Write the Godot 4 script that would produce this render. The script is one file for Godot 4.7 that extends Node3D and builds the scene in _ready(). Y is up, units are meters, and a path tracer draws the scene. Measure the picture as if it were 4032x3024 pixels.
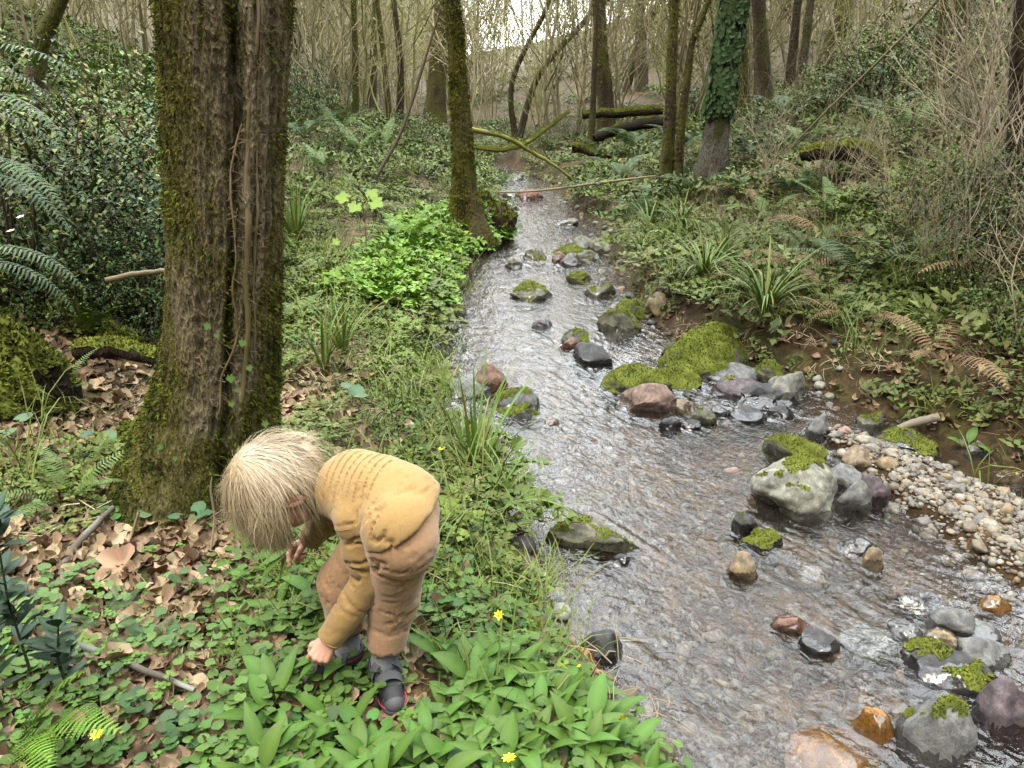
extends Node3D
# A shallow woodland stream in early spring, a child bending to pick leaves on the near bank.
# Water level is y = 0, the stream runs towards +z, units are metres.

const XL := [-2.0, 1.6, 0.4, 1.0, 1.0, 0.72, 1.53, 0.44, 1.84, 0.25, 2.17, 0.10, 2.76, -0.03, 3.12, -0.10, 3.56, -0.33, 3.98, -0.42, 4.57, -0.48, 5.32, -0.58, 6.19, -0.61, 7.17, -0.58, 8.1, -0.50, 8.6, -0.12, 9.9, -0.13, 13.5, -0.25, 16.0, -0.6, 18.4, -1.7, 24.0, -5.0, 34.0, -6.0, 120.0, -7.0]
const XR := [-2.0, 2.6, 1.5, 3.0, 2.3, 2.9, 2.76, 2.7, 3.16, 2.55, 3.61, 2.28, 4.04, 1.98, 4.57, 1.64, 5.06, 1.22, 5.79, 1.08, 6.99, 1.04, 7.99, 1.02, 9.28, 1.10, 11.03, 0.89, 12.94, 0.72, 14.85, 0.5, 17.86, -0.6, 24.0, -4.0, 34.0, -4.9, 120.0, -5.8]
const BAR := [1.70, 3.55, 0.08, 1.95, 2.95, 0.25, 2.2, 2.3, 0.34, 2.5, 1.7, 0.42]

var rng := RandomNumberGenerator.new()
var nz := FastNoiseLite.new()       # broad lumps
var nf := FastNoiseLite.new()       # fine lumps
var names := {}
var M := {}                         # materials
var PR := {}                        # shared meshes
var wakes := []                     # stones that part the current: x, distance, width

class MB:
	var v := PackedVector3Array()
	var c := PackedColorArray()
	var t := PackedVector2Array()
	var i := PackedInt32Array()
	var n := PackedVector3Array()
	func normals() -> void:
		n.resize(v.size()); n.fill(Vector3.ZERO)
		for k in range(0, i.size(), 3):
			var a := i[k]; var b := i[k + 1]; var d := i[k + 2]
			var q := (v[d] - v[a]).cross(v[b] - v[a])
			n[a] += q; n[b] += q; n[d] += q
		for k in n.size():
			n[k] = n[k].normalized() if n[k].length_squared() > 1e-20 else Vector3.UP
	func put(mesh: ArrayMesh, m: Material) -> void:
		if i.is_empty(): return
		if n.size() != v.size(): normals()
		var a := []
		a.resize(Mesh.ARRAY_MAX)
		a[Mesh.ARRAY_VERTEX] = v; a[Mesh.ARRAY_NORMAL] = n; a[Mesh.ARRAY_INDEX] = i
		if c.size() == v.size(): a[Mesh.ARRAY_COLOR] = c
		if t.size() == v.size(): a[Mesh.ARRAY_TEX_UV] = t
		mesh.add_surface_from_arrays(Mesh.PRIMITIVE_TRIANGLES, a)
		mesh.surface_set_material(mesh.get_surface_count() - 1, m)
	func make(m: Material) -> ArrayMesh:
		var mesh := ArrayMesh.new()
		put(mesh, m)
		return mesh
	func join(o: MB, x: Transform3D) -> void:
		var s := v.size()
		for p in o.v: v.append(x * p)
		c.append_array(o.c)
		for k in o.i: i.append(k + s)

func r(a: float, b: float) -> float: return rng.randf_range(a, b)
func pick(a: Array): return a[rng.randi() % a.size()]
func sm(t: float) -> float:
	t = clampf(t, 0.0, 1.0)
	return t * t * (3.0 - 2.0 * t)
func tab(a: Array, d: float) -> float:
	if d <= a[0]: return a[1]
	for k in range(2, a.size(), 2):
		if d <= a[k]: return lerpf(a[k - 1], a[k + 1], (d - a[k - 2]) / (a[k] - a[k - 2]))
	return a[-1]
func bar(x: float, d: float) -> float:
	var best := 0.0
	if d > 4.4 or x < 0.9: return 0.0
	for k in range(0, BAR.size() - 3, 3):
		var bx: float = BAR[k + 3] - BAR[k]
		var bd: float = BAR[k + 4] - BAR[k + 1]
		var t := clampf(((x - BAR[k]) * bx + (d - BAR[k + 1]) * bd) / (bx * bx + bd * bd), 0.0, 1.0)
		var q: float = Vector2(x - BAR[k] - bx * t, d - BAR[k + 1] - bd * t).length() / lerpf(BAR[k + 2], BAR[k + 5], t)
		best = maxf(best, sm((1.35 - q) / 0.7))
	return best
func far(d: float) -> float: return 0.05 * maxf(0.0, d - 25.0) + 0.85 * maxf(0.0, -d - 1.5)      # the valley closes up ahead and behind
func ground(x: float, z: float) -> float:
	var d := -z
	var l := tab(XL, d)
	var q := tab(XR, d)
	var open_ := 1.0 - 0.5 * sm((d - 11.0) / 8.0)               # the valley widens upstream
	if x < l:
		var t := l - x
		var b := nz.get_noise_2d(x * 3.1, d * 3.1) * 0.05 * sm(t / 0.5) + nf.get_noise_2d(x, d) * 0.018 * sm((t + 0.1) / 0.25)
		return b + maxf(0.0, d - 7.0) * 0.07 * sm(t / 1.5) + far(d) + minf(0.24 * sm((t + 0.03) / 0.38) + 0.035 * minf(t, 2.2) + 0.29 * maxf(0.0, t - 1.6) * open_ + 0.03 * maxf(0.0, t - 3.0) ** 2 * open_ ** 3, 0.24 + 0.6 * t) + 0.55 * maxf(0.0, t - 7.0) * sm((9.0 - d) / 5.0)
	if x > q:
		var t := x - q
		var b := nz.get_noise_2d(x * 2.7, d * 2.7) * 0.09 * sm(t / 0.6) + nf.get_noise_2d(x, d) * 0.022 * sm((t + 0.1) / 0.25)
		return b + far(d) + minf(0.22 * sm((t + 0.03) / 0.32) + 0.27 * t * open_ + 0.03 * t * t * open_ ** 3, 0.2 + 0.75 * t) + 0.5 * maxf(0.0, t - 7.5) * sm((9.0 - d) / 5.0)
	var e := minf(x - l, q - x)
	return far(d) - 0.13 * sm(e / 0.35) + 0.185 * bar(x, d) + nf.get_noise_2d(x * 0.8, d * 0.8) * 0.02 * sm((e + 0.1) / 0.25)
func on(x: float, z: float, up := 0.0) -> Vector3: return Vector3(x, ground(x, z) + up, z)
func set_on(p: Vector3, up := 0.0) -> Vector3: return Vector3(p.x, ground(p.x, p.z) + up, p.z)

func numbered(called: String) -> String:
	names[called] = names.get(called, -1) + 1
	return called if names[called] == 0 else "%s_%03d" % [called, names[called]]
func tag(o: Node3D, label: String, category: String, group := "") -> Node3D:
	o.set_meta("label", label); o.set_meta("category", category)
	if group: o.set_meta("group", group)
	return o
func thing(called: String, label: String, category: String, at := Vector3.ZERO, group := "") -> Node3D:
	var o := Node3D.new()
	o.name = numbered(called); add_child(o); o.position = at
	return tag(o, label, category, group)
func part(called: String, mesh: Mesh, parent: Node3D) -> MeshInstance3D:
	var o := MeshInstance3D.new()
	o.name = called if parent != self else numbered(called)
	o.mesh = mesh
	parent.add_child(o, true)
	return o
func copies(called: String, mesh: Mesh, xs: Array, cs: Array, parent: Node3D = self) -> MultiMeshInstance3D:
	var mm := MultiMesh.new()
	mm.transform_format = MultiMesh.TRANSFORM_3D
	mm.use_colors = not cs.is_empty()
	mm.mesh = mesh
	mm.instance_count = xs.size()
	for k in xs.size():
		mm.set_instance_transform(k, xs[k])
		if cs.size(): mm.set_instance_color(k, cs[k])
	var o := MultiMeshInstance3D.new()
	o.name = called if parent != self else numbered(called)
	o.multimesh = mm
	o.set_meta("kind", "stuff")
	parent.add_child(o, true)
	return o
func stuff(o: Node3D, label: String, category: String) -> void:
	o.set_meta("kind", "stuff"); o.set_meta("label", label); o.set_meta("category", category)

# ---------- textures and materials
func noise_bytes(side: int, freq: float, kind: int, octaves: int, fractal: int, sd: int) -> PackedByteArray:
	var f := FastNoiseLite.new()
	f.noise_type = kind; f.frequency = freq; f.seed = sd
	f.fractal_type = fractal; f.fractal_octaves = octaves
	return f.get_seamless_image(side, side).get_data()
func grey_tex(side: int, freq: float, octaves: int, fractal: int, sd: int, lo: float, hi: float) -> ImageTexture:
	var a := noise_bytes(side, freq, FastNoiseLite.TYPE_SIMPLEX_SMOOTH, octaves, fractal, sd)
	for k in a.size(): a[k] = int(255.0 * lerpf(lo, hi, a[k] / 255.0))
	return ImageTexture.create_from_image(Image.create_from_data(side, side, false, Image.FORMAT_L8, a))
func two_tone(side: int, coarse: float, fine: float, sd: int, a: Color, b: Color, c: Color) -> ImageTexture:
	var p := noise_bytes(side, coarse, FastNoiseLite.TYPE_SIMPLEX_SMOOTH, 4, FastNoiseLite.FRACTAL_FBM, sd)
	var q := noise_bytes(side, fine, FastNoiseLite.TYPE_SIMPLEX_SMOOTH, 3, FastNoiseLite.FRACTAL_FBM, sd + 7)
	var o := PackedByteArray(); o.resize(side * side * 3)
	for k in p.size():
		var m := a.lerp(b, sm((p[k] / 255.0 - 0.3) / 0.4)).lerp(c, sm((q[k] / 255.0 - 0.5) / 0.4))
		o[k * 3] = m.r8; o[k * 3 + 1] = m.g8; o[k * 3 + 2] = m.b8
	return ImageTexture.create_from_image(Image.create_from_data(side, side, false, Image.FORMAT_RGB8, o))
func lin(x: float, y: float, z: float) -> Color: return Color(x, y, z).linear_to_srgb()
func mat(called: String, color: Color, rough: float, spec := 0.4) -> StandardMaterial3D:
	var m := StandardMaterial3D.new()
	m.resource_name = called
	m.albedo_color = Color(color.r * 0.82, color.g * 0.82, color.b * 0.82, color.a); m.roughness = rough; m.metallic_specular = spec
	m.vertex_color_use_as_albedo = true
	m.cull_mode = BaseMaterial3D.CULL_DISABLED
	M[called] = m
	return m
func planes(m: StandardMaterial3D, tex: Texture2D, scale: Vector3, bump: Texture2D = null, cm := 0.0, world := false) -> void:
	m.albedo_texture = tex
	m.uv1_triplanar = true; m.uv1_world_triplanar = world; m.uv1_scale = scale
	if bump:
		m.heightmap_enabled = true; m.heightmap_texture = bump; m.heightmap_scale = cm
func materials() -> void:
	var grain := grey_tex(512, 0.02, 5, FastNoiseLite.FRACTAL_FBM, 3, 0.45, 1.0)
	var ridge := grey_tex(512, 0.012, 4, FastNoiseLite.FRACTAL_RIDGED, 9, 0.35, 1.0)
	var litter := two_tone(512, 0.012, 0.05, 21, Color(0.62, 0.56, 0.48), Color(1.0, 0.93, 0.82), Color(0.42, 0.36, 0.3))
	var speck := two_tone(512, 0.015, 0.09, 33, Color(0.7, 0.7, 0.7), Color(1.0, 0.99, 0.96), Color(0.5, 0.49, 0.48))
	var m := mat("soil", Color.WHITE, 0.95, 0.3)
	planes(m, litter, Vector3.ONE * 1.1, grain, 1.6, true)
	m = mat("bark", Color.WHITE, 0.95, 0.25)
	planes(m, ridge, Vector3(6.0, 2.0, 6.0), ridge, 2.2)
	m = mat("twig", Color.WHITE, 0.9, 0.25)
	m = mat("stone", Color.WHITE, 0.72, 0.4)
	planes(m, speck, Vector3.ONE * 3.0, grain, 0.7)
	m = mat("wet_stone", Color.WHITE, 0.2, 0.5)
	planes(m, speck, Vector3.ONE * 3.0, grain, 0.35)
	m = mat("pebble", Color.WHITE, 0.6, 0.4)
	m = mat("moss", Color.WHITE, 0.95, 0.2)
	m.backlight_enabled = true; m.backlight = Color(0.25, 0.25, 0.08)
	m = mat("leaf", Color(0.88, 0.88, 0.88), 0.52, 0.27)
	m.backlight_enabled = true; m.backlight = Color(0.36, 0.4, 0.14)
	m = mat("glossy_leaf", Color.WHITE, 0.5, 0.27)
	m.backlight_enabled = true; m.backlight = Color(0.15, 0.2, 0.08)
	m = mat("dry_leaf", Color.WHITE, 0.75, 0.35)
	m.backlight_enabled = true; m.backlight = Color(0.3, 0.22, 0.1)
	m = mat("petal", Color.WHITE, 0.4, 0.4)
	# water: a clear sheet that mirrors and lets the bed show
	m = mat("water", Color(0.17, 0.15, 0.12, 0.22), 0.02, 0.46)
	m.vertex_color_use_as_albedo = false
	m.transparency = BaseMaterial3D.TRANSPARENCY_ALPHA
	var rip := FastNoiseLite.new()
	rip.noise_type = FastNoiseLite.TYPE_SIMPLEX_SMOOTH; rip.frequency = 0.02; rip.seed = 5
	rip.fractal_type = FastNoiseLite.FRACTAL_FBM; rip.fractal_octaves = 3
	var im := rip.get_seamless_image(512, 512)
	im.bump_map_to_normal_map(6.0)
	m.normal_enabled = true; m.normal_texture = ImageTexture.create_from_image(im); m.normal_scale = 0.8

# ---------- shapes
func tube(b: MB, pts: Array, rad: Array, sides: int, col: Color, rough := 0.0, tint := Color(0, 0, 0, 0), close := true) -> void:
	var s := b.v.size()
	var up := Vector3(0.31, 0.2, 0.93)
	var count := pts.size()
	for k in count:
		var dir: Vector3 = (pts[mini(k + 1, count - 1)] - pts[maxi(k - 1, 0)]).normalized()
		var e := dir.cross(up).normalized()
		if e.length_squared() < 0.1: e = dir.cross(Vector3.RIGHT).normalized()
		up = e.cross(dir)
		for j in sides:
			var a := TAU * j / sides
			var o := e * cos(a) + up * sin(a)
			var q: float = rad[k]
			var p: Vector3 = pts[k] + o * q
			var w := 0.0
			if rough > 0.0:
				w = nf.get_noise_3d(p.x * 1.4, p.y * 0.5, p.z * 1.4)
				p += o * q * rough * w * 2.0
			b.v.append(p)
			b.c.append(col if tint.a == 0.0 else col.lerp(Color(tint.r, tint.g, tint.b), tint.a * sm(0.5 + 2.2 * nf.get_noise_3d(p.x * 0.6 + 9.0, p.y * 0.6, p.z * 0.6))))
	for k in count - 1:
		for j in sides:
			var a := s + k * sides + j
			var a2 := s + k * sides + (j + 1) % sides
			b.i.append_array([a, a2, a + sides, a2, a2 + sides, a + sides])
	if close and rad[-1] > 0.006:
		var tip := b.v.size()
		b.v.append(pts[-1]); b.c.append(b.c[tip - 1])
		for j in sides: b.i.append_array([s + (count - 1) * sides + j, s + (count - 1) * sides + (j + 1) % sides, tip])

# a blade along a bent midrib from the origin: starts upright, leans towards +z
func blade(b: MB, x: Transform3D, length: float, width: float, segs: int, lean0: float, lean1: float, fold: float, shape: int, col: Color, stalk := 0.0, roll := 0.0) -> void:
	var s := b.v.size()
	var p := Vector3.ZERO
	var rib := Color(col.r * 1.25 + 0.01, col.g * 1.18 + 0.015, col.b * 1.1 + 0.005)
	for k in segs + 1:
		var t := float(k) / segs
		var a := lerpf(lean0, lean1, t)
		var dir := Vector3(0, cos(a), sin(a))
		var across := Vector3(cos(roll * t), 0, 0) + Vector3(0, -sin(a), cos(a)) * sin(roll * t)
		var out := Vector3(0, -sin(a), cos(a))
		if k > 0: p += dir * (length / segs)
		var w := 0.0
		if shape == 0: w = sin(PI * clampf(pow(t, 0.8), 0.0, 1.0))                     # ellipse
		elif shape == 1: w = pow(1.0 - t, 0.6) * minf(1.0, 0.45 + t * 4.0)               # strap
		elif shape == 2: w = pow(sin(PI * pow(t, 0.55)), 0.8)                           # broad at the base
		else: w = 1.0 - t * 0.96
		if stalk > 0.0:
			w = 0.05 if t < stalk else sin(PI * pow((t - stalk) / (1.0 - stalk), 0.75))
		w *= width * 0.5
		b.v.append(x * (p - across * w - out * fold * w)); b.v.append(x * p); b.v.append(x * (p + across * w - out * fold * w))
		b.c.append(col); b.c.append(rib); b.c.append(col)
	for k in segs:
		var a := s + k * 3
		for j in 2: b.i.append_array([a + j, a + j + 3, a + j + 1, a + j + 1, a + j + 3, a + j + 4])

# a round or heart-shaped leaf lying about flat on top of a thin stalk
func round_leaf(b: MB, at: Vector3, top: Vector3, rad: float, tilt: Basis, col: Color, lobes: int) -> void:
	var s := b.v.size()
	var side := Vector3(0.0007, 0, 0.0007) * (1.0 + rad * 30.0)
	var sc := Color(col.r * 1.3, col.g, col.b)
	for q in [at - side, at + side, top + side, top - side]: b.v.append(q); b.c.append(sc)
	b.i.append_array([s, s + 1, s + 2, s, s + 2, s + 3])
	s = b.v.size()
	b.v.append(top); b.c.append(Color(col.r * 1.2, col.g * 1.15, col.b * 1.2))
	var count := 10 if lobes < 3 else 15
	for j in count:
		var a := TAU * j / count
		var q := rad
		if lobes == 1: q *= 1.0 - 0.62 * pow(maxf(0.0, cos(a)), 9.0) + 0.06 * cos(a * 2.0)
		elif lobes == 2: q *= 1.0 + 0.10 * cos(a * 7.0) - 0.5 * pow(maxf(0.0, cos(a)), 7.0)
		elif lobes == 3: q *= [0.15, 0.8, 1.0, 1.0, 0.8][j % 5]
		elif lobes == 5: q *= [0.78, 0.98, 1.12][j % 3] * (1.1 - 0.3 * cos(a)) * (0.3 if j == 0 else 1.0)
		b.v.append(top + tilt * Vector3(cos(a) * q, rad * (0.16 * (1.0 if j % 2 else 0.5) - (0.2 if lobes == 3 else 0.0)), sin(a) * q))
		b.c.append(col)
	for j in count: b.i.append_array([s, s + 1 + (j + 1) % count, s + 1 + j])

var ico := {}
func sphere(level: int) -> Array:
	if ico.has(level): return ico[level]
	var v: Array[Vector3] = []
	var f: Array = []
	if level == 0:
		var t := (1.0 + sqrt(5.0)) / 2.0
		for p in [[-1, t, 0], [1, t, 0], [-1, -t, 0], [1, -t, 0], [0, -1, t], [0, 1, t], [0, -1, -t], [0, 1, -t], [t, 0, -1], [t, 0, 1], [-t, 0, -1], [-t, 0, 1]]: v.append(Vector3(p[0], p[1], p[2]).normalized())
		f = [0, 11, 5, 0, 5, 1, 0, 1, 7, 0, 7, 10, 0, 10, 11, 1, 5, 9, 5, 11, 4, 11, 10, 2, 10, 7, 6, 7, 1, 8, 3, 9, 4, 3, 4, 2, 3, 2, 6, 3, 6, 8, 3, 8, 9, 4, 9, 5, 2, 4, 11, 6, 2, 10, 8, 6, 7, 9, 8, 1]
	else:
		var o = sphere(level - 1)
		v.assign(o[0])
		var mid := {}
		for k in range(0, o[1].size(), 3):
			var e := []
			for j in 3:
				var a: int = o[1][k + j]
				var b: int = o[1][k + (j + 1) % 3]
				var key := mini(a, b) * 100000 + maxi(a, b)
				if not mid.has(key):
					mid[key] = v.size()
					v.append((v[a] + v[b]).normalized())
				e.append(mid[key])
			f.append_array([o[1][k], e[0], e[2], o[1][k + 1], e[1], e[0], o[1][k + 2], e[2], e[1], e[0], e[1], e[2]])
	ico[level] = [v, f]
	return ico[level]

# a stone: a ball cut by planes, worn and lumped
func stone(level: int, size: Vector3, cuts: int, lump: float, col: Color, sd: int) -> MB:
	var g := RandomNumberGenerator.new()
	g.seed = sd
	var b := MB.new()
	var pl := []
	for k in cuts:
		pl.append([Vector3(g.randf_range(-1, 1), g.randf_range(-0.5, 1), g.randf_range(-1, 1)).normalized(), g.randf_range(0.55, 0.85)])
	var o := sphere(level)
	for d: Vector3 in o[0]:
		var p := d
		for q in pl:
			var e := p.dot(q[0]) - float(q[1])
			if e > 0.0: p -= q[0] * e * 0.92
		p += d * (nf.get_noise_3d(d.x * 0.12 + sd, d.y * 0.12, d.z * 0.12) * lump * 1.6 + nf.get_noise_3d(d.x * 0.4 + sd, d.y * 0.4, d.z * 0.4) * lump * 0.5)
		b.v.append(p * size)
		var w := 0.5 + nf.get_noise_3d(d.x * 0.25, d.y * 0.25 + sd, d.z * 0.25)
		b.c.append(Color(col.r * lerpf(0.7, 1.25, w), col.g * lerpf(0.7, 1.25, w), col.b * lerpf(0.75, 1.2, w)))
	for k in range(0, o[1].size(), 3): b.i.append_array([o[1][k], o[1][k + 2], o[1][k + 1]])
	return b

func _ready() -> void:
	rng.seed = 11
	nz.seed = 4; nz.frequency = 0.35; nz.noise_type = FastNoiseLite.TYPE_SIMPLEX_SMOOTH
	nf.seed = 8; nf.frequency = 7.0; nf.noise_type = FastNoiseLite.TYPE_SIMPLEX_SMOOTH; nf.fractal_octaves = 3
	var cam := Camera3D.new()
	cam.name = "camera"
	cam.position = Vector3(0, 1.75, 0)
	cam.rotation_degrees = Vector3(-22, 0, 0)
	cam.fov = 53.5; cam.near = 0.05; cam.far = 400.0
	add_child(cam); cam.current = true
	var e := Environment.new()
	var sky := ProceduralSkyMaterial.new()
	sky.sky_top_color = Color(0.95, 0.98, 1.0); sky.sky_horizon_color = Color(0.80, 0.81, 0.80); sky.sky_curve = 0.35; sky.sky_energy_multiplier = 1.4; sky.energy_multiplier = 1.0
	sky.ground_bottom_color = Color(0.25, 0.24, 0.2); sky.ground_horizon_color = Color(0.8, 0.8, 0.78)
	sky.sun_angle_max = 0.0
	e.background_mode = Environment.BG_SKY
	e.sky = Sky.new(); e.sky.sky_material = sky
	e.tonemap_mode = Environment.TONE_MAPPER_LINEAR
	e.tonemap_exposure = 6.4
	e.sdfgi_enabled = true; e.ssao_enabled = true; e.ssil_enabled = true
	var we := WorldEnvironment.new()
	we.name = "environment"; we.environment = e
	add_child(we)
	var sun := DirectionalLight3D.new()
	sun.name = "sun"
	sun.light_color = Color(1.0, 0.96, 0.89); sun.light_energy = 0.3; sun.light_angular_distance = 20.0
	sun.shadow_enabled = true
	sun.rotation_degrees = Vector3(-62, -38, 0)      # from behind the right bank, high
	add_child(sun)
	var t0 := Time.get_ticks_msec()
	for stage in [materials, setting, rocks, water, trees, background, banks, foreground, child]:
		stage.call()
		print(stage.get_method(), " ", Time.get_ticks_msec() - t0)


# ---------- the ground, the water and the bed
func setting() -> void:
	var xs := []
	var x := 0.0
	while x < 60.0:
		xs.append(x); x += 0.028 if x < 1.6 else 0.035 if x < 2.6 else 0.035 + (x - 2.6) * 0.09
	var cols := []
	for k in range(xs.size() - 1, 0, -1): cols.append(-xs[k])
	cols.append_array(xs)
	var rows := []
	var d := -30.0
	while d < 110.0:
		rows.append(d); d += 0.5 if d < 0.5 else maxf(0.026, (d - 0.5) * 0.013)
	var b := MB.new()
	for dd: float in rows:
		var l := tab(XL, dd)
		var q := tab(XR, dd)
		for xx: float in cols:
			b.v.append(Vector3(xx, ground(xx, -dd), -dd))
			var w := 0.5 + 0.9 * nz.get_noise_2d(xx * 5.0, dd * 5.0) + 0.25 * nf.get_noise_2d(xx * 0.5, dd * 0.5)
			var col: Color
			if xx < l + 0.02 or xx > q - 0.02:
				col = Color(0.085, 0.066, 0.043).lerp(Color(0.16, 0.122, 0.08), clampf(w, 0, 1))
				var g := sm((nz.get_noise_2d(xx * 4.0 + 40.0, dd * 4.0) + 0.12) / 0.4)
				col = col.lerp(Color(0.055, 0.07, 0.018), g * 0.75)
			else:
				col = Color(0.042, 0.028, 0.013).lerp(Color(0.1, 0.066, 0.03), clampf(w, 0, 1))
			b.c.append(col)
	var n := cols.size()
	for k in rows.size() - 1:
		for j in n - 1:
			var a := k * n + j
			b.i.append_array([a, a + n, a + 1, a + 1, a + n, a + n + 1])
	var o := part("ground", b.make(M.soil), self)
	o.set_meta("kind", "structure")
	# small stones of the bed and the gravel bar
	var tones := [Color(0.30, 0.26, 0.19), Color(0.22, 0.2, 0.17), Color(0.3, 0.26, 0.19), Color(0.15, 0.135, 0.12), Color(0.35, 0.32, 0.26), Color(0.21, 0.17, 0.125), Color(0.20, 0.17, 0.13), Color(0.26, 0.24, 0.21), Color(0.30, 0.22, 0.12), Color(0.17, 0.16, 0.15)]
	for k in 6: PR["pebble%d" % k] = stone(1, Vector3(1, r(0.45, 0.7), r(0.65, 0.9)), 2, 0.1, Color(1, 1, 1), 300 + k).make(M.pebble)
	var bx := [[], [], [], [], [], []]
	var bc := [[], [], [], [], [], []]
	var gx := [[], [], [], [], [], []]
	var gc := [[], [], [], [], [], []]
	for k in 9000:
		var dd := 1.2 * pow(16.0, pow(rng.randf(), 1.15))
		var xx := lerpf(tab(XL, dd) - 0.03, tab(XR, dd) + 0.03, rng.randf())
		var g := bar(xx, dd)
		if g > 0.3: continue
		var s := r(0.006, 0.02) * (1.0 if rng.randf() < 0.9 else 2.0)
		var q := rng.randi() % 6
		bx[q].append(Transform3D(Basis(Vector3(r(-0.3, 0.3), 1, r(-0.3, 0.3)).normalized(), r(0, TAU)).scaled(Vector3.ONE * s), on(xx, -dd, s * 0.25)))
		var t: Color = pick(tones)
		var g2 := r(0.14, 0.45)
		bc[q].append(Color(t.g * g2, t.g * g2 * 0.73, t.g * g2 * 0.38))
	for k in 17000:
		var u := rng.randf()
		var dd := r(1.6, 3.75)
		var xx := r(1.2, 3.0)
		var g := bar(xx, dd)
		if g < 0.25 + 0.3 * u: continue
		var s := 0.006 + 0.014 * pow(rng.randf(), 2.0)
		var q := rng.randi() % 6
		gx[q].append(Transform3D(Basis(Vector3(r(-0.5, 0.5), 1, r(-0.5, 0.5)).normalized(), r(0, TAU)).scaled(Vector3.ONE * s), on(xx, -dd, s * 0.2)))
		var t: Color = pick(tones)
		var g2 := r(0.35, 0.8)
		gc[q].append(Color(t.r * g2, t.g * g2 * 0.96, t.b * g2 * 0.9))
	for q in 6:
		stuff(copies("streambed_gravel", PR["pebble%d" % q], bx[q], bc[q]), "small brown stones covering the bed under the shallow water", "gravel")
		stuff(copies("gravel", PR["pebble%d" % q], gx[q], gc[q]), "fine tan and grey gravel of the bar between stream and side channel", "gravel")
	# the larger pebbles of the bar, one by one
	for k in 150:
		var dd := r(1.9, 3.5)
		var xx := 0.0
		for tries in 30:
			dd = r(1.75, 3.6); xx = r(1.3, 2.7)
			if bar(xx, dd) > 0.25 and absf(xx / (dd * 0.927 + 0.66)) < 0.71: break
		var s := r(0.019, 0.042) * (1.0 if k % 9 else 1.35)
		var t: Color = pick(tones)
		var pb := stone(2, Vector3(s, s * r(0.45, 0.7), s * r(0.6, 0.9)), 3, 0.08, Color(t.r * 0.62, t.g * 0.6, t.b * 0.57), 900 + k)
		o = part("pebble", pb.make(M.pebble), self)
		o.position = on(xx, -dd, s * 0.08); o.rotation = Vector3(r(-0.3, 0.3), r(0, TAU), r(-0.3, 0.3))
		tag(o, "rounded pebble lying loose on the gravel bar", "pebble", "pebbles of the gravel bar")

func water() -> void:
	var b := MB.new()
	var rows := []
	var d := 0.2
	while d < 27.0:
		rows.append(d); d += maxf(0.009, d * 0.0055)
	var nu := 190
	for dd: float in rows:
		var l := tab(XL, dd) - 0.12
		var q := tab(XR, dd) + 0.12
		var near := []
		for w in wakes:
			if dd < w[1] + w[2] and dd > w[1] - w[2] * 4.0 - 0.1: near.append(w)
		var rush := 0.55 + 0.8 * exp(-pow((dd - 4.5) / 0.9, 2.0)) + 0.6 * exp(-pow((dd - 8.0) / 0.7, 2.0)) + 0.25 * exp(-pow((dd - 2.0) / 0.55, 2.0))
		for j in nu + 1:
			var xx := lerpf(l, q, float(j) / nu)
			# the current runs towards +x and +z near the camera
			var side := xx * 0.92 + dd * 0.28
			var along_ := dd * 0.95 - xx * 0.25
			var lazy := 0.5 + 0.8 * sm(0.5 + 1.3 * nz.get_noise_2d(side * 4.0 + 20.0, along_ * 2.2))
			var pool := 1.0 - 0.75 * exp(-pow((xx - 1.25) / 0.38, 2.0) - pow((dd - 3.25) / 0.45, 2.0))
			var calm := (1.0 - 0.9 * sm((xx - 1.75) / 0.4) * sm((4.2 - dd) / 0.6)) * lazy * pool
			var warp := nz.get_noise_2d(side * 6.0, along_ * 4.0) * 0.12
			var h := nf.get_noise_2d(side * 0.9 + warp, along_ * 0.75) * 0.0055
			h += nf.get_noise_2d(side * 2.2 + 30.0, along_ * 1.9 + warp * 3.0) * 0.0038
			h += nf.get_noise_2d(side * 4.6 + 50.0, along_ * 3.8) * 0.0013
			h += absf(nf.get_noise_2d(side * 1.5 + 70.0 + warp * 3.0, along_ * 1.2)) * -0.005
			h *= 1.75 * rush * calm
			for w in near:
				var ax: float = (w[1] - dd) * 0.95 + (xx - w[0]) * 0.3
				var cx := absf((xx - w[0]) * 0.95 - (w[1] - dd) * 0.3)
				var e: float = cx - 0.5 * w[2] - 0.33 * ax
				if ax > -w[2] * 0.6 and absf(e) < 0.16: h += 0.0042 * cos(e * TAU / 0.06) * exp(-e * e / 0.0016) * exp(-maxf(0.0, ax) / (w[2] * 1.1))
			b.v.append(Vector3(xx, h, -dd))
			b.t.append(Vector2(side * 3.6, along_ * 2.6))
	var n := nu + 1
	for k in rows.size() - 1:
		for j in nu:
			var a := k * n + j
			b.i.append_array([a, a + n, a + 1, a + 1, a + n, a + n + 1])
	var o := part("water", b.make(M.water), self)
	o.set_meta("kind", "structure")


# ---------- rocks
const TONE := {"grey": Color(0.17, 0.17, 0.165), "pale": Color(0.25, 0.245, 0.2), "dark": Color(0.055, 0.053, 0.055), "red": Color(0.24, 0.13, 0.09), "tan": Color(0.27, 0.2, 0.12), "olive": Color(0.17, 0.165, 0.11), "amber": Color(0.36, 0.17, 0.04), "pink": Color(0.3, 0.2, 0.16), "purple": Color(0.12, 0.09, 0.1)}

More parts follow.
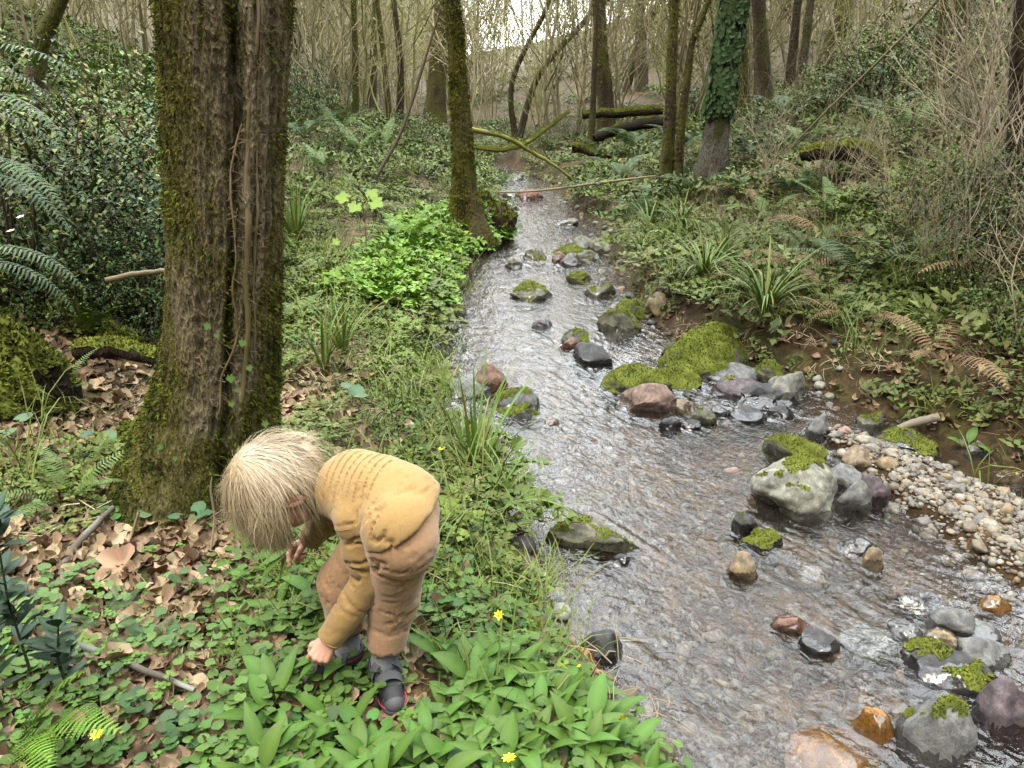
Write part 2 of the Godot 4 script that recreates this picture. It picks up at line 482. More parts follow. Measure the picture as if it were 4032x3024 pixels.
# tufts of moss on the upper faces of a stone or log; cover 0..1
func moss_on(b: MB, cover: float, dense: float, sz: float, pale: float) -> MB:
	var o := MB.new()
	if b.n.size() != b.v.size(): b.normals()
	var keep := {}
	for k in range(0, b.i.size(), 3):
		var a := b.i[k]; var p := b.i[k + 1]; var q := b.i[k + 2]
		var mid := (b.v[a] + b.v[p] + b.v[q]) / 3.0
		var up := (b.n[a].y + b.n[p].y + b.n[q].y) / 3.0
		var m := up + 0.38 * nf.get_noise_3d(mid.x * 0.9 + 5.0, mid.y * 0.9, mid.z * 0.9)
		if m < 1.15 - cover * 0.78: continue
		for w in [a, p, q]:
			if not keep.has(w):
				keep[w] = o.v.size()
				var lift := sz * (0.25 + 0.5 * nf.get_noise_3d(b.v[w].x * 3.0, b.v[w].y * 3.0, b.v[w].z * 3.0))
				o.v.append(b.v[w] + b.n[w] * maxf(0.002, lift))
				var g := 0.5 + 0.8 * nf.get_noise_3d(b.v[w].x * 1.5, b.v[w].y * 1.5, b.v[w].z * 1.5 + 3.0)
				o.c.append(Color(0.05, 0.06, 0.012).lerp(Color(0.13, 0.15, 0.025), clampf(g, 0, 1)))
		o.i.append_array([keep[a], keep[p], keep[q]])
		var area := (b.v[p] - b.v[a]).cross(b.v[q] - b.v[a]).length() * 0.5
		var count := area * dense
		var many := int(count) + (1 if rng.randf() < count - int(count) else 0)
		for t in many:
			var u := rng.randf(); var w := rng.randf()
			if u + w > 1.0: u = 1.0 - u; w = 1.0 - w
			var at := b.v[a] + (b.v[p] - b.v[a]) * u + (b.v[q] - b.v[a]) * w
			var nn := (b.n[a] + Vector3(r(-0.4, 0.4), r(-0.1, 0.5), r(-0.4, 0.4))).normalized()
			var s := sz * r(0.5, 1.3)
			var g := clampf(0.5 + nf.get_noise_3d(at.x, at.y + 7.0, at.z) + r(-0.25, 0.25) + pale, 0.0, 1.0)
			var col := Color(0.055, 0.066, 0.013).lerp(Color(0.21, 0.225, 0.035), g)
			for j in 3:
				var e := Vector3(r(-1, 1), r(-1, 1), r(-1, 1)).cross(nn).normalized()
				var n0 := o.v.size()
				var tip := at + (nn + e.cross(nn) * r(-0.9, 0.9)).normalized() * s
				o.v.append(at - e * s * 0.28); o.v.append(at + e * s * 0.28); o.v.append(tip + e * s * 0.1); o.v.append(tip - e * s * 0.1)
				for z in 4: o.c.append(col)
				o.i.append_array([n0, n0 + 1, n0 + 2, n0, n0 + 2, n0 + 3])
	return o

func rock(at: Vector3, wide: float, high: float, tone: String, moss: float, label: String, sd: int, turn := 0.0, deep := 0.8, cuts := 6, wet := 0.03, name_ := "rock") -> void:
	var t: Color = TONE[tone]
	at.y = maxf(at.y, ground(at.x, at.z) + (0.0 if at.y > -0.01 else -0.05))
	var level := 4 if wide > 0.3 else 3
	if at.y < 0.015: wakes.append([at.x, -at.z, wide])
	var size := Vector3(wide * 0.62, high * 1.08, wide * 0.62 * deep)
	var b := stone(level, size, cuts, 0.13, t, sd)
	var o := thing(name_, label, "rock", Vector3(at.x, at.y - high * 0.12, at.z), "rocks in and beside the stream")
	o.rotation.y = turn
	b.normals()
	# the foot below the splash line is wet, with an uneven edge
	var dry := MB.new(); var soaked := MB.new()
	var line := wet - o.position.y
	dry.v = b.v; dry.n = b.n; dry.c = b.c; soaked.v = b.v; soaked.n = b.n
	for c in b.c: soaked.c.append(Color(c.r * 0.42, c.g * 0.42, c.b * 0.43))
	for k in range(0, b.i.size(), 3):
		var p := (b.v[b.i[k]] + b.v[b.i[k + 1]] + b.v[b.i[k + 2]]) / 3.0
		var into := soaked if p.y < line + 0.03 * nf.get_noise_3d(p.x * 0.5, p.y, p.z * 0.5 + sd) else dry
		into.i.append_array([b.i[k], b.i[k + 1], b.i[k + 2]])
	var mesh := ArrayMesh.new()
	dry.put(mesh, M.stone); soaked.put(mesh, M.wet_stone)
	part("stone", mesh, o)
	if moss > 0.0:
		var near := clampf(3.0 / maxf(1.0, -at.z), 0.3, 1.4)
		var ms := moss_on(b, moss, 17000.0 * near * near, 0.0085 / sqrt(near), 0.1)
		if ms.i.size(): part("moss", ms.make(M.moss), o)

func rocks() -> void:
	var list := [
		[Vector3(0.173, 0.000, -6.376), 0.306, 0.122, "pale", 0.62, "pale flat-topped rock with yellow moss standing alone in the upper stream", 1, 0.5],
		[Vector3(0.613, 0.000, -6.918), 0.196, 0.078, "olive", 0.9, "small low moss-covered rock upstream of the dark olive one", 2, 0.2],
		[Vector3(0.790, 0.000, -6.430), 0.254, 0.097, "olive", 0.55, "dark olive rounded rock near the muddy pebble shore", 3, 0.0],
		[Vector3(0.027, 0.000, -7.459), 0.173, 0.097, "pale", 0.2, "small pale pointed rock below the tree with bare roots", 4, 0.9],
		[Vector3(0.243, 0.000, -7.840), 0.210, 0.080, "olive", 0.7, "low mossy rock left of the pale rock pile", 5, 0.0],
		[Vector3(0.805, 0.000, -5.444), 0.273, 0.152, "olive", 0.75, "rounded rock with a thick moss cap at the inner shore", 6, 0.3],
		[Vector3(0.943, 0.000, -5.813), 0.232, 0.132, "grey", 0.85, "mossy rock just behind the moss-capped rounded one", 7, 0.8],
		[Vector3(1.146, 0.000, -5.746), 0.216, 0.125, "tan", 0.25, "tan block beside the moss-capped rounded rock", 71, 0.2],
		[Vector3(1.291, 0.000, -5.808), 0.218, 0.111, "olive", 0.8, "mossy slab under the overhanging bank", 72, 0.2],
		[Vector3(0.471, 0.000, -5.163), 0.190, 0.106, "grey", 0.7, "grey rock with moss on its right side in mid stream", 8, 0.2],
		[Vector3(0.405, 0.000, -5.040), 0.122, 0.065, "red", 0.1, "small reddish stone leaning against a mossy grey rock", 9, 0.2],
		[Vector3(0.543, 0.000, -4.749), 0.278, 0.128, "dark", 0.0, "black wet angular slab tilted out of the water", 10, -0.4],
		[Vector3(0.243, 0.000, -5.513), 0.153, 0.062, "grey", 0.0, "small flat grey stone alone in the ripples", 11, 0.4],
		[Vector3(-0.156, 0.000, -4.313), 0.228, 0.139, "red", 0.12, "red-brown blocky rock by the near bank", 12, 0.5],
		[Vector3(-0.273, 0.000, -4.226), 0.246, 0.074, "grey", 0.0, "flat grey slab lying against the red-brown rock", 13, 0.1],
		[Vector3(0.049, 0.000, -3.966), 0.243, 0.123, "grey", 0.68, "dark rock with mossy top splitting the current", 14, -0.35],
		[Vector3(0.771, 0.000, -4.328), 0.373, 0.112, "olive", 0.72, "long mossy rock behind the pink rock", 15, 0.3],
		[Vector3(0.774, 0.000, -4.034), 0.272, 0.154, "pink", 0.05, "pinkish angular rock with a dark wet face", 16, -0.6],
		[Vector3(1.012, 0.000, -4.379), 0.270, 0.081, "grey", 0.9, "low rounded rock under bright green moss", 17, 0.0],
		[Vector3(1.292, 0.000, -4.710), 0.544, 0.292, "grey", 0.88, "largest boulder in the stream, draped in bright moss", 18, 0.2],
		[Vector3(1.079, 0.000, -4.850), 0.192, 0.125, "olive", 0.4, "smooth olive stone at the left foot of the mossy boulder", 73, 0.2],
		[Vector3(1.383, 0.000, -4.440), 0.273, 0.082, "grey", 0.12, "smooth flat grey stone below the mossy boulder", 19, 0.2],
		[Vector3(1.381, 0.000, -4.240), 0.284, 0.085, "purple", 0.15, "flat brownish stone with a mossy far edge", 20, 0.3],
		[Vector3(1.615, 0.000, -4.165), 0.269, 0.161, "pale", 0.2, "pale pointed rock standing at the water's edge", 21, 0.2],
		[Vector3(1.614, 0.030, -4.429), 0.171, 0.085, "olive", 0.95, "small moss cushion behind the pale pointed rock", 22, 0.2],
		[Vector3(0.978, 0.000, -3.956), 0.125, 0.053, "tan", 0.0, "small brown wedge between the pink rock and the shore", 23, 0.3],
		[Vector3(1.058, 0.000, -3.805), 0.116, 0.074, "olive", 0.55, "small mossy cone-shaped stone in the shallows", 24, 0.1],
		[Vector3(0.848, 0.000, -3.705), 0.099, 0.059, "dark", 0.0, "small black wet stone downstream of the pink rock", 25, 0.2],
		[Vector3(0.959, 0.000, -3.718), 0.104, 0.041, "dark", 0.0, "small dark flat stone beside the mossy cone-shaped one", 26, 0.2],
		[Vector3(1.161, 0.000, -3.905), 0.088, 0.036, "grey", 0.0, "tiny round grey stone at the shallow shore", 27, 0.2],
		[Vector3(1.310, 0.000, -3.859), 0.168, 0.054, "dark", 0.0, "dark wet flat stone in the bright shallows", 74, 0.2],
		[Vector3(1.452, 0.000, -4.102), 0.317, 0.095, "dark", 0.0, "long dark slab along the side channel's mouth", 75, 0.1],
		[Vector3(1.495, 0.000, -3.891), 0.154, 0.046, "dark", 0.1, "black oval stone at the tip of the gravel bar", 76, 0.2],
		[Vector3(1.622, 0.020, -3.649), 0.121, 0.091, "grey", 0.0, "rounded dark grey stone at the head of the gravel bar", 28, 0.2],
		[Vector3(1.410, 0.000, -3.395), 0.258, 0.117, "olive", 0.75, "flat-topped mossy block at the edge of the gravel bar", 29, -0.2],
		[Vector3(1.262, 0.000, -2.967), 0.344, 0.182, "pale", 0.3, "largest pale angular rock, grey below and lichen-white on top", 30, 0.5],
		[Vector3(1.496, 0.020, -2.907), 0.140, 0.108, "grey", 0.0, "blunt grey-brown stone beside the largest pale rock", 31, 0.2],
		[Vector3(1.525, 0.030, -3.088), 0.155, 0.068, "grey", 0.0, "grey stone wedged behind the blunt grey-brown one", 32, 0.4],
		[Vector3(1.611, 0.040, -2.967), 0.118, 0.087, "purple", 0.0, "dull purple-grey stone on the gravel bar", 33, 0.2],
		[Vector3(1.659, 0.040, -3.251), 0.132, 0.073, "tan", 0.0, "tan broken stone among the gravel", 34, 0.9],
		[Vector3(2.023, 0.000, -3.494), 0.259, 0.079, "dark", 0.5, "dark stone in the side channel with plants on its top", 35, 0.1],
		[Vector3(1.941, 0.000, -3.764), 0.135, 0.069, "olive", 0.7, "small mossy stone in the muddy side channel", 36, 0.3],
		[Vector3(2.337, 0.000, -3.413), 0.101, 0.058, "grey", 0.4, "small rounded stone at the far end of the side channel", 77, 0.3],
		[Vector3(2.324, 0.000, -3.136), 0.107, 0.051, "tan", 0.0, "brown flat stone at the picture's edge in the side channel", 78, 0.3],
		[Vector3(0.324, 0.000, -2.640), 0.314, 0.094, "olive", 0.5, "long loaf-shaped rock with a strip of moss in mid stream", 37, -0.18, 0.42],
		[Vector3(0.424, 0.000, -2.490), 0.064, 0.026, "dark", 0.0, "small black stone at the foot of the loaf-shaped rock", 38, 0.2],
		[Vector3(0.969, 0.000, -2.728), 0.100, 0.076, "dark", 0.5, "dark wedge with a mossy tip, upstream of two others", 39, 0.9],
		[Vector3(1.017, 0.000, -2.637), 0.145, 0.043, "dark", 0.62, "low dark stone with a moss ridge", 40, 0.1],
		[Vector3(0.873, 0.000, -2.438), 0.115, 0.076, "tan", 0.0, "brown and tan rounded stone in the current", 41, -0.5],
		[Vector3(1.374, 0.000, -2.586), 0.117, 0.035, "grey", 0.0, "grey hump breaking the surface near the gravel", 42, 0.3],
		[Vector3(1.397, 0.000, -2.471), 0.078, 0.074, "tan", 0.0, "brown egg-shaped stone near the gravel's edge", 43, 0.2],
		[Vector3(0.950, 0.000, -2.109), 0.103, 0.044, "red", 0.0, "dark red wet stone washed over by the current", 44, -0.4],
		[Vector3(1.005, 0.000, -2.022), 0.121, 0.056, "dark", 0.0, "black striped stone just below the dark red one", 45, -0.4],
		[Vector3(1.390, 0.000, -1.908), 0.245, 0.100, "dark", 0.42, "large dark block with a mossy upper edge", 46, -0.35],
		[Vector3(1.213, 0.000, -1.643), 0.180, 0.154, "grey", 0.55, "grey stone crowned with a tuft of bright moss", 47, 0.2],
		[Vector3(1.449, 0.000, -1.700), 0.159, 0.151, "purple", 0.0, "purple-brown stone cut by the picture's edge", 48, 0.5],
		[Vector3(1.511, 0.000, -2.110), 0.137, 0.070, "grey", 0.0, "rounded grey stone above three flat ones", 49, 0.2],
		[Vector3(1.583, 0.000, -2.071), 0.111, 0.033, "grey", 0.0, "dark oval stone between two larger grey ones", 50, 0.2],
		[Vector3(1.524, 0.000, -1.970), 0.142, 0.067, "grey", 0.0, "flat grey stone touching the mossy dark block", 51, 0.2],
		[Vector3(1.439, 0.000, -2.029), 0.097, 0.048, "tan", 0.0, "tan wet wedge beside the rounded grey stone", 52, -0.6],
		[Vector3(1.340, 0.000, -2.091), 0.090, 0.040, "grey", 0.0, "small pale grey stone tip in the shallows", 55, -0.5],
		[Vector3(1.032, -0.050, -1.686), 0.127, 0.120, "amber", 0.0, "amber stone under thin running water", 53, -0.5],
		[Vector3(0.900, -0.050, -1.595), 0.239, 0.072, "amber", 0.0, "large orange stone at the bottom edge of the picture", 54, 0.2],
		[Vector3(1.510, -0.060, -2.316), 0.135, 0.045, "dark", 0.0, "dark stone lying under water near the gravel", 79, 0.2],
		[Vector3(1.241, -0.070, -2.101), 0.172, 0.067, "olive", 0.0, "olive slab lying under water", 80, 0.2],
		[Vector3(1.178, -0.080, -2.504), 0.126, 0.054, "tan", 0.0, "pale tan stone on the stream bed", 81, 0.2],
		[Vector3(1.319, -0.070, -1.956), 0.119, 0.060, "amber", 0.0, "orange-brown sunken stone near the mossy dark block", 82, 0.2],
		[Vector3(1.727, -0.020, -2.227), 0.098, 0.054, "amber", 0.0, "small amber stone at the gravel's wet edge", 83, 0.2],
		[Vector3(0.293, 0.000, -1.988), 0.123, 0.082, "dark", 0.0, "flat dark grey stone shining at the near bank", 56, 0.2],
		[Vector3(0.233, 0.000, -1.938), 0.085, 0.042, "amber", 0.0, "orange-brown lump on the near bank's edge", 57, 0.2],
		[Vector3(0.268, 0.000, -1.858), 0.052, 0.041, "amber", 0.0, "small amber stone just below the orange-brown lump", 84, 0.2],
		[Vector3(0.101, 0.050, -1.901), 0.078, 0.074, "tan", 0.1, "upright tan stone set in the near bank", 58, 0.3],
		[Vector3(0.176, 0.030, -1.951), 0.065, 0.062, "tan", 0.3, "narrow tan stone behind the orange-brown lump", 85, 0.3],
		[Vector3(0.006, 0.120, -1.892), 0.127, 0.051, "tan", 0.5, "buried tan stone on the near bank among seedlings", 86, 0.3],
		[Vector3(0.028, 0.000, -2.396), 0.141, 0.093, "olive", 0.6, "mossy stone half in the near bank below the sedge", 59, 0.2],
		[Vector3(0.312, 0.000, -1.692), 0.091, 0.086, "grey", 0.0, "upright grey stone at the near bank's edge", 60, 0.3],
		[Vector3(0.242, 0.030, -1.743), 0.103, 0.087, "olive", 0.75, "mossy stone behind the upright grey one", 61, 0.2],
		[Vector3(-0.658, 0.020, -6.015), 0.232, 0.153, "olive", 0.98, "moss-covered stone at the left waterside above white ones", 62, 0.3],
		[Vector3(-0.505, 0.000, -5.701), 0.157, 0.109, "pale", 0.0, "white angular stone at the left waterside", 63, 0.5],
		[Vector3(-0.440, 0.000, -5.802), 0.167, 0.072, "olive", 0.8, "low mossy stone touching the white angular one", 64, 0.3],
		[Vector3(-0.507, 0.000, -5.434), 0.185, 0.078, "grey", 0.0, "grey stone below the white angular one", 65, 0.1],
		[Vector3(-0.596, 0.020, -5.541), 0.153, 0.091, "tan", 0.1, "tan stone tucked under the left bank", 66, 0.3],
		[Vector3(-0.464, 0.000, -5.194), 0.165, 0.049, "olive", 0.2, "flat stone half awash at the left waterside", 87, 0.3],
		[Vector3(-0.580, 0.000, -6.405), 0.183, 0.096, "grey", 0.2, "grey stone above the mossy waterside one", 88, 0.3],
		[Vector3(-0.269, 0.000, -3.481), 0.195, 0.066, "grey", 0.0, "grey layered slab behind the sedge tuft", 67, 0.1],
		[Vector3(-0.352, 0.040, -3.399), 0.101, 0.093, "tan", 0.0, "brown rounded stone next to the layered slab", 68, 0.1],
		[Vector3(-0.409, 0.000, -4.422), 0.137, 0.059, "tan", 0.3, "small olive-tan stone by the left bank", 69, 0.3],
		[Vector3(0.789, 0.000, -8.366), 0.283, 0.132, "pale", 0.3, "pale flat boulder at the top of the rock pile", 90, 0.3],
		[Vector3(0.960, 0.000, -8.183), 0.297, 0.148, "pale", 0.4, "tall pale boulder leaning on the right bank", 91, -0.6],
		[Vector3(0.594, 0.000, -8.045), 0.292, 0.088, "olive", 0.7, "long mossy stone in the rock pile", 92, 0.1],
		[Vector3(0.752, 0.000, -7.733), 0.263, 0.102, "olive", 0.4, "olive stone in front of the rock pile", 93, 0.2],
		[Vector3(0.599, 0.000, -7.548), 0.203, 0.095, "grey", 0.0, "grey stone at the foot of the rock pile", 94, 0.3],
		[Vector3(0.480, 0.000, -7.699), 0.169, 0.091, "red", 0.0, "brownish stone at the stream side of the pile", 95, 0.3],
		[Vector3(0.017, 0.000, -14.439), 0.422, 0.127, "pale", 0.1, "pale flat stone far up the stream", 96, 0.3],
		[Vector3(0.256, 0.000, -12.042), 0.356, 0.138, "red", 0.1, "red and white stone far up the stream", 97, 0.3],
		[Vector3(0.000, 0.000, -12.201), 0.260, 0.102, "pale", 0.1, "small white stone beside the far red one", 98, 0.3],
		[Vector3(0.728, 0.000, -9.808), 0.258, 0.078, "pale", 0.1, "whitish stone by the far right shore", 99, 0.3],
		[Vector3(-0.476, 0.000, -8.206), 0.298, 0.128, "olive", 0.8, "mossy stone against the roots of the leaning tree", 100, 0.3],
		[Vector3(0.210, -0.010, -3.755), 0.100, 0.037, "red", 0.0, "sunken reddish stone below the riffle", 101, 0.3],
	]
	for a in list:
		rock(a[0], a[1], a[2], a[3], a[4], a[5], a[6], a[7], a[8] if a.size() > 8 else 0.85, 7 if a[3] in ["pale", "red", "pink", "dark"] else 4, 0.02 + 0.05 * sqrt(a[2]))
	# loose small stones along both shores
	var spots := []
	for k in 150:
		var d := 2.0 * pow(6.0, rng.randf())
		var left := rng.randf() < 0.35
		var x := (tab(XL, d) + r(-0.04, 0.09)) if left else (tab(XR, d) - r(-0.08, 0.35))
		if d < 4.0 and not left: x = r(1.1, 2.0); d = r(3.3, 4.6)
		if -d > -1.9 and left: continue
		spots.append([x, d])
	for s in spots:
		var q := r(0.018, 0.05)
		var t: Color = pick([TONE.grey, TONE.tan, TONE.olive, TONE.pale, TONE.dark, TONE.red])
		var o := part("shore_stone", stone(2, Vector3(q, q * r(0.5, 0.8), q * r(0.7, 1.0)), 4, 0.1, t, rng.randi() % 9999).make(M.pebble), self)
		o.position = on(s[0], -s[1], q * 0.3); o.rotation.y = r(0, TAU)
		tag(o, "fist-sized stone lying loose at the water's edge", "stone", "loose stones along the shore")


# ---------- trees
func along(rings: Array, t: float) -> Array:
	var k := t * (rings.size() - 1)
	var a := mini(int(k), rings.size() - 2)
	var f := k - a
	var p0: Vector3 = rings[maxi(a - 1, 0)][0]; var p3: Vector3 = rings[mini(a + 2, rings.size() - 1)][0]
	return [(rings[a][0] as Vector3).cubic_interpolate(rings[a + 1][0], p0, p3, f), lerpf(rings[a][1], rings[a + 1][1], f * f * (3.0 - 2.0 * f))]

func trunk(rings: Array, rows: int, sides: int, rough: float, bark: Color, moss: Color, cover: float, flare := 0.0) -> MB:
	var b := MB.new()
	var sd := rng.randf() * 50.0
	for k in rows + 1:
		var t := float(k) / rows
		var c := along(rings, t)
		var dir: Vector3 = (along(rings, minf(1.0, t + 0.01))[0] - along(rings, maxf(0.0, t - 0.01))[0]).normalized()
		var e := dir.cross(Vector3(0, 0, 1)).normalized()
		var f := e.cross(dir)
		for j in sides:
			var a := TAU * j / sides
			var o := e * cos(a) + f * sin(a)
			var q: float = c[1]
			if flare > 0.0: q *= 1.0 + flare * pow(1.0 - t, 8.0) * (0.5 + 0.7 * sin(a * 5.0 + sd) * sin(a * 2.0 + 1.0))
			var p: Vector3 = c[0] + o * q
			var rid := absf(nf.get_noise_3d(o.x * q * 3.2 + sd, p.y * 0.22, o.z * q * 3.2))
			var lump := nz.get_noise_3d(o.x * q * 12.0 + sd, p.y * 4.0, o.z * q * 12.0)
			p += o * (q * rough * (0.9 * lump - 1.2 * rid))
			b.v.append(p)
			var g := sm((nf.get_noise_3d(p.x * 0.45 + sd, p.y * 0.3, p.z * 0.45) + nz.get_noise_3d(p.x * 3.0, p.y * 2.0 + sd, p.z * 3.0) * 0.8 + cover - 0.5) / 0.35)
			b.c.append(bark.lerp(Color(bark.r * 0.55, bark.g * 0.52, bark.b * 0.5), clampf(rid * 2.4, 0, 1)).lerp(moss, g))
	for k in rows:
		for j in sides:
			var a := k * sides + j
			var a2 := k * sides + (j + 1) % sides
			b.i.append_array([a, a2, a + sides, a2, a2 + sides, a + sides])
	return b

func grow(b: MB, lf: MB, p: Vector3, dir: Vector3, length: float, rad: float, depth: int, col: Color, leafy: float, droop: float) -> void:
	var segs := maxi(3, int(length / 0.28)) if depth > 0 else 3
	var pts := [p]; var rads := [rad]
	var step := length / segs
	var kids := []
	for k in segs:
		dir = (dir + Vector3(r(-0.22, 0.22), r(-0.14, 0.2) - droop, r(-0.22, 0.22))).normalized()
		p += dir * step
		pts.append(p); rads.append(rad * (1.0 - 0.85 * (k + 1.0) / segs) + 0.0012)
		if depth > 0 and k > 0: kids.append([p, dir, rads[-1]])
		if leafy > 0.0 and depth < 2 and rng.randf() < leafy:
			var s := r(0.016, 0.038)
			var n0 := lf.v.size()
			var e := Vector3(r(-1, 1), r(-1, 1), r(-1, 1)).normalized()
			var q := e.cross(Vector3(r(-1, 1), r(-1, 1), r(-1, 1))).normalized()
			for w in [p, p + e * s + q * s * 0.5, p + e * s * 2.0, p + e * s - q * s * 0.5]: lf.v.append(w); lf.c.append(Color(0.26, 0.3, 0.06))
			lf.i.append_array([n0, n0 + 1, n0 + 2, n0, n0 + 2, n0 + 3])
	tube(b, pts, rads, 5 if rad > 0.02 else 3, col, 0.0, Color(0, 0, 0, 0), false)
	for kd in kids:
		if rng.randf() < (0.75 if depth > 1 else 0.6):
			var s: Vector3 = kd[1].cross(Vector3(r(-1, 1), r(-1, 1), r(-1, 1))).normalized()
			grow(b, lf, kd[0], (kd[1] * 0.7 + s * r(0.5, 0.9)).normalized(), length * r(0.3, 0.55), minf(kd[2] * 0.7, rad * 0.5), depth - 1, col, leafy, droop)

# moss sprigs over the faces of a trunk where the mask lets them grow
func moss_coat(b: MB, want: int, size: float, mask: Callable, parent: Node3D, dark: Color, light: Color) -> void:
	if b.n.size() != b.v.size(): b.normals()
	var m := MB.new()
	var many := 0
	for t in want * 5:
		var k := (rng.randi() % (b.i.size() / 3)) * 3
		var a := b.i[k]
		var u := rng.randf(); var w := rng.randf() * (1.0 - u)
		var p := b.v[a] + (b.v[b.i[k + 1]] - b.v[a]) * u + (b.v[b.i[k + 2]] - b.v[a]) * w
		var on_: float = mask.call(p, b.n[a])
		if rng.randf() > on_: continue
		var n: Vector3 = (b.n[a] + Vector3(r(-0.4, 0.4), r(-0.7, 0.1), r(-0.4, 0.4))).normalized()
		var s := size * r(0.5, 1.3) * (0.6 + 0.5 * on_)
		var col := dark.lerp(light, clampf(0.45 + nf.get_noise_3d(p.x, p.y, p.z) + r(-0.3, 0.3), 0, 1))
		for j in 3:
			var e := n.cross(Vector3(r(-1, 1), r(-1, 1), r(-1, 1))).normalized()
			var mid := p + n * s * 0.6 + e.cross(n) * s * 0.25
			var tip := mid + (e.cross(n) * r(0.3, 0.9) + n * 0.35 + Vector3.DOWN * 0.45).normalized() * s * 0.7
			var n0 := m.v.size()
			for q in [p - e * s * 0.09, p + e * s * 0.09, mid + e * s * 0.13, mid - e * s * 0.13, tip]: m.v.append(q); m.c.append(col)
			m.i.append_array([n0, n0 + 1, n0 + 2, n0, n0 + 2, n0 + 3, n0 + 3, n0 + 2, n0 + 4])
		many += 1
		if many >= want: break
	if many: part("moss", m.make(M.moss), parent)

func wild_tree(rings: Array, label: String, top: float, bark: Color, moss: Color, cover: float, category := "tree", group := "trees along the stream", coat := 0, sides := 14, limbs := 16) -> Node3D:
	var base: Vector3 = rings[0][0]
	base.y = ground(base.x, base.z)
	var o := thing("tree", label, category, base, group)
	var local := [[Vector3(0, -0.12, 0) + (rings[0][0] - rings[1][0]) * 0.02, rings[0][1] * 1.15]]
	for q in rings: local.append([q[0] - base, q[1]])
	if local[1][0].y < 0.02: local.remove_at(0); local[0][0].y = -0.12
	var last: Array = local[-1]
	var dir: Vector3 = (last[0] - local[-2][0]).normalized()
	for k in 4: local.append([last[0] + dir * top * 0.25 * (k + 1) + Vector3(r(-0.15, 0.15), 0, r(-0.15, 0.15)) * (k + 1) * 0.5, last[1] * (1.0 - 0.2 * (k + 1))])
	var b := trunk(local, 46, sides, 0.16, bark, moss, cover, 0.5)
	part("trunk", b.make(M.bark), o)
	var c := MB.new(); var lf := MB.new()
	var close := base.z > -12.5
	for k in (limbs if close else 8):
		var a := along(local, r(0.58, 0.99))
		var out := Vector3(r(-1, 1), r(0.2, 1.0), r(-1, 1)).normalized()
		grow(c, lf, a[0], out, r(1.6, 4.2) if close else r(1.0, 2.6), maxf(0.014, a[1] * 0.4), 2, bark.lerp(moss, 0.4), 0.5, 0.0)
	var cr := part("crown", c.make(M.twig), o)
	if lf.i.size(): part("young_leaves", lf.make(M.leaf), cr)
	if coat: moss_coat(b, coat, 0.021 * clampf(base.length() / 7.0, 0.6, 2.2), func(p, n): return clampf(0.6 + nf.get_noise_3d(p.x * 0.4, p.y * 0.25, p.z * 0.4) * 1.4, 0.0, 1.0) if p.y < 3.2 else 0.0, o, Color(0.045, 0.05, 0.01), Color(0.2, 0.2, 0.03))
	return o

func fallen(called: String, label: String, pts: Array, rad: Array, bark: Color, moss: float, tint := Color(0, 0, 0, 0)) -> void:
	var base: Vector3 = pts[0]
	var o := thing(called, label, "log" if rad[0] > 0.04 else "branch", base, "fallen wood")
	var local := []; var rr := []
	var segs := (pts.size() - 1) * 5
	for k in segs + 1:
		var t := float(k) / segs * (pts.size() - 1)
		var a := mini(int(t), pts.size() - 2)
		local.append((pts[a] as Vector3).cubic_interpolate(pts[a + 1], pts[maxi(a - 1, 0)], pts[mini(a + 2, pts.size() - 1)], t - a) - base + (Vector3(r(-1, 1), r(-1, 1), r(-1, 1)) * rad[0] * 0.18 if k % segs else Vector3.ZERO))
		rr.append(lerpf(rad[a], rad[a + 1], t - a))
	var b := MB.new()
	tube(b, local, rr, 12 if rad[0] > 0.04 else 7, bark, 0.12, tint)
	part("wood", b.make(M.bark if rad[0] > 0.04 else M.twig), o)
	if moss > 0.0:
		var m := moss_on(b, moss, 9000.0, 0.015, 0.25)
		if m.i.size(): part("moss", m.make(M.moss), o)

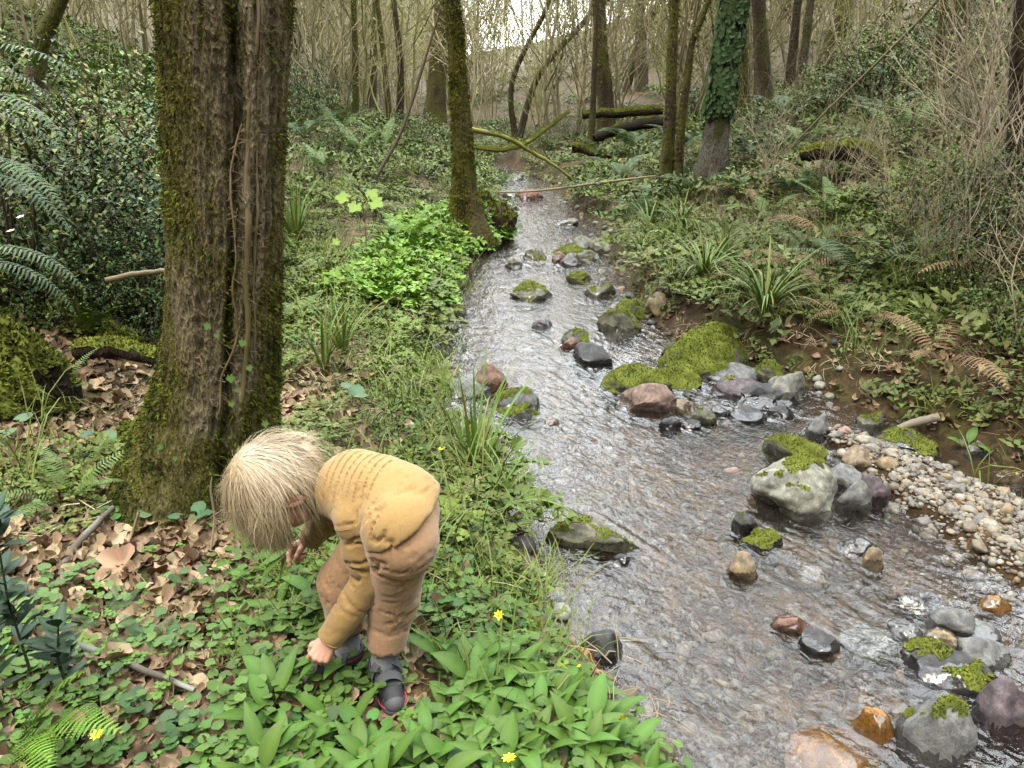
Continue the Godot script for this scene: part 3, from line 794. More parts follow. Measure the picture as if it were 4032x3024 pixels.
func big_tree() -> void:
	var rings: Array = [[Vector3(-1.165, 0.187, -2.620), 0.293], [Vector3(-1.157, 0.342, -2.620), 0.270], [Vector3(-1.134, 0.501, -2.620), 0.251], [Vector3(-1.094, 0.653, -2.620), 0.223], [Vector3(-1.057, 0.818, -2.620), 0.203], [Vector3(-1.017, 1.027, -2.620), 0.194], [Vector3(-0.982, 1.256, -2.620), 0.189], [Vector3(-0.956, 1.441, -2.620), 0.190], [Vector3(-0.929, 1.631, -2.620), 0.192], [Vector3(-0.905, 1.810, -2.620), 0.196], [Vector3(-0.884, 1.968, -2.620), 0.200], [Vector3(-0.862, 2.130, -2.620), 0.203]]
	var base := Vector3(rings[0][0].x, 0.22, rings[0][0].z)
	var o := thing("tree", "thick foreground tree trunk with shaggy moss and peeling bark behind the person", "tree", base, "trees along the stream")
	var local := [[Vector3(-0.03, -0.1, 0.0), 0.4]]
	for q in rings: local.append([q[0] - base, q[1]])
	var last: Array = local[-1]
	for k in 6: local.append([last[0] + Vector3(0.05, 0.9, 0.02) * (k + 1), last[1] * (1.0 - 0.08 * (k + 1))])
	var b := MB.new()
	var rows := 330; var sides := 150
	var bark := Color(0.31, 0.255, 0.145); var old := Color(0.14, 0.112, 0.064); var strip := Color(0.44, 0.365, 0.23); var olive := Color(0.17, 0.15, 0.045)
	for k in rows + 1:
		var t := pow(float(k) / rows, 1.35)
		var c := along(local, t)
		for j in sides:
			var a := TAU * j / sides
			var out := Vector3(cos(a), 0, sin(a))                 # a = PI/2 faces the camera, 0 the stream
			var q: float = c[1]
			var y: float = c[0].y
			var foot := exp(-maxf(y, 0.0) / 0.26)
			q *= 1.0 + foot * (0.75 * maxf(0.0, cos(a - 2.5)) + 0.16 * sin(a * 4.0 + 0.7) - 0.10)
			var p: Vector3 = c[0] + out * q
			var fib := nf.get_noise_2d(a * 1.9 * 0.55, y * 0.14)
			var fine := nf.get_noise_2d(a * 3.4, y * 1.1 + 11.0)
			var rid := absf(nf.get_noise_2d(a * 0.75 + 31.0, y * 0.16))
			# a long split with a dark inside and a lifted strip beside it
			var split := a - (1.10 + 0.05 * sin(y * 4.0) + 0.10 * nf.get_noise_1d(y * 0.25))
			var gap := exp(-pow(split / 0.075, 2.0)) * sm(y / 0.25) * (0.55 + 0.45 * sm(nf.get_noise_1d(y * 0.3 + 4.0) * 3.0 + 0.6))
			var lift := exp(-pow((split + 0.20) / 0.11, 2.0)) + 0.6 * exp(-pow((split + 0.46) / 0.08, 2.0))
			p += out * (0.010 * fib + 0.007 * fine - 0.020 * rid - 0.055 * gap + 0.014 * lift * (1.0 - foot))
			b.v.append(p)
			var col := bark.lerp(old, clampf(rid * 2.2 + fine * 0.35, 0, 1)).lerp(strip, clampf(lift * 0.8 + fib * 0.6, 0, 0.75)).lerp(old, clampf(gap * 1.2, 0, 1))
			var g := sm((big_mask(p + base, out) - 0.25) / 0.4)
			b.c.append(col.lerp(olive, g * 0.85))
	for k in rows:
		for j in sides:
			var a := k * sides + j
			var a2 := k * sides + (j + 1) % sides
			b.i.append_array([a, a2, a + sides, a2, a2 + sides, a + sides])
	b.normals()
	part("trunk", b.make(M.bark), o)
	moss_coat(b, 40000, 0.0095, func(p, n): return big_mask(p + base, n), o, Color(0.035, 0.04, 0.006), Color(0.17, 0.155, 0.025))
	# long hanging moss of the shaded side and the foot
	moss_coat(b, 7000, 0.018, func(p, n): return maxf(0.0, big_mask(p + base, n) - 0.45) * 1.6, o, Color(0.03, 0.045, 0.008), Color(0.13, 0.16, 0.025))
	# climbing ivy stems
	for v in [[[Vector3(-0.917, 0.694, -2.400), 0.011], [Vector3(-0.857, 0.896, -2.400), 0.014], [Vector3(-0.827, 1.088, -2.400), 0.015], [Vector3(-0.801, 1.268, -2.400), 0.016], [Vector3(-0.792, 1.412, -2.400), 0.016], [Vector3(-0.765, 1.535, -2.400), 0.013], [Vector3(-0.742, 1.628, -2.400), 0.012], [Vector3(-0.722, 1.731, -2.400), 0.011], [Vector3(-0.690, 1.842, -2.400), 0.011], [Vector3(-0.656, 1.996, -2.400), 0.009]], [[Vector3(-1.014, 0.663, -2.390), 0.006], [Vector3(-0.984, 0.800, -2.390), 0.005], [Vector3(-0.898, 0.932, -2.390), 0.006], [Vector3(-0.892, 1.090, -2.390), 0.005], [Vector3(-0.861, 1.211, -2.390), 0.005], [Vector3(-0.865, 1.342, -2.390), 0.006], [Vector3(-0.859, 1.441, -2.390), 0.005], [Vector3(-0.816, 1.549, -2.390), 0.005], [Vector3(-0.773, 1.615, -2.390), 0.004]], [[Vector3(-0.809, 0.826, -2.410), 0.006], [Vector3(-0.798, 0.990, -2.410), 0.007], [Vector3(-0.769, 1.146, -2.410), 0.007], [Vector3(-0.742, 1.325, -2.410), 0.007], [Vector3(-0.715, 1.507, -2.410), 0.006], [Vector3(-0.687, 1.679, -2.410), 0.006], [Vector3(-0.662, 1.879, -2.410), 0.006], [Vector3(-0.646, 1.997, -2.410), 0.006]], [[Vector3(-1.037, 0.694, -2.400), 0.004], [Vector3(-1.050, 0.762, -2.400), 0.005], [Vector3(-1.052, 0.830, -2.400), 0.005], [Vector3(-1.056, 0.880, -2.400), 0.004]]]:
		var pts := []; var rr := []
		for k in 60:
			var q := along(v, k / 59.0)
			var p: Vector3 = q[0] - base
			# lay it on the bark
			var c := along(local, 0.0)
			for s in 200:
				c = along(local, s / 199.0)
				if c[0].y >= p.y: break
			var off := Vector3(p.x - c[0].x, 0, p.z - c[0].z).normalized()
			var foot := exp(-maxf(p.y, 0.0) / 0.2)
			pts.append(Vector3(c[0].x, p.y, c[0].z) + off * (c[1] * (1.0 - 0.05 * foot) + 0.004 + 0.006 * nf.get_noise_1d(p.y * 0.7 + v.size())) + Vector3(nf.get_noise_1d(p.y * 0.4) * 0.012, 0, 0))
			rr.append(maxf(0.0025, q[1] * 0.62) * (1.0 + 0.3 * nf.get_noise_1d(p.y * 1.3)))
		var vb := MB.new()
		tube(vb, pts, rr, 8, Color(0.21, 0.155, 0.09), 0.2, Color(0.09, 0.08, 0.02, 0.7))
		for k in 70:                                             # clinging rootlets
			var at: int = rng.randi_range(2, 56)
			var p0: Vector3 = pts[at]
			tube(vb, [p0, p0 + Vector3(r(-0.02, 0.02), r(-0.02, 0.012), r(-0.004, 0.006)), p0 + Vector3(r(-0.04, 0.04), r(-0.04, 0.02), -0.004)], [0.0016, 0.0013, 0.0008], 3, Color(0.2, 0.15, 0.09), 0.0, Color(0, 0, 0, 0), false)
		part("ivy_stem", vb.make(M.twig), o)
	# a few young ivy leaves on the bark
	for q in [Vector3(-0.939, 0.820, -2.375), Vector3(-0.920, 0.778, -2.370), Vector3(-0.944, 0.730, -2.365), Vector3(-0.874, 0.854, -2.380), Vector3(-0.968, 0.966, -2.385), Vector3(-0.991, 0.998, -2.385), Vector3(-0.883, 0.942, -2.385), Vector3(-0.841, 0.655, -2.370), Vector3(-1.177, 0.602, -2.300), Vector3(-1.120, 0.573, -2.270)]:
		var lb := MB.new()
		round_leaf(lb, Vector3.ZERO, Vector3(0, 0, 0.012), r(0.008, 0.013), Basis(Vector3.RIGHT, 1.2) * Basis(Vector3.UP, r(-0.6, 0.6) + PI * 0.5), Color(0.09, 0.16, 0.035), 5)
		var il := part("ivy_leaf", lb.make(M.leaf), o)
		il.position = q - base
	var limb := MB.new(); var lf := MB.new()
	for k in 14: grow(limb, lf, along(local, r(0.72, 0.99))[0], Vector3(r(-1, 1), r(0.2, 0.9), r(-1, 1)).normalized(), r(2.0, 4.0), 0.05, 2, Color(0.15, 0.12, 0.06), 0.5, 0.0)
	var cr := part("crown", limb.make(M.twig), o)
	part("young_leaves", lf.make(M.leaf), cr)

func big_mask(p: Vector3, n: Vector3) -> float:
	var side := -n.x                                             # towards the bushes
	var m := 0.20 + 0.6 * sm((side + 0.15) / 0.9) + 0.45 * sm((n.x - 0.72) / 0.25)
	m += 0.9 * exp(-maxf(0.0, p.y - 0.25) / 0.26)
	m += 0.55 * nf.get_noise_3d(p.x * 0.5, p.y * 0.35, p.z * 0.5) + 0.6 * nz.get_noise_3d(p.x * 7.0, p.y * 5.0, p.z * 7.0)
	return clampf(m, 0.0, 1.0)

func root_tree() -> void:
	var rings: Array = [[Vector3(-0.458, 0.145, -8.375), 0.234], [Vector3(-0.493, 0.396, -8.375), 0.166], [Vector3(-0.511, 0.666, -8.375), 0.129], [Vector3(-0.518, 1.000, -8.375), 0.112], [Vector3(-0.535, 1.505, -8.375), 0.100], [Vector3(-0.568, 2.029, -8.375), 0.091], [Vector3(-0.607, 2.446, -8.375), 0.084], [Vector3(-0.642, 2.886, -8.375), 0.080]]
	var o := wild_tree(rings, "mossy leaning tree on a mound of bare roots at the stream's left edge", 5.0, Color(0.2, 0.16, 0.085), Color(0.16, 0.15, 0.03), 0.75, "tree", "trees along the stream", 6000, 26, 18)
	var m := stone(4, Vector3(0.36, 0.36, 0.34), 3, 0.25, Color(0.05, 0.038, 0.024), 77)
	var p: Vector3 = Vector3(-0.370, 0.000, -8.666)
	p = p - o.position + Vector3(0.0, 0.12, -0.25)
	for k in m.v.size(): m.v[k] += p
	var mound := part("root_mound", m.make(M.soil), o)
	part("moss", moss_on(m, 0.85, 3500.0, 0.03, 0.05).make(M.moss), mound)
	for k in 26:
		var a := r(0.1, PI - 0.4)
		var s := p + Vector3(cos(a) * 0.30, r(0.1, 0.3), sin(a) * 0.28)
		var b := MB.new()
		var pts := [s]
		for j in 5:
			s += Vector3(cos(a) * r(0.0, 0.06), r(-0.13, -0.06), sin(a) * r(0.0, 0.06)) + Vector3(r(-0.04, 0.04), 0, r(-0.04, 0.04))
			pts.append(s)
		tube(b, pts, [0.022, 0.018, 0.014, 0.01, 0.007, 0.003], 5, Color(0.10, 0.075, 0.045), 0.2, Color(0.08, 0.085, 0.02, 0.6), false)
		part("root", b.make(M.twig), o)

func ivy_tree() -> void:
	var rings: Array = [[Vector3(2.326, 0.579, -9.128), 0.211], [Vector3(2.325, 0.804, -9.128), 0.161], [Vector3(2.335, 1.085, -9.128), 0.140], [Vector3(2.336, 1.434, -9.128), 0.130], [Vector3(2.353, 1.867, -9.128), 0.120], [Vector3(2.375, 2.329, -9.128), 0.113], [Vector3(2.396, 2.772, -9.128), 0.108], [Vector3(2.406, 3.115, -9.128), 0.101]]
	var o := wild_tree(rings, "grey trunk wrapped in dark ivy leaves on the right bank", 5.0, Color(0.25, 0.225, 0.185), Color(0.10, 0.10, 0.03), 0.3, "tree", "trees along the stream", 700, 26, 18)
	var b := MB.new()
	for k in 9: round_leaf(b, Vector3.ZERO, Vector3(r(-0.09, 0.09), r(-0.09, 0.09), r(0.005, 0.03)), r(0.022, 0.036), Basis(Vector3(1, 0, 0), PI * 0.5 + r(-0.5, 0.5)).rotated(Vector3(0, 0, 1), r(0, TAU)), Color(0.05, 0.09, 0.035), 5)
	var mesh := b.make(M.glossy_leaf)
	var xs := []
	for k in 420:
		var t := pow(rng.randf(), 0.75)
		var c := along(rings, lerpf(0.38, 1.0, t))
		var a := r(-0.3, PI + 0.3)
		var out := Vector3(cos(a), 0, sin(a))
		if nf.get_noise_2d(a * 0.3, c[0].y * 0.3) < -0.02 and t < 0.6: continue
		xs.append(Transform3D(Basis(Vector3.UP, atan2(out.x, out.z)).scaled(Vector3.ONE * r(0.6, 1.1)), c[0] - o.position + out * (c[1] + r(-0.01, 0.02))))
	copies("ivy", mesh, xs, [], o)

func trees() -> void:
	big_tree()
	root_tree()
	ivy_tree()
	var br := Color(0.16, 0.125, 0.075); var mo := Color(0.17, 0.165, 0.04); var pale := Color(0.27, 0.23, 0.16)
	var specs := [
		[[[Vector3(1.913, 0.485, -9.778), 0.099], [Vector3(1.917, 1.038, -9.778), 0.074], [Vector3(1.901, 1.671, -9.778), 0.066], [Vector3(1.863, 2.562, -9.778), 0.059], [Vector3(1.851, 2.984, -9.778), 0.052]], "thin mossy trunk standing first in front of the ivy-wrapped trunk", br, mo, 0.8, 500],
		[[[Vector3(2.054, 0.540, -9.694), 0.063], [Vector3(2.042, 1.098, -9.694), 0.050], [Vector3(2.073, 1.773, -9.694), 0.044], [Vector3(2.097, 2.122, -9.694), 0.038], [Vector3(2.199, 2.413, -9.694), 0.032]], "thin forked mossy stem between the slender trunk and the ivy-wrapped one", br, mo, 0.9, 300],
		[[[Vector3(1.905, 0.560, -16.093), 0.196], [Vector3(1.853, 1.279, -16.093), 0.156], [Vector3(1.743, 2.121, -16.093), 0.135], [Vector3(1.630, 3.087, -16.093), 0.123], [Vector3(1.569, 3.705, -16.093), 0.112]], "straight mossy trunk beside the fallen mossy log", br, mo, 0.6, 300],
		[[[Vector3(1.414, 0.420, -14.400), 0.067], [Vector3(1.438, 1.096, -14.400), 0.058], [Vector3(1.440, 1.859, -14.400), 0.049], [Vector3(1.443, 2.947, -14.400), 0.043]], "slender stem at the far right shore next to the straight mossy trunk", br, mo, 0.7, 0],
		[[[Vector3(3.899, 1.251, -12.474), 0.143], [Vector3(3.805, 1.780, -12.474), 0.119], [Vector3(3.686, 2.417, -12.474), 0.110], [Vector3(3.571, 3.028, -12.474), 0.101]], "dark trunk just right of the ivy-wrapped trunk", Color(0.2, 0.165, 0.105), mo, 0.4, 0],
		[[[Vector3(3.664, 1.170, -12.773), 0.081], [Vector3(3.587, 1.847, -12.773), 0.072], [Vector3(3.449, 2.811, -12.773), 0.063]], "mossy pole-like trunk behind the ivy-wrapped trunk", br, mo, 0.8, 0],
		[[[Vector3(4.201, 1.419, -12.421), 0.078], [Vector3(4.201, 2.037, -12.421), 0.069], [Vector3(4.179, 2.782, -12.421), 0.061]], "narrow dark leaning trunk on the right slope", Color(0.2, 0.165, 0.105), mo, 0.4, 0],
		[[[Vector3(4.293, 1.489, -12.265), 0.070], [Vector3(4.318, 2.096, -12.265), 0.061], [Vector3(4.314, 2.769, -12.265), 0.060]], "second narrow leaning trunk on the right slope, paler", pale, mo, 0.5, 0],
		[[[Vector3(7.421, 1.695, -19.520), 0.253], [Vector3(7.514, 2.499, -19.520), 0.217], [Vector3(7.652, 3.372, -19.520), 0.202], [Vector3(7.722, 3.843, -19.520), 0.189]], "broad yellowish leaning trunk on the right slope", Color(0.28, 0.22, 0.12), mo, 0.6, 0],
		[[[Vector3(4.345, 1.443, -8.222), 0.103], [Vector3(4.341, 1.898, -8.222), 0.087], [Vector3(4.351, 2.433, -8.222), 0.081]], "leaning brown trunk near the right edge of the slope", Color(0.22, 0.17, 0.1), mo, 0.6, 0],
		[[[Vector3(4.448, 1.475, -8.603), 0.049], [Vector3(4.418, 1.949, -8.603), 0.041], [Vector3(4.375, 2.465, -8.603), 0.037]], "thin mossy stem hugging the leaning brown trunk", br, mo, 0.9, 0],
		[[[Vector3(3.313, 0.861, -5.035), 0.091], [Vector3(3.216, 1.299, -5.035), 0.073], [Vector3(3.111, 1.788, -5.035), 0.065], [Vector3(3.043, 2.168, -5.035), 0.060]], "dark trunk at the right edge of the picture", Color(0.12, 0.095, 0.065), mo, 0.3, 0],
		[[[Vector3(3.668, 1.381, -23.104), 0.170], [Vector3(3.583, 2.519, -23.104), 0.154], [Vector3(3.497, 3.670, -23.104), 0.138]], "far pale trunk above the fallen mossy log", pale, mo, 0.2, 0],
		[[[Vector3(3.225, 1.316, -23.283), 0.106], [Vector3(3.546, 2.525, -23.283), 0.091], [Vector3(4.044, 3.685, -23.283), 0.082]], "dark slanting stem left of the thin mossy trunk", Color(0.2, 0.165, 0.105), mo, 0.3, 0],
		[[[Vector3(-2.246, 0.453, -23.495), 0.311], [Vector3(-2.111, 1.929, -23.495), 0.264], [Vector3(-1.932, 3.702, -23.495), 0.230]], "mossy trunk hidden behind the leaning tree on roots", br, mo, 0.8, 300],
		[[[Vector3(-2.177, 0.895, -15.487), 0.071], [Vector3(-2.088, 1.868, -15.487), 0.061], [Vector3(-2.159, 3.037, -15.487), 0.051]], "dark hazel stem on the left slope", br, mo, 0.4, 0],
		[[[Vector3(-2.302, 0.914, -15.139), 0.061], [Vector3(-2.330, 1.865, -15.139), 0.051], [Vector3(-2.399, 3.008, -15.139), 0.045]], "yellowish hazel stem left of the dark one", pale, mo, 0.8, 0],
		[[[Vector3(-3.174, 1.073, -18.137), 0.104], [Vector3(-3.056, 1.888, -18.137), 0.092], [Vector3(-2.903, 3.257, -18.137), 0.079]], "short pale trunk on the left slope", Color(0.3, 0.24, 0.15), mo, 0.2, 0],
		[[[Vector3(-2.930, 1.068, -15.018), 0.060], [Vector3(-2.851, 1.864, -15.018), 0.055], [Vector3(-2.797, 2.998, -15.018), 0.049]], "pale upright sapling on the left slope nearest the big trunk", pale, mo, 0.7, 0],
		[[[Vector3(0.130, 0.389, -18.691), 0.076], [Vector3(0.569, 1.697, -18.691), 0.069], [Vector3(1.484, 2.749, -18.691), 0.062], [Vector3(2.270, 3.485, -18.691), 0.056]], "stem slanting from the stream's bend towards the upper right", pale, mo, 0.6, 0],
		[[[Vector3(0.108, 0.389, -18.691), 0.065], [Vector3(0.000, 1.599, -18.691), 0.058], [Vector3(0.657, 2.935, -18.691), 0.051], [Vector3(0.951, 3.575, -18.691), 0.046]], "stem leaning over the stream's bend", br, mo, 0.4, 0],
		[[[Vector3(-5.301, 1.631, -8.947), 0.101], [Vector3(-5.042, 2.093, -8.947), 0.084], [Vector3(-4.754, 2.493, -8.947), 0.073]], "mossy limb rising among the dark bushes", br, mo, 0.9, 300],
		[[[Vector3(-8.002, 2.142, -30.637), 0.258], [Vector3(-7.870, 3.388, -30.637), 0.220], [Vector3(-7.792, 4.741, -30.637), 0.199]], "black trunk peeping out behind the thick foreground trunk", Color(0.05, 0.04, 0.03), mo, 0.1, 0],
	]
	# two trees stand on the right bank just out of the picture and hang over the water
	specs.append([[[Vector3(4.3, 0.8, -3.4), 0.16], [Vector3(4.2, 2.2, -3.4), 0.14], [Vector3(4.0, 3.6, -3.5), 0.12]], "tall trunk on the right bank beyond the picture's edge", br, mo, 0.5, 0])
	specs.append([[[Vector3(5.0, 1.2, -6.2), 0.17], [Vector3(4.8, 3.0, -6.2), 0.15], [Vector3(4.4, 4.6, -6.3), 0.13]], "tall evergreen tree on the right bank, hanging over the water above the picture", br, mo, 0.5, 0])
	var last: Node3D
	for s in specs: last = wild_tree(s[0], s[1], 4.0, s[2], s[3], s[4], "tree", "trees along the stream", s[5], 12)
	# its evergreen crown, which the near water mirrors as dark patches between the sky
	var cr := MB.new()
	for k in 330:
		var q := Vector3(r(-1, 1), r(-1, 1), r(-1, 1))
		if q.length() > 1.0 or nz.get_noise_3d(q.x * 5.0, q.y * 4.0, q.z * 5.0) < -0.08: continue
		q = Vector3(4.1, 6.3, -8.0) + q * Vector3(3.4, 1.3, 2.2) - last.position
		for j in 16: chip(cr, Transform3D(Basis(Vector3.UP, r(0, TAU)) * Basis(Vector3.RIGHT, r(0.3, 2.4)), q + Vector3(r(-0.22, 0.22), r(-0.16, 0.16), r(-0.22, 0.22))), r(0.08, 0.13), r(0.045, 0.065), Color(0.04, 0.065, 0.022))
	part("foliage", cr.make(M.glossy_leaf), last)
	# fallen wood
	fallen("fallen_log", "horizontal log under thick yellow-green moss between the right-hand trunks", [Vector3(1.351, 1.063, -15.500), Vector3(1.723, 1.088, -15.500), Vector3(2.226, 1.113, -15.300), Vector3(2.836, 1.158, -15.200)], [0.07, 0.085, 0.09, 0.08], Color(0.09, 0.07, 0.045), 1.0)
	fallen("fallen_log", "dark log lying below the yellow-green mossy one", [Vector3(1.474, 0.716, -14.200), Vector3(1.837, 0.873, -14.200), Vector3(2.290, 0.977, -14.000), Vector3(2.690, 1.023, -14.000)], [0.08, 0.09, 0.1, 0.1], Color(0.05, 0.038, 0.027), 0.35)
	fallen("fallen_log", "short mossy elbow of wood over the far right shore", [Vector3(1.046, 0.593, -13.600), Vector3(1.188, 0.624, -13.600), Vector3(1.440, 0.535, -13.400), Vector3(1.592, 0.479, -13.200)], [0.07, 0.08, 0.08, 0.07], Color(0.09, 0.07, 0.04), 1.0)
	fallen("fallen_log", "broken log with a moss cushion jutting out over the right slope", [Vector3(2.618, 1.081, -7.200), Vector3(2.833, 1.130, -7.100), Vector3(3.040, 1.123, -7.000), Vector3(3.219, 1.015, -6.900), Vector3(3.507, 0.902, -6.700), Vector3(3.729, 0.772, -6.400)], [0.05, 0.085, 0.1, 0.1, 0.12, 0.12], Color(0.06, 0.045, 0.03), 0.9)
	fallen("fallen_branch", "long bare pole lying across the far stream", [Vector3(-0.322, 0.280, -10.600), Vector3(0.334, 0.332, -10.400), Vector3(1.112, 0.454, -10.200), Vector3(1.753, 0.548, -10.100), Vector3(2.235, 0.594, -10.000)], [0.008, 0.014, 0.016, 0.015, 0.012], Color(0.26, 0.21, 0.13), 0.0, Color(0.16, 0.16, 0.04, 0.5))
	fallen("fallen_branch", "arching mossy branch drooping into the far stream", [Vector3(-0.554, 1.120, -10.200), Vector3(-0.157, 1.039, -10.400), Vector3(0.272, 0.813, -10.600), Vector3(0.655, 0.574, -10.700), Vector3(0.856, 0.402, -10.800)], [0.035, 0.033, 0.028, 0.02, 0.01], Color(0.22, 0.2, 0.08), 0.4, Color(0.2, 0.2, 0.04, 0.8))
	fallen("fallen_branch", "mossy branch lying low at the far water's edge", [Vector3(-0.575, 0.673, -13.000), Vector3(-0.121, 0.644, -13.000), Vector3(0.339, 0.782, -13.300), Vector3(0.965, 1.206, -13.600)], [0.04, 0.045, 0.04, 0.03], Color(0.18, 0.17, 0.05), 0.8)
	fallen("fallen_branch", "long dead branch slanting up across the right slope", [Vector3(2.153, 0.715, -8.000), Vector3(2.591, 1.070, -7.600), Vector3(2.816, 1.481, -7.200), Vector3(2.956, 1.802, -6.800), Vector3(3.106, 2.156, -6.400), Vector3(3.167, 2.355, -6.200)], [0.004, 0.008, 0.010, 0.011, 0.013, 0.014], Color(0.22, 0.18, 0.13), 0.0, Color(0.17, 0.17, 0.05, 0.5))
	fallen("fallen_branch", "grey driftwood stick at the side channel", [Vector3(2.030, 0.030, -3.635), Vector3(2.131, 0.060, -3.646), Vector3(2.236, 0.100, -3.628)], [0.016, 0.022, 0.024], Color(0.19, 0.16, 0.12), 0.0)
	fallen("fallen_branch", "dark stick leaning on the far left bank", [Vector3(-1.374, 0.807, -8.000), Vector3(-1.127, 1.243, -8.200), Vector3(-0.952, 1.726, -8.400), Vector3(-0.734, 2.359, -8.600)], [0.016, 0.018, 0.016, 0.01], Color(0.08, 0.062, 0.04), 0.0)
	fallen("fallen_branch", "lichen-covered stick on the leaf litter", [Vector3(-1.373, 0.300, -1.881), Vector3(-1.424, 0.320, -2.066), Vector3(-1.413, 0.340, -2.198), Vector3(-1.387, 0.360, -2.298)], [0.012, 0.013, 0.012, 0.008], Color(0.1, 0.085, 0.065), 0.0, Color(0.26, 0.27, 0.23, 0.8))
	fallen("fallen_branch", "grey rotting stick between the ferns and violets", [Vector3(-1.473, 0.330, -1.749), Vector3(-1.253, 0.320, -1.678), Vector3(-1.071, 0.310, -1.614), Vector3(-0.809, 0.300, -1.508)], [0.013, 0.012, 0.010, 0.007], Color(0.09, 0.078, 0.06), 0.0, Color(0.3, 0.31, 0.27, 0.6))
	fallen("fallen_branch", "thin bare twig leaning on the thick foreground trunk", [Vector3(-0.993, 0.300, -2.121), Vector3(-0.981, 0.400, -2.160), Vector3(-0.980, 0.500, -2.167), Vector3(-0.969, 0.550, -2.170)], [0.004, 0.0035, 0.003, 0.002], Color(0.24, 0.19, 0.12), 0.0)
	fallen("fallen_branch", "bent pale twig rising from the litter below the trunk", [Vector3(-1.284, 0.290, -2.109), Vector3(-1.267, 0.340, -2.170), Vector3(-1.229, 0.420, -2.170)], [0.006, 0.005, 0.004], Color(0.3, 0.24, 0.15), 0.0)
	fallen("fallen_branch", "brown stick across the dark bushes behind the trunk", [Vector3(-1.959, 0.837, -3.600), Vector3(-1.796, 0.871, -3.600), Vector3(-1.642, 0.885, -3.600)], [0.014, 0.013, 0.012], Color(0.2, 0.16, 0.1), 0.0)
	fallen("fallen_branch", "mossy root-like log on the litter left of the trunk", [Vector3(-2.171, 0.469, -3.600), Vector3(-1.927, 0.524, -3.500), Vector3(-1.662, 0.506, -3.400)], [0.05, 0.045, 0.04], Color(0.07, 0.05, 0.03), 0.9)

# ---------- the thicket behind
func thicket(sd: int, stems: int, high: float, col: Color, leafy: float) -> Array:
	rng.seed = sd
	var b := MB.new(); var lf := MB.new()
	for k in stems:
		var a := r(0, TAU)
		grow(b, lf, Vector3(cos(a), -0.05, sin(a)) * r(0.05, 0.3), (Vector3(cos(a), 0, sin(a)) * r(0.05, 0.5) + Vector3.UP * 1.3).normalized(), high * r(0.6, 1.0), r(0.011, 0.026), 2, col, leafy, -0.06)
	return [b.make(M.twig), lf.make(M.leaf)]

func background() -> void:
	var protos := []
	var tone := [Color(0.31, 0.265, 0.15), Color(0.25, 0.205, 0.115), Color(0.33, 0.29, 0.18), Color(0.27, 0.265, 0.09), Color(0.29, 0.25, 0.14), Color(0.23, 0.2, 0.105)]
	for k in 6: protos.append(thicket(50 + k, 4 + k % 3, 5.5, tone[k], [0.8, 0.95, 0.5, 0.95, 0.7, 0.9][k]))
	PR.bare = [thicket(71, 7, 5.0, Color(0.33, 0.28, 0.19), 0.0)[0], thicket(72, 8, 5.0, Color(0.28, 0.23, 0.15), 0.0)[0]]
	rng.seed = 77
	# nearer saplings one can tell apart
	var spots := []
	for tries in 900:
		if spots.size() >= 46: break
		var d := r(9.5, 21.0)
		var x := r(-0.75, 0.75) * d
		var l := tab(XL, d); var q := tab(XR, d)
		if x > l - 0.7 and x < q + 0.9: continue
		if x > 0.0 and d < 13.0 and x < 6.0: continue
		if x < 0.0 and x > -3.4 and d < 13.0: continue
		spots.append([x, d])
	var say := ["bare multi-stemmed hazel on the left slope", "bare multi-stemmed hazel on the right slope"]
	for k in spots.size():
		var s = spots[k]
		var o := thing("hazel_sapling", say[0 if s[0] < 0.0 else 1], "sapling", on(s[0], -s[1]), "bare hazels on the left slope" if s[0] < 0.0 else "bare hazels on the right slope")
		var pr = protos[k % 6]
		part("stems", pr[0], o)
		part("young_leaves", pr[1], o)
		o.rotation.y = r(0, TAU); o.scale = Vector3.ONE * r(0.6, 1.1)
	# the wood beyond reads as one mass
	var xs := [[], [], [], [], [], []]
	for k in 200:
		var d := 15.0 * pow(3.0, rng.randf())
		var x := r(-0.85, 0.85) * d
		if x > tab(XL, d) - 0.3 and x < tab(XR, d) + 0.3 and d < 26.0: continue
		xs[k % 6].append(Transform3D(Basis(Vector3.UP, r(0, TAU)).scaled(Vector3.ONE * r(0.8, 1.7)), on(x, -d)))
	for k in 60:
		var d := r(27.0, 46.0)
		var x := r(-0.25, 0.25) * d
		xs[k % 6].append(Transform3D(Basis(Vector3.UP, r(0, TAU)).scaled(Vector3.ONE * r(0.9, 1.5)), on(x, -d)))
	for k in 6:
		stuff(copies("distant_wood", protos[k][0], xs[k], []), "pale bare thicket filling the far valley", "wood")
		stuff(copies("distant_wood_leaves", protos[k][1], xs[k], []), "first yellow-green leaves in the far thicket", "foliage")


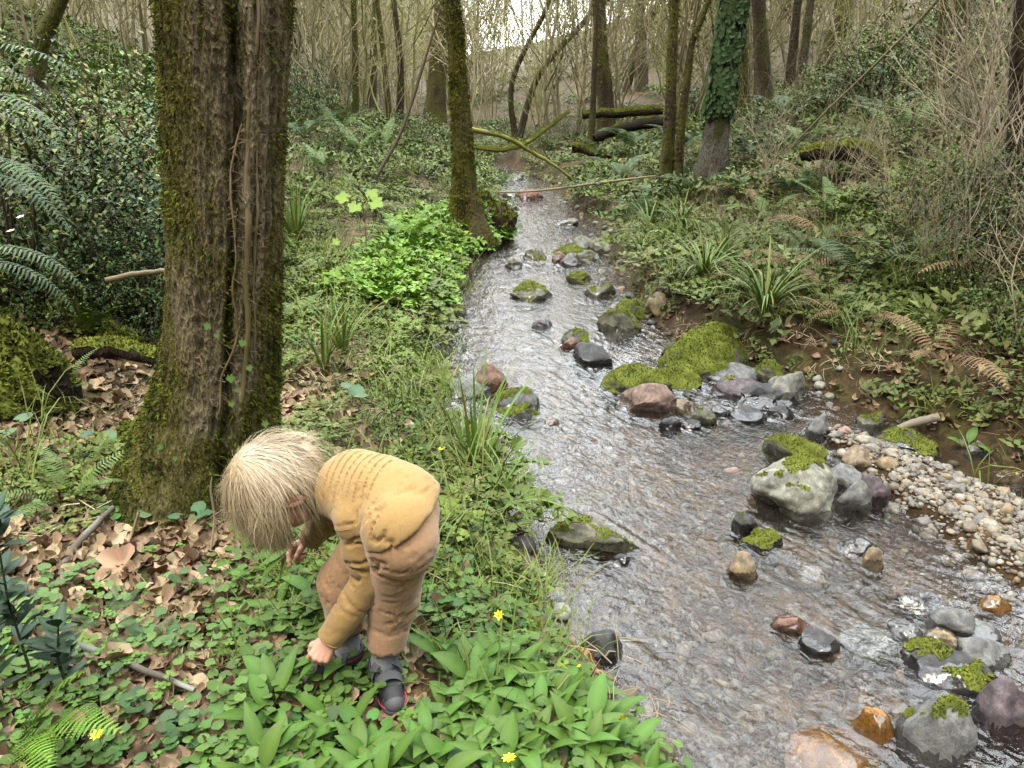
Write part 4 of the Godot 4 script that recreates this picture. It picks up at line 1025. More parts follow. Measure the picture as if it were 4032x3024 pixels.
# ---------- plants
func frond(length: float, pairs: int, wide: float, lean0: float, lean1: float, col: Color, sag: float) -> MB:
	var b := MB.new()
	var p := Vector3.ZERO
	var pts := [p]; var rr := [0.003]
	var segs := pairs + 5
	for k in segs:
		var t := float(k) / segs
		var a := lerpf(lean0, lean1, pow(t, 0.8))
		var dir := Vector3(0, cos(a), sin(a))
		p += dir * length / segs
		pts.append(p); rr.append(0.0032 * (1.0 - 0.8 * t))
		if k < 4: continue
		var u := float(k - 4) / (segs - 4)
		var w := wide * 0.5 * pow(sin(PI * pow(u * 0.93 + 0.06, 0.62)), 0.9)
		if k == segs - 1: w *= 0.6
		for s: float in [-1.0, 1.0]:
			var out: Vector3 = (Vector3(s, 0, 0) + dir * 0.28).normalized()
			var nrm := Vector3(0, -sin(a), cos(a)) * r(-1.5, 2.0)
			var e := dir * (length / segs) * 0.40
			var n0 := b.v.size()
			var g := Color(col.r * r(0.85, 1.15), col.g * r(0.85, 1.15), col.b)
			for j in 4:
				var f := j / 3.0
				var q := p + out * w * f - Vector3(0, 1, 0) * sag * w * f * f + nrm * 0.1 * w * f
				var h: Vector3 = e * [0.55, 0.62, 0.42, 0.05][j]
				b.v.append(q - h); b.v.append(q + h); b.c.append(g); b.c.append(g)
			for j in 3: b.i.append_array([n0 + j * 2, n0 + j * 2 + 1, n0 + j * 2 + 2, n0 + j * 2 + 2, n0 + j * 2 + 1, n0 + j * 2 + 3])
			if length > 0.3:                                        # toothed edge
				for j in 6:
					var f := 0.12 + j * 0.14
					var q := p + out * w * f - Vector3(0, 1, 0) * sag * w * f * f
					var k0 := b.v.size()
					var h := e * lerpf(1.05, 0.5, f)
					b.v.append(q + out * w * 0.02); b.v.append(q + h + out * w * 0.07); b.v.append(q + out * w * 0.12)
					b.v.append(q - h + out * w * 0.07)
					for z in 4: b.c.append(g)
					b.i.append_array([k0, k0 + 1, k0 + 2, k0, k0 + 2, k0 + 3])
	tube(b, pts, rr, 3, Color(col.r * 1.4, col.g * 0.9, col.b), 0.0, Color(0, 0, 0, 0), false)
	return b

func fern(at: Vector3, size: float, count: int, kind: String, label: String, group := "", face := 99.0, spread_ := TAU) -> void:
	var o := thing("fern", label, "fern", set_on(at), group)
	for k in count:
		var f := part("frond", PR[kind + str(rng.randi() % 4)], o)
		var s := size * r(0.75, 1.1)
		var a := (face + spread_ * (float(k) / count - 0.5) + r(-0.2, 0.2)) if face < 90.0 else TAU * k / count + r(-0.35, 0.35)
		f.transform = Transform3D(Basis(Vector3.UP, a) * Basis(Vector3.RIGHT, r(-0.2, 0.25)).scaled(Vector3.ONE * s), Vector3(sin(a), 0, cos(a)) * 0.015)

func tuft(at: Vector3, size: float, count: int, col: Color, label: String, group := "", stiff := 0.0) -> void:
	var o := thing("sedge_tuft", label, "sedge", set_on(at), group)
	for k in count:
		var b := MB.new()
		var g := col.lerp(Color(0.22, 0.2, 0.06), rng.randf() ** 4.0)
		blade(b, Transform3D(Basis.IDENTITY, Vector3(0, 0, r(0, 0.03))), size * r(0.6, 1.1), size * r(0.026, 0.04), 8, r(0.0, 0.3), r(0.9, 2.3) - stiff, 0.35, 1, Color(g.r * r(0.8, 1.2), g.g * r(0.8, 1.2), g.b), 0.0, r(-0.5, 0.5))
		var f := part("blade", b.make(M.leaf), o)
		f.rotation.y = r(0, TAU)

func shrub_mesh(sd: int, leaves: int, col: Color, leaf_size: float, size: Vector3) -> Array:
	rng.seed = sd
	var st := MB.new(); var lf := MB.new(); var none := MB.new()
	for k in 9:
		var a := r(0, TAU)
		grow(st, none, Vector3(cos(a) * 0.08, -0.05, sin(a) * 0.08), Vector3(cos(a) * r(0.1, 0.7), 1, sin(a) * r(0.1, 0.7)).normalized(), size.y * r(0.7, 1.0), 0.012, 1, Color(0.07, 0.055, 0.035), 0.0, 0.0)
	for k in leaves / 7:
		var p := Vector3(r(-1, 1), r(-1, 1), r(-1, 1))
		if p.length() > 1.0: continue
		p = p.normalized() * pow(p.length(), 0.5)
		p = Vector3(p.x * size.x, size.y * (0.55 + 0.5 * p.y), p.z * size.z) * (0.85 + 0.5 * nf.get_noise_3d(p.x * 0.12, p.y * 0.12 + sd, p.z * 0.12))
		var dir := Vector3(r(-1, 1), r(-0.2, 1), r(-1, 1)).normalized()
		for j in 7:
			var q := p + dir * leaf_size * 0.5 * j
			var x := Basis(Vector3.UP, r(0, TAU)) * Basis(Vector3.RIGHT, r(0.3, 1.9))
			var g := Color(col.r * r(0.6, 1.5), col.g * r(0.65, 1.4), col.b * r(0.7, 1.3)) if rng.randf() < 0.8 else Color(0.13, 0.15, 0.03)
			chip(lf, Transform3D(x, q), leaf_size * r(0.7, 1.2), leaf_size * 0.55, g)
	return [st.make(M.twig), lf.make(M.glossy_leaf)]

func shrub(at: Vector3, which: int, size: float, label: String, group := "evergreen bushes at the left") -> void:
	var o := thing("bush", label, "bush", set_on(at), group)
	part("stems", PR["shrub%d" % which][0], o)
	part("foliage", PR["shrub%d" % which][1], o)
	o.rotation.y = r(0, TAU); o.scale = Vector3.ONE * size

func chip(b: MB, x: Transform3D, length: float, width: float, col: Color) -> void:
	var s := b.v.size()
	for q in [Vector3.ZERO, Vector3(-width * 0.5, length * 0.5, -width * 0.12), Vector3(0, length, width * 0.2), Vector3(width * 0.5, length * 0.5, -width * 0.12)]: b.v.append(x * q); b.c.append(col)
	b.i.append_array([s, s + 1, s + 2, s, s + 2, s + 3])

# a carpet of many small plants, one mesh
func carpet(kind: String, count: int, rad: float) -> MB:
	var b := MB.new()
	for k in count:
		var a := r(0, TAU); var q := sqrt(rng.randf()) * rad
		var o := cluster(kind)
		var g := r(0.7, 1.3)
		for j in o.c.size(): o.c[j] = Color(o.c[j].r * g * r(0.95, 1.05), o.c[j].g * g, o.c[j].b * g)
		b.join(o, Transform3D(Basis(Vector3.UP, r(0, TAU)).scaled(Vector3.ONE * r(0.6, 1.25)), Vector3(cos(a) * q, 0, sin(a) * q)))
	return b

func cluster(kind: String) -> MB:
	var b := MB.new()
	if kind == "round":
		for k in 7:
			var a := r(0, TAU); var q := r(0.01, 0.075)
			round_leaf(b, Vector3(cos(a) * 0.01, 0, sin(a) * 0.01), Vector3(cos(a) * q, r(0.025, 0.07), sin(a) * q), r(0.011, 0.021), Basis(Vector3.UP, -a + PI) * Basis(Vector3.FORWARD, r(-0.15, 0.5)), Color(r(0.8, 1.1), r(0.85, 1.1), r(0.8, 1.0)), 1)
	elif kind == "sorrel":
		for k in 6:
			var a := r(0, TAU); var q := r(0.01, 0.07)
			round_leaf(b, Vector3.ZERO, Vector3(cos(a) * q, r(0.03, 0.06), sin(a) * q), r(0.012, 0.019), Basis(Vector3.UP, r(0, TAU)), Color(r(0.9, 1.1), r(0.9, 1.1), 0.9), 3)
	elif kind == "feather":
		for k in 6:
			var a := TAU * k / 6.0 + r(-0.4, 0.4)
			var len_ := r(0.06, 0.13)
			for j in 5:
				var f := 0.35 + 0.16 * j
				var p : Vector3 = Vector3(sin(a) * f * len_, len_ * (0.7 * f - 0.35 * f * f) + 0.01, cos(a) * f * len_)
				for s: float in [-1.0, 0.0, 1.0]:
					if s == 0.0 and j < 4: continue
					chip(b, Transform3D(Basis(Vector3.UP, a + s * 1.0 + r(-0.3, 0.3)) * Basis(Vector3.RIGHT, r(0.5, 1.7)), p), len_ * r(0.3, 0.45) * (1.0 - 0.1 * j), len_ * 0.22, Color(r(0.85, 1.15), r(0.85, 1.1), 0.95))
	elif kind == "pointed":
		for k in 9:
			var a := r(0, TAU)
			chip(b, Transform3D(Basis(Vector3.UP, a) * Basis(Vector3.RIGHT, r(0.5, 1.5)), Vector3(r(-0.04, 0.04), r(0.01, 0.06), r(-0.04, 0.04))), r(0.03, 0.055), r(0.018, 0.03), Color(r(0.8, 1.15), r(0.8, 1.15), 0.9))
	elif kind == "grass":
		for k in 9:
			blade(b, Transform3D(Basis(Vector3.UP, r(0, TAU)), Vector3(r(-0.04, 0.04), 0, r(-0.04, 0.04))), r(0.07, 0.2), 0.004, 3, r(0.0, 0.4), r(0.6, 1.9), 0.2, 1, Color(r(0.8, 1.3), r(0.8, 1.1), 0.9))
	elif kind == "straw":
		for k in 5:
			var p := Vector3(r(-0.06, 0.06), r(0.0, 0.03), r(-0.06, 0.06))
			var e := Vector3(r(-1, 1), r(-0.1, 0.3), r(-1, 1)).normalized() * r(0.04, 0.13)
			tube(b, [p, p + e * 0.5 + Vector3(r(-0.01, 0.01), 0.004, 0), p + e], [0.0018, 0.0016, 0.001], 3, Color.WHITE, 0.0, Color(0, 0, 0, 0), false)
	elif kind == "mossy":
		for k in 26:
			var a := r(0, TAU); var q := sqrt(rng.randf()) * 0.05
			blade(b, Transform3D(Basis(Vector3.UP, r(0, TAU)), Vector3(cos(a) * q, -0.003, sin(a) * q)), r(0.01, 0.022), 0.006, 1, r(0, 0.5), r(0.7, 1.6), 0.1, 1, Color(r(0.7, 1.2), r(0.75, 1.15), 0.9))
	return b

func dead_leaf(lobes: int, size: float, curl: float, col: Color, sd: int) -> MB:
	rng.seed = sd
	var b := MB.new()
	var count := 24
	b.v.append(Vector3(0, 0.004, 0)); b.c.append(Color(col.r * 1.15, col.g * 1.15, col.b * 1.15))
	var ph := r(0, TAU)
	for ring: float in [0.5, 1.0]:
		for j in count:
			var a := TAU * j / count
			var q := 0.5 + 0.5 * absf(cos(a * lobes * 0.5)) if lobes > 0 else 0.45 + 0.55 * absf(cos(a))
			if lobes > 2: q *= 0.75 + 0.25 * cos(a)
			q *= lerpf(0.75, 1.0, q) * (1.0 + r(-0.06, 0.06))
			var p := Vector3(cos(a) * q, 0, sin(a) * q) * size * ring
			p.y = curl * size * ring * ring * (0.5 + 0.5 * sin(a * 2.0 + ph)) + size * ring * 0.1 * sin(a * 5.0 + ph * 2.0) + r(-0.03, 0.03) * size
			b.v.append(p); b.c.append(Color(col.r * r(0.85, 1.1), col.g * r(0.85, 1.1), col.b * r(0.85, 1.1)))
	for j in count:
		var k := (j + 1) % count
		b.i.append_array([0, 1 + j, 1 + k, 1 + j, 1 + count + j, 1 + k, 1 + k, 1 + count + j, 1 + count + k])
	var e := Vector3(-1, 0.1, 0.1) * size
	tube(b, [Vector3.ZERO, e * 0.6, e * 0.9 + Vector3(0, 0.01, 0)], [0.0015, 0.0013, 0.001], 3, Color(col.r * 1.1, col.g * 0.9, col.b * 0.8), 0.0, Color(0, 0, 0, 0), false)
	return b

# small growth scattered over a bank: kinds with shares, tints and a rule for where
func sow(called: String, label: String, category: String, kind: String, variants: int, material: Material, want: int, d0: float, d1: float, rule: Callable, tint: Callable, size: Vector2, many := 0, rad := 0.25, even := 3.0) -> void:
	for w in variants:
		var mesh := (carpet(kind, many, rad) if many else cluster(kind)).make(material)
		var xs := []; var cs := []
		for k in want * 14 / variants:
			var d := d0 * pow(d1 / d0, rng.randf())
			var x := r(-0.80, 0.80) * (d + 0.55)
			if rng.randf() > rule.call(x, d) * minf(1.0, d * d / (even * even)): continue
			var h0 := ground(x, -d)
			var nn := Vector3(h0 - ground(x + 0.05, -d), 0.05, -(h0 - ground(x, -d - 0.05))).normalized()
			nn = (nn + Vector3.UP).normalized()
			var e := nn.cross(Vector3(r(-1, 1), 0, r(-1, 1))).normalized()
			var s := r(size.x, size.y)
			xs.append(Transform3D(Basis(e * s, nn * s * r(0.7, 1.2), e.cross(nn) * s), Vector3(x, h0 - 0.002, -d)))
			cs.append(tint.call(x, d))
			if xs.size() >= want / variants: break
		if xs.size(): stuff(copies(called, mesh, xs, cs), label, category)

func left(x: float, d: float) -> float: return tab(XL, d) - x
func right(x: float, d: float) -> float: return x - tab(XR, d)
func patch(x: float, d: float, f: float, o: float) -> float: return sm(0.5 + 1.6 * nz.get_noise_2d(x * f + o, d * f))
func in_trunk(x: float, d: float) -> bool: return Vector2(x + 1.13, d - 2.62).length() < 0.3
func litter_area(x: float, d: float) -> float:       # bare leaf litter left of the trunk and round its foot
	return sm((-0.55 - x) / 0.5) * sm((4.6 - d) / 1.0)

func banks() -> void:
	rng.seed = 501
	for k in 4:
		PR["dark_frond%d" % k] = frond(1.0, 26, 0.30, 0.25, r(1.5, 2.0), Color(0.095, 0.15, 0.06), 0.25).make(M.leaf)
		PR["fresh_frond%d" % k] = frond(1.0, 22, 0.34, 0.1, r(1.1, 1.6), Color(0.16, 0.30, 0.035), 0.15).make(M.leaf)
		PR["mid_frond%d" % k] = frond(1.0, 24, 0.28, 0.3, r(1.4, 1.9), Color(0.14, 0.22, 0.055), 0.2).make(M.leaf)
	PR["shrub0"] = shrub_mesh(91, 3800, Color(0.035, 0.062, 0.022), 0.034, Vector3(0.55, 0.9, 0.55))
	PR["shrub1"] = shrub_mesh(92, 3000, Color(0.06, 0.095, 0.025), 0.04, Vector3(0.6, 0.7, 0.5))
	PR["shrub2"] = shrub_mesh(93, 2800, Color(0.13, 0.17, 0.04), 0.036, Vector3(0.5, 0.8, 0.5))
	rng.seed = 502
	# evergreen bushes left of the thick trunk
	var bush := [[Vector3(-2.809, 1.338, -4.600), 0, 1.3], [Vector3(-2.400, 1.130, -4.400), 0, 1.1], [Vector3(-2.315, 1.320, -4.800), 0, 1.25], [Vector3(-2.155, 0.938, -4.600), 1, 1.0], [Vector3(-2.991, 1.791, -5.400), 0, 1.5], [Vector3(-2.681, 1.850, -5.600), 2, 1.5], [Vector3(-2.753, 0.907, -4.200), 1, 1.0], [Vector3(-2.177, 0.566, -4.500), 0, 0.7], [Vector3(-2.263, 0.781, -4.300), 1, 0.75], [Vector3(-2.467, 1.646, -5.600), 1, 1.5], [Vector3(-3.113, 2.028, -5.200), 2, 1.6], [Vector3(-2.395, 0.646, -4.000), 0, 0.55], [Vector3(-2.099, 0.457, -4.100), 0, 0.5], [Vector3(-2.840, 2.124, -7.000), 2, 1.8], [Vector3(-2.889, 1.444, -4.200), 1, 1.4]]
	var said := ["dark bush whose leaves fill the middle of the left edge", "dark bush in the centre of the evergreen wall", "tall dark bush touching the thick trunk's upper left side", "olive-green bush low against the thick trunk's left side", "dark bush highest in the evergreen wall", "yellowish leafy bush between the wall of evergreens and the trunk's top", "olive-green bush by the cream primroses", "small dark bush at mid-height beside the thick trunk", "low olive bush above the brown stick", "olive-green bush behind the trunk's upper left side", "yellowish bush in the top left corner", "knee-high dark bush above the mossy root-like log", "smallest dark bush beside the thick trunk's base", "yellowish bush farthest back at the trunk's left", "olive bush cut by the left edge"]
	for k in bush.size(): shrub(bush[k][0], bush[k][1], bush[k][2], said[k])
	for q in [[Vector3(-4.634, 1.313, -18.266), 1, 1.3, "grey-green holly touching the thick trunk's right side"], [Vector3(-3.217, 1.123, -13.811), 0, 1.1, "dark holly nearest the pale upright sapling"], [Vector3(-3.330, 1.118, -12.428), 1, 1.2, "grey-green holly lowest on the left slope"], [Vector3(-6.532, 1.495, -31.574), 2, 1.2, "yellowish holly between two pale saplings"], [Vector3(-7.599, 2.505, -32.726), 0, 1.6, "large dark holly at the top of the left slope"]]: shrub(q[0], q[1], q[2], q[3], "hollies on the left slope")
	for q in [[Vector3(2.958, 0.681, -4.745), 0, 0.75, "dark bramble beside the dark trunk at the right edge"], [Vector3(2.931, 0.558, -4.318), 0, 0.8, "dark bramble cut by the right edge of the picture"], [Vector3(2.678, 0.513, -4.483), 1, 0.5, "low olive bramble above the side channel"], [Vector3(2.651, 0.375, -3.866), 1, 0.55, "olive bramble lowest at the right edge"], [Vector3(3.204, 0.785, -4.809), 1, 0.9, "tall olive bramble behind the dark right-edge trunk"], [Vector3(2.772, 0.717, -5.148), 2, 0.6, "yellowish bramble near the broken mossy log's end"], [Vector3(3.099, 0.838, -5.165), 2, 0.8, "yellowish bramble under the leafless shrubs"]]: shrub(q[0], q[1], q[2], q[3], "brambles on the right bank")
	for q in [[Vector3(3.905, 0.965, -17.274), 1, 0.9, "low bush just left of the ivy-wrapped trunk"], [Vector3(4.482, 1.512, -9.924), 2, 1.2, "yellowish bush high on the right slope by the broad leaning trunk"], [Vector3(3.591, 1.105, -7.203), 2, 0.9, "yellowish bush behind the broken mossy log"], [Vector3(3.956, 1.285, -10.231), 2, 0.9, "low bush below the narrow leaning trunks"], [Vector3(3.983, 1.266, -6.642), 2, 1.2, "yellowish bush near the right-edge trunk's top"], [Vector3(4.877, 1.678, -8.858), 2, 1.5, "bush at the foot of the leaning brown trunk"], [Vector3(1.339, 0.495, -17.235), 1, 0.8, "low bush by the mossy elbow of wood"], [Vector3(-1.587, 0.711, -13.256), 1, 0.8, "low bush behind the leaning tree on roots"], [Vector3(-2.439, 0.781, -10.825), 1, 0.6, "low bush on the left slope below the hollies"], [Vector3(0.688, 0.325, -15.915), 1, 0.6, "low bush at the stream's far bend"]]: shrub(q[0], q[1], q[2], q[3], "undergrowth bushes")
	# ferns
	fern(Vector3(2.288, 0.509, -4.956), 0.62, 6, "dark_frond", "big dusky fern arching over the right bank above the sedge", "")
	fern(Vector3(2.599, 0.599, -4.906), 0.5, 5, "dark_frond", "drooping dusky fern with one broad hanging frond on the right bank", "")
	fern(Vector3(2.177, 0.539, -5.604), 0.4, 6, "dark_frond", "fern behind the arching big fern on the right bank", "")
	fern(Vector3(1.999, 0.501, -8.501), 0.55, 7, "dark_frond", "fern at the foot of the ivy-wrapped trunk's right side", "ferns on the right-hand slope")
	fern(Vector3(2.172, 0.568, -7.741), 0.5, 6, "dark_frond", "fern below the ivy-wrapped trunk", "ferns on the right-hand slope")
	fern(Vector3(1.671, 0.391, -8.899), 0.55, 7, "dark_frond", "fern at the foot of the thin mossy trunk", "ferns on the right-hand slope")
	fern(Vector3(1.407, 0.322, -8.375), 0.5, 6, "dark_frond", "fern overhanging the far right shore", "ferns on the right-hand slope")
	fern(Vector3(1.960, 0.566, -13.219), 0.9, 7, "dark_frond", "large fern between the fallen logs", "ferns on the right-hand slope")
	fern(Vector3(1.520, 0.440, -13.373), 0.7, 6, "dark_frond", "fern beside the mossy elbow of wood", "ferns on the right-hand slope")
	fern(Vector3(2.548, 0.694, -7.188), 0.5, 6, "dark_frond", "fern below the broken log's moss cushion", "ferns on the right-hand slope")
	fern(Vector3(2.730, 0.761, -7.010), 0.55, 6, "mid_frond", "yellowish fern left of the broken mossy log", "ferns on the right-hand slope")
	fern(Vector3(3.065, 0.889, -6.965), 0.5, 6, "mid_frond", "yellowish fern under the broken mossy log", "ferns on the right-hand slope")
	fern(Vector3(2.198, 0.568, -6.695), 0.45, 6, "mid_frond", "small fern in the middle of the right slope", "ferns on the right-hand slope")
	fern(Vector3(2.827, 0.786, -9.565), 0.7, 6, "dark_frond", "large fern behind the ivy-wrapped trunk", "ferns on the right-hand slope")
	fern(Vector3(2.442, 0.721, -11.491), 0.8, 6, "dark_frond", "large fern left of the ivy-wrapped trunk's base", "ferns on the right-hand slope")
	fern(Vector3(2.539, 0.680, -6.061), 0.5, 6, "mid_frond", "yellowish fern above the big dusky one", "ferns on the right-hand slope")
	fern(Vector3(3.976, 1.261, -8.689), 0.8, 7, "dark_frond", "large fern high on the right slope", "ferns on the right-hand slope")
	fern(Vector3(3.788, 1.193, -7.648), 0.7, 6, "mid_frond", "yellowish fern beside the high leafy bush", "ferns on the right-hand slope")
	fern(Vector3(4.228, 1.401, -10.083), 0.9, 7, "dark_frond", "largest fern under the broad leaning trunk", "ferns on the right-hand slope")
	fern(Vector3(3.252, 0.943, -5.724), 0.6, 6, "mid_frond", "yellowish fern near the leafless shrubs", "ferns on the right-hand slope")
	fern(Vector3(2.195, 0.578, -9.945), 0.6, 6, "dark_frond", "fern right behind the two thin mossy stems", "ferns on the right-hand slope")
	fern(Vector3(1.496, 0.384, -10.794), 0.7, 6, "dark_frond", "fern by the long bare pole's right end", "ferns on the right-hand slope")
	fern(Vector3(1.147, 0.216, -10.446), 0.6, 6, "dark_frond", "fern drooping over the far stream", "ferns on the right-hand slope")
	fern(Vector3(3.242, 0.940, -9.045), 0.7, 6, "mid_frond", "yellowish fern along the slanting dead branch", "ferns on the right-hand slope")
	fern(Vector3(1.807, 0.438, -6.535), 0.4, 6, "mid_frond", "small fern behind the hanging sedge", "ferns on the right-hand slope")
	fern(Vector3(3.591, 1.149, -10.672), 0.8, 6, "dark_frond", "fern below the dark trunk on the slope", "ferns on the right-hand slope")
	fern(Vector3(2.961, 0.812, -5.499), 0.5, 6, "dark_frond", "dusky fern beside the yellowish bramble", "ferns on the right-hand slope")
	fern(Vector3(-0.963, 0.254, -7.129), 0.55, 9, "fresh_frond", "bright yellow-green fern standing in the left bank's lush clump", "")
	fern(Vector3(-2.189, 0.721, -11.146), 0.7, 6, "mid_frond", "fern below the grey-green hollies", "ferns on the left slope")
	fern(Vector3(-2.260, 0.638, -9.430), 0.6, 6, "mid_frond", "fern on the left slope above the seedling", "ferns on the left slope")
	fern(Vector3(-1.924, 0.681, -11.939), 0.7, 6, "mid_frond", "fern left of the leaning tree on roots", "ferns on the left slope")
	fern(Vector3(-2.897, 0.934, -11.200), 0.8, 6, "dark_frond", "dusky fern at the trunk's right side on the slope", "ferns on the left slope")
	fern(Vector3(-2.620, 0.918, -12.369), 0.8, 6, "mid_frond", "fern between hollies and hazels", "ferns on the left slope")
	fern(Vector3(-0.135, -0.086, -14.185), 0.5, 6, "fresh_frond", "small bright fern at the foot of the leaning tree on roots", "")
	fern(Vector3(-2.310, 0.393, -3.928), 0.3, 4, "fresh_frond", "pale green fern frond spreading over the litter left of the trunk", "", 1.3, 1.2)
	fern(Vector3(-1.603, 0.311, -2.395), 0.32, 5, "mid_frond", "soft fern at the left foot of the thick trunk", "")
	fern(Vector3(-2.061, 0.402, -3.166), 0.3, 5, "mid_frond", "feathery fern beside the mossy stump at the left edge", "")
	fern(Vector3(-1.112, 0.315, -1.308), 0.34, 4, "fresh_frond", "yellow-green fern frond at the bottom left corner", "", 1.15, 0.9)
	fern(Vector3(-1.146, 0.287, -1.771), 0.16, 5, "dark_frond", "small dusky fern lying flat among the violets", "")
	fern(Vector3(-1.014, 0.281, -1.682), 0.15, 5, "dark_frond", "second small dusky fern lying flat near the rotting stick", "")
	fern(Vector3(-1.390, 0.269, -4.697), 0.35, 5, "mid_frond", "fern touching the right side of the thick trunk", "")
	hanging_frond(Vector3(-2.085, 1.926, -3.300), "topmost dusky frond reaching in from the left edge")
	hanging_frond(Vector3(-2.082, 1.758, -3.200), "second dusky frond reaching in from the left edge")
	hanging_frond(Vector3(-1.994, 1.532, -3.000), "dusky frond drooping at the left edge above the white flowers")
	hanging_frond(Vector3(-2.048, 1.184, -3.000), "short green frond below the white flowers at the left edge")
	tuft(Vector3(-2.005, 0.292, -7.047), 0.7, 40, Color(0.12, 0.22, 0.04), "lush sedge tuft at the right side of the thick trunk", "sedge tufts", 0.9)
	tuft(Vector3(-1.026, 0.261, -3.885), 0.46, 26, Color(0.12, 0.22, 0.04), "upright sedge tuft in the middle of the left bank", "sedge tufts", 0.9)
	tuft(Vector3(-0.990, 0.257, -4.196), 0.46, 26, Color(0.12, 0.22, 0.04), "second upright sedge tuft in the middle of the left bank", "sedge tufts", 0.9)
	tuft(Vector3(-0.795, 0.153, -6.376), 0.3, 14, Color(0.12, 0.22, 0.04), "sedge blades below the lush fern clump", "sedge tufts", 0.0)
	tuft(Vector3(-0.155, 0.060, -2.930), 0.62, 22, Color(0.12, 0.22, 0.04), "tall sedge leaning over the water behind the person", "sedge tufts", 0.9)
	tuft(Vector3(-0.088, 0.042, -2.697), 0.42, 26, Color(0.12, 0.22, 0.04), "low sedge tuft overhanging the bank beside the person", "sedge tufts", 0.0)
	tuft(Vector3(1.663, 0.261, -4.823), 0.62, 70, Color(0.12, 0.19, 0.045), "large sedge tuft hanging over the right bank", "sedge tufts", 0.0)
	tuft(Vector3(1.444, 0.310, -5.609), 0.55, 54, Color(0.12, 0.19, 0.045), "sedge tuft hanging over the pebble shore", "sedge tufts", 0.0)
	tuft(Vector3(1.650, 0.384, -5.898), 0.4, 26, Color(0.12, 0.19, 0.045), "upright sedge behind the hanging tuft", "sedge tufts", 0.9)
	tuft(Vector3(1.999, 0.326, -4.612), 0.3, 20, Color(0.12, 0.19, 0.045), "small sedge on the bare right bank", "sedge tufts", 0.0)
	tuft(Vector3(1.601, 0.382, -7.256), 0.5, 36, Color(0.12, 0.19, 0.045), "sedge on the far right bank", "sedge tufts", 0.0)
	tuft(Vector3(2.422, 0.370, -4.199), 0.35, 24, Color(0.12, 0.19, 0.045), "sedge on the dark right bank", "sedge tufts", 0.0)
	tuft(Vector3(1.329, 0.302, -7.439), 0.5, 34, Color(0.12, 0.19, 0.045), "drooping sedge above the far right shore", "sedge tufts", 0.0)
	tuft(Vector3(-1.488, 0.271, -5.906), 0.3, 18, Color(0.12, 0.22, 0.04), "thin sedge under the maple seedling", "sedge tufts", 0.9)
	tuft(Vector3(-1.567, 0.394, -8.544), 0.4, 20, Color(0.12, 0.22, 0.04), "sedge on the left slope behind the seedling", "sedge tufts", 0.0)
	# last year's bracken
	for k in 3: PR["brown_frond%d" % k] = frond(1.0, 20, 0.3, 0.5, r(1.7, 2.3), Color(0.2, 0.135, 0.065), 0.5).make(M.dry_leaf)
	PR["brown_frond3"] = PR.brown_frond0
	var old := ["below the leafless shrubs", "under the broken mossy log", "above the side channel", "left of the big dusky fern", "behind the large sedge tuft", "beside the slanting dead branch", "on the slope by the ivy-wrapped trunk", "at the right edge above the brambles", "between the ferns of the right slope", "on the left slope by the hollies", "below the dark trunk at the right edge", "above the bare right bank"]
	var at := [Vector3(2.983, 0.816, -5.479), Vector3(2.902, 0.815, -6.363), Vector3(2.330, 0.264, -3.876), Vector3(2.007, 0.461, -5.282), Vector3(1.684, 0.374, -5.495), Vector3(2.793, 0.788, -7.431), Vector3(2.242, 0.591, -7.588), Vector3(3.080, 0.699, -4.666), Vector3(2.369, 0.609, -5.687), Vector3(-2.636, 0.893, -11.776), Vector3(2.878, 0.575, -4.465), Vector3(2.138, 0.350, -4.536)]
	for k in at.size(): fern(at[k], r(0.4, 0.6), 5, "brown_frond", "dead brown bracken " + old[k], "dead bracken")
	# leafless twiggy shrubs on the right bank
	for q in [[Vector3(3.020, 0.759, -4.938), 0.36], [Vector3(3.263, 0.890, -5.045), 0.45], [Vector3(3.184, 0.911, -5.712), 0.32], [Vector3(3.559, 1.069, -5.776), 0.5], [Vector3(2.834, 0.776, -5.711), 0.22], [Vector3(2.675, 0.488, -4.365), 0.2], [Vector3(2.716, 0.751, -6.542), 0.2], [Vector3(2.687, 0.381, -3.847), 0.22], [Vector3(2.501, 0.681, -7.582), 0.22], [Vector3(2.549, 0.518, -4.679), 0.16]]:
		var tw := thing("bare_shrub", "pale leafless twiggy shrub on the right bank", "shrub", set_on(q[0]), "leafless shrubs on the right bank")
		part("twigs", PR.bare[rng.randi() % PR.bare.size()], tw)
		tw.rotation.y = r(0, TAU); tw.scale = Vector3.ONE * q[1]
	# a maple seedling with lit lime leaves
	var o := thing("maple_seedling", "maple seedling with lime-yellow leaves on the left bank", "seedling", set_on(Vector3(-1.275, 0.262, -6.603)), "")
	var top: Vector3 = Vector3(-1.145, 0.759, -6.200)
	var st := MB.new()
	var rise: float = top.y - o.position.y
	tube(st, [Vector3.ZERO, Vector3(0.01, rise * 0.5, 0), Vector3(0.0, rise, 0)], [0.004, 0.0035, 0.003], 4, Color(0.2, 0.1, 0.05))
	part("stem", st.make(M.twig), o)
	for q in [[-0.15, 0.03, 0.0, 0.055], [0.11, 0.0, 0.05, 0.06], [0.06, 0.04, -0.1, 0.05], [-0.04, -0.02, 0.1, 0.055], [-0.2, -0.3, 0.2, 0.035]]:
		var lb := MB.new()
		round_leaf(lb, Vector3(0, rise - 0.05, 0), Vector3(q[0], rise + q[1], q[2]), q[3], Basis(Vector3.RIGHT, 0.75) * Basis(Vector3.UP, atan2(-q[2], q[0]) + PI), Color(0.2, 0.31, 0.035), 5)
		part("leaf", lb.make(M.leaf), o)
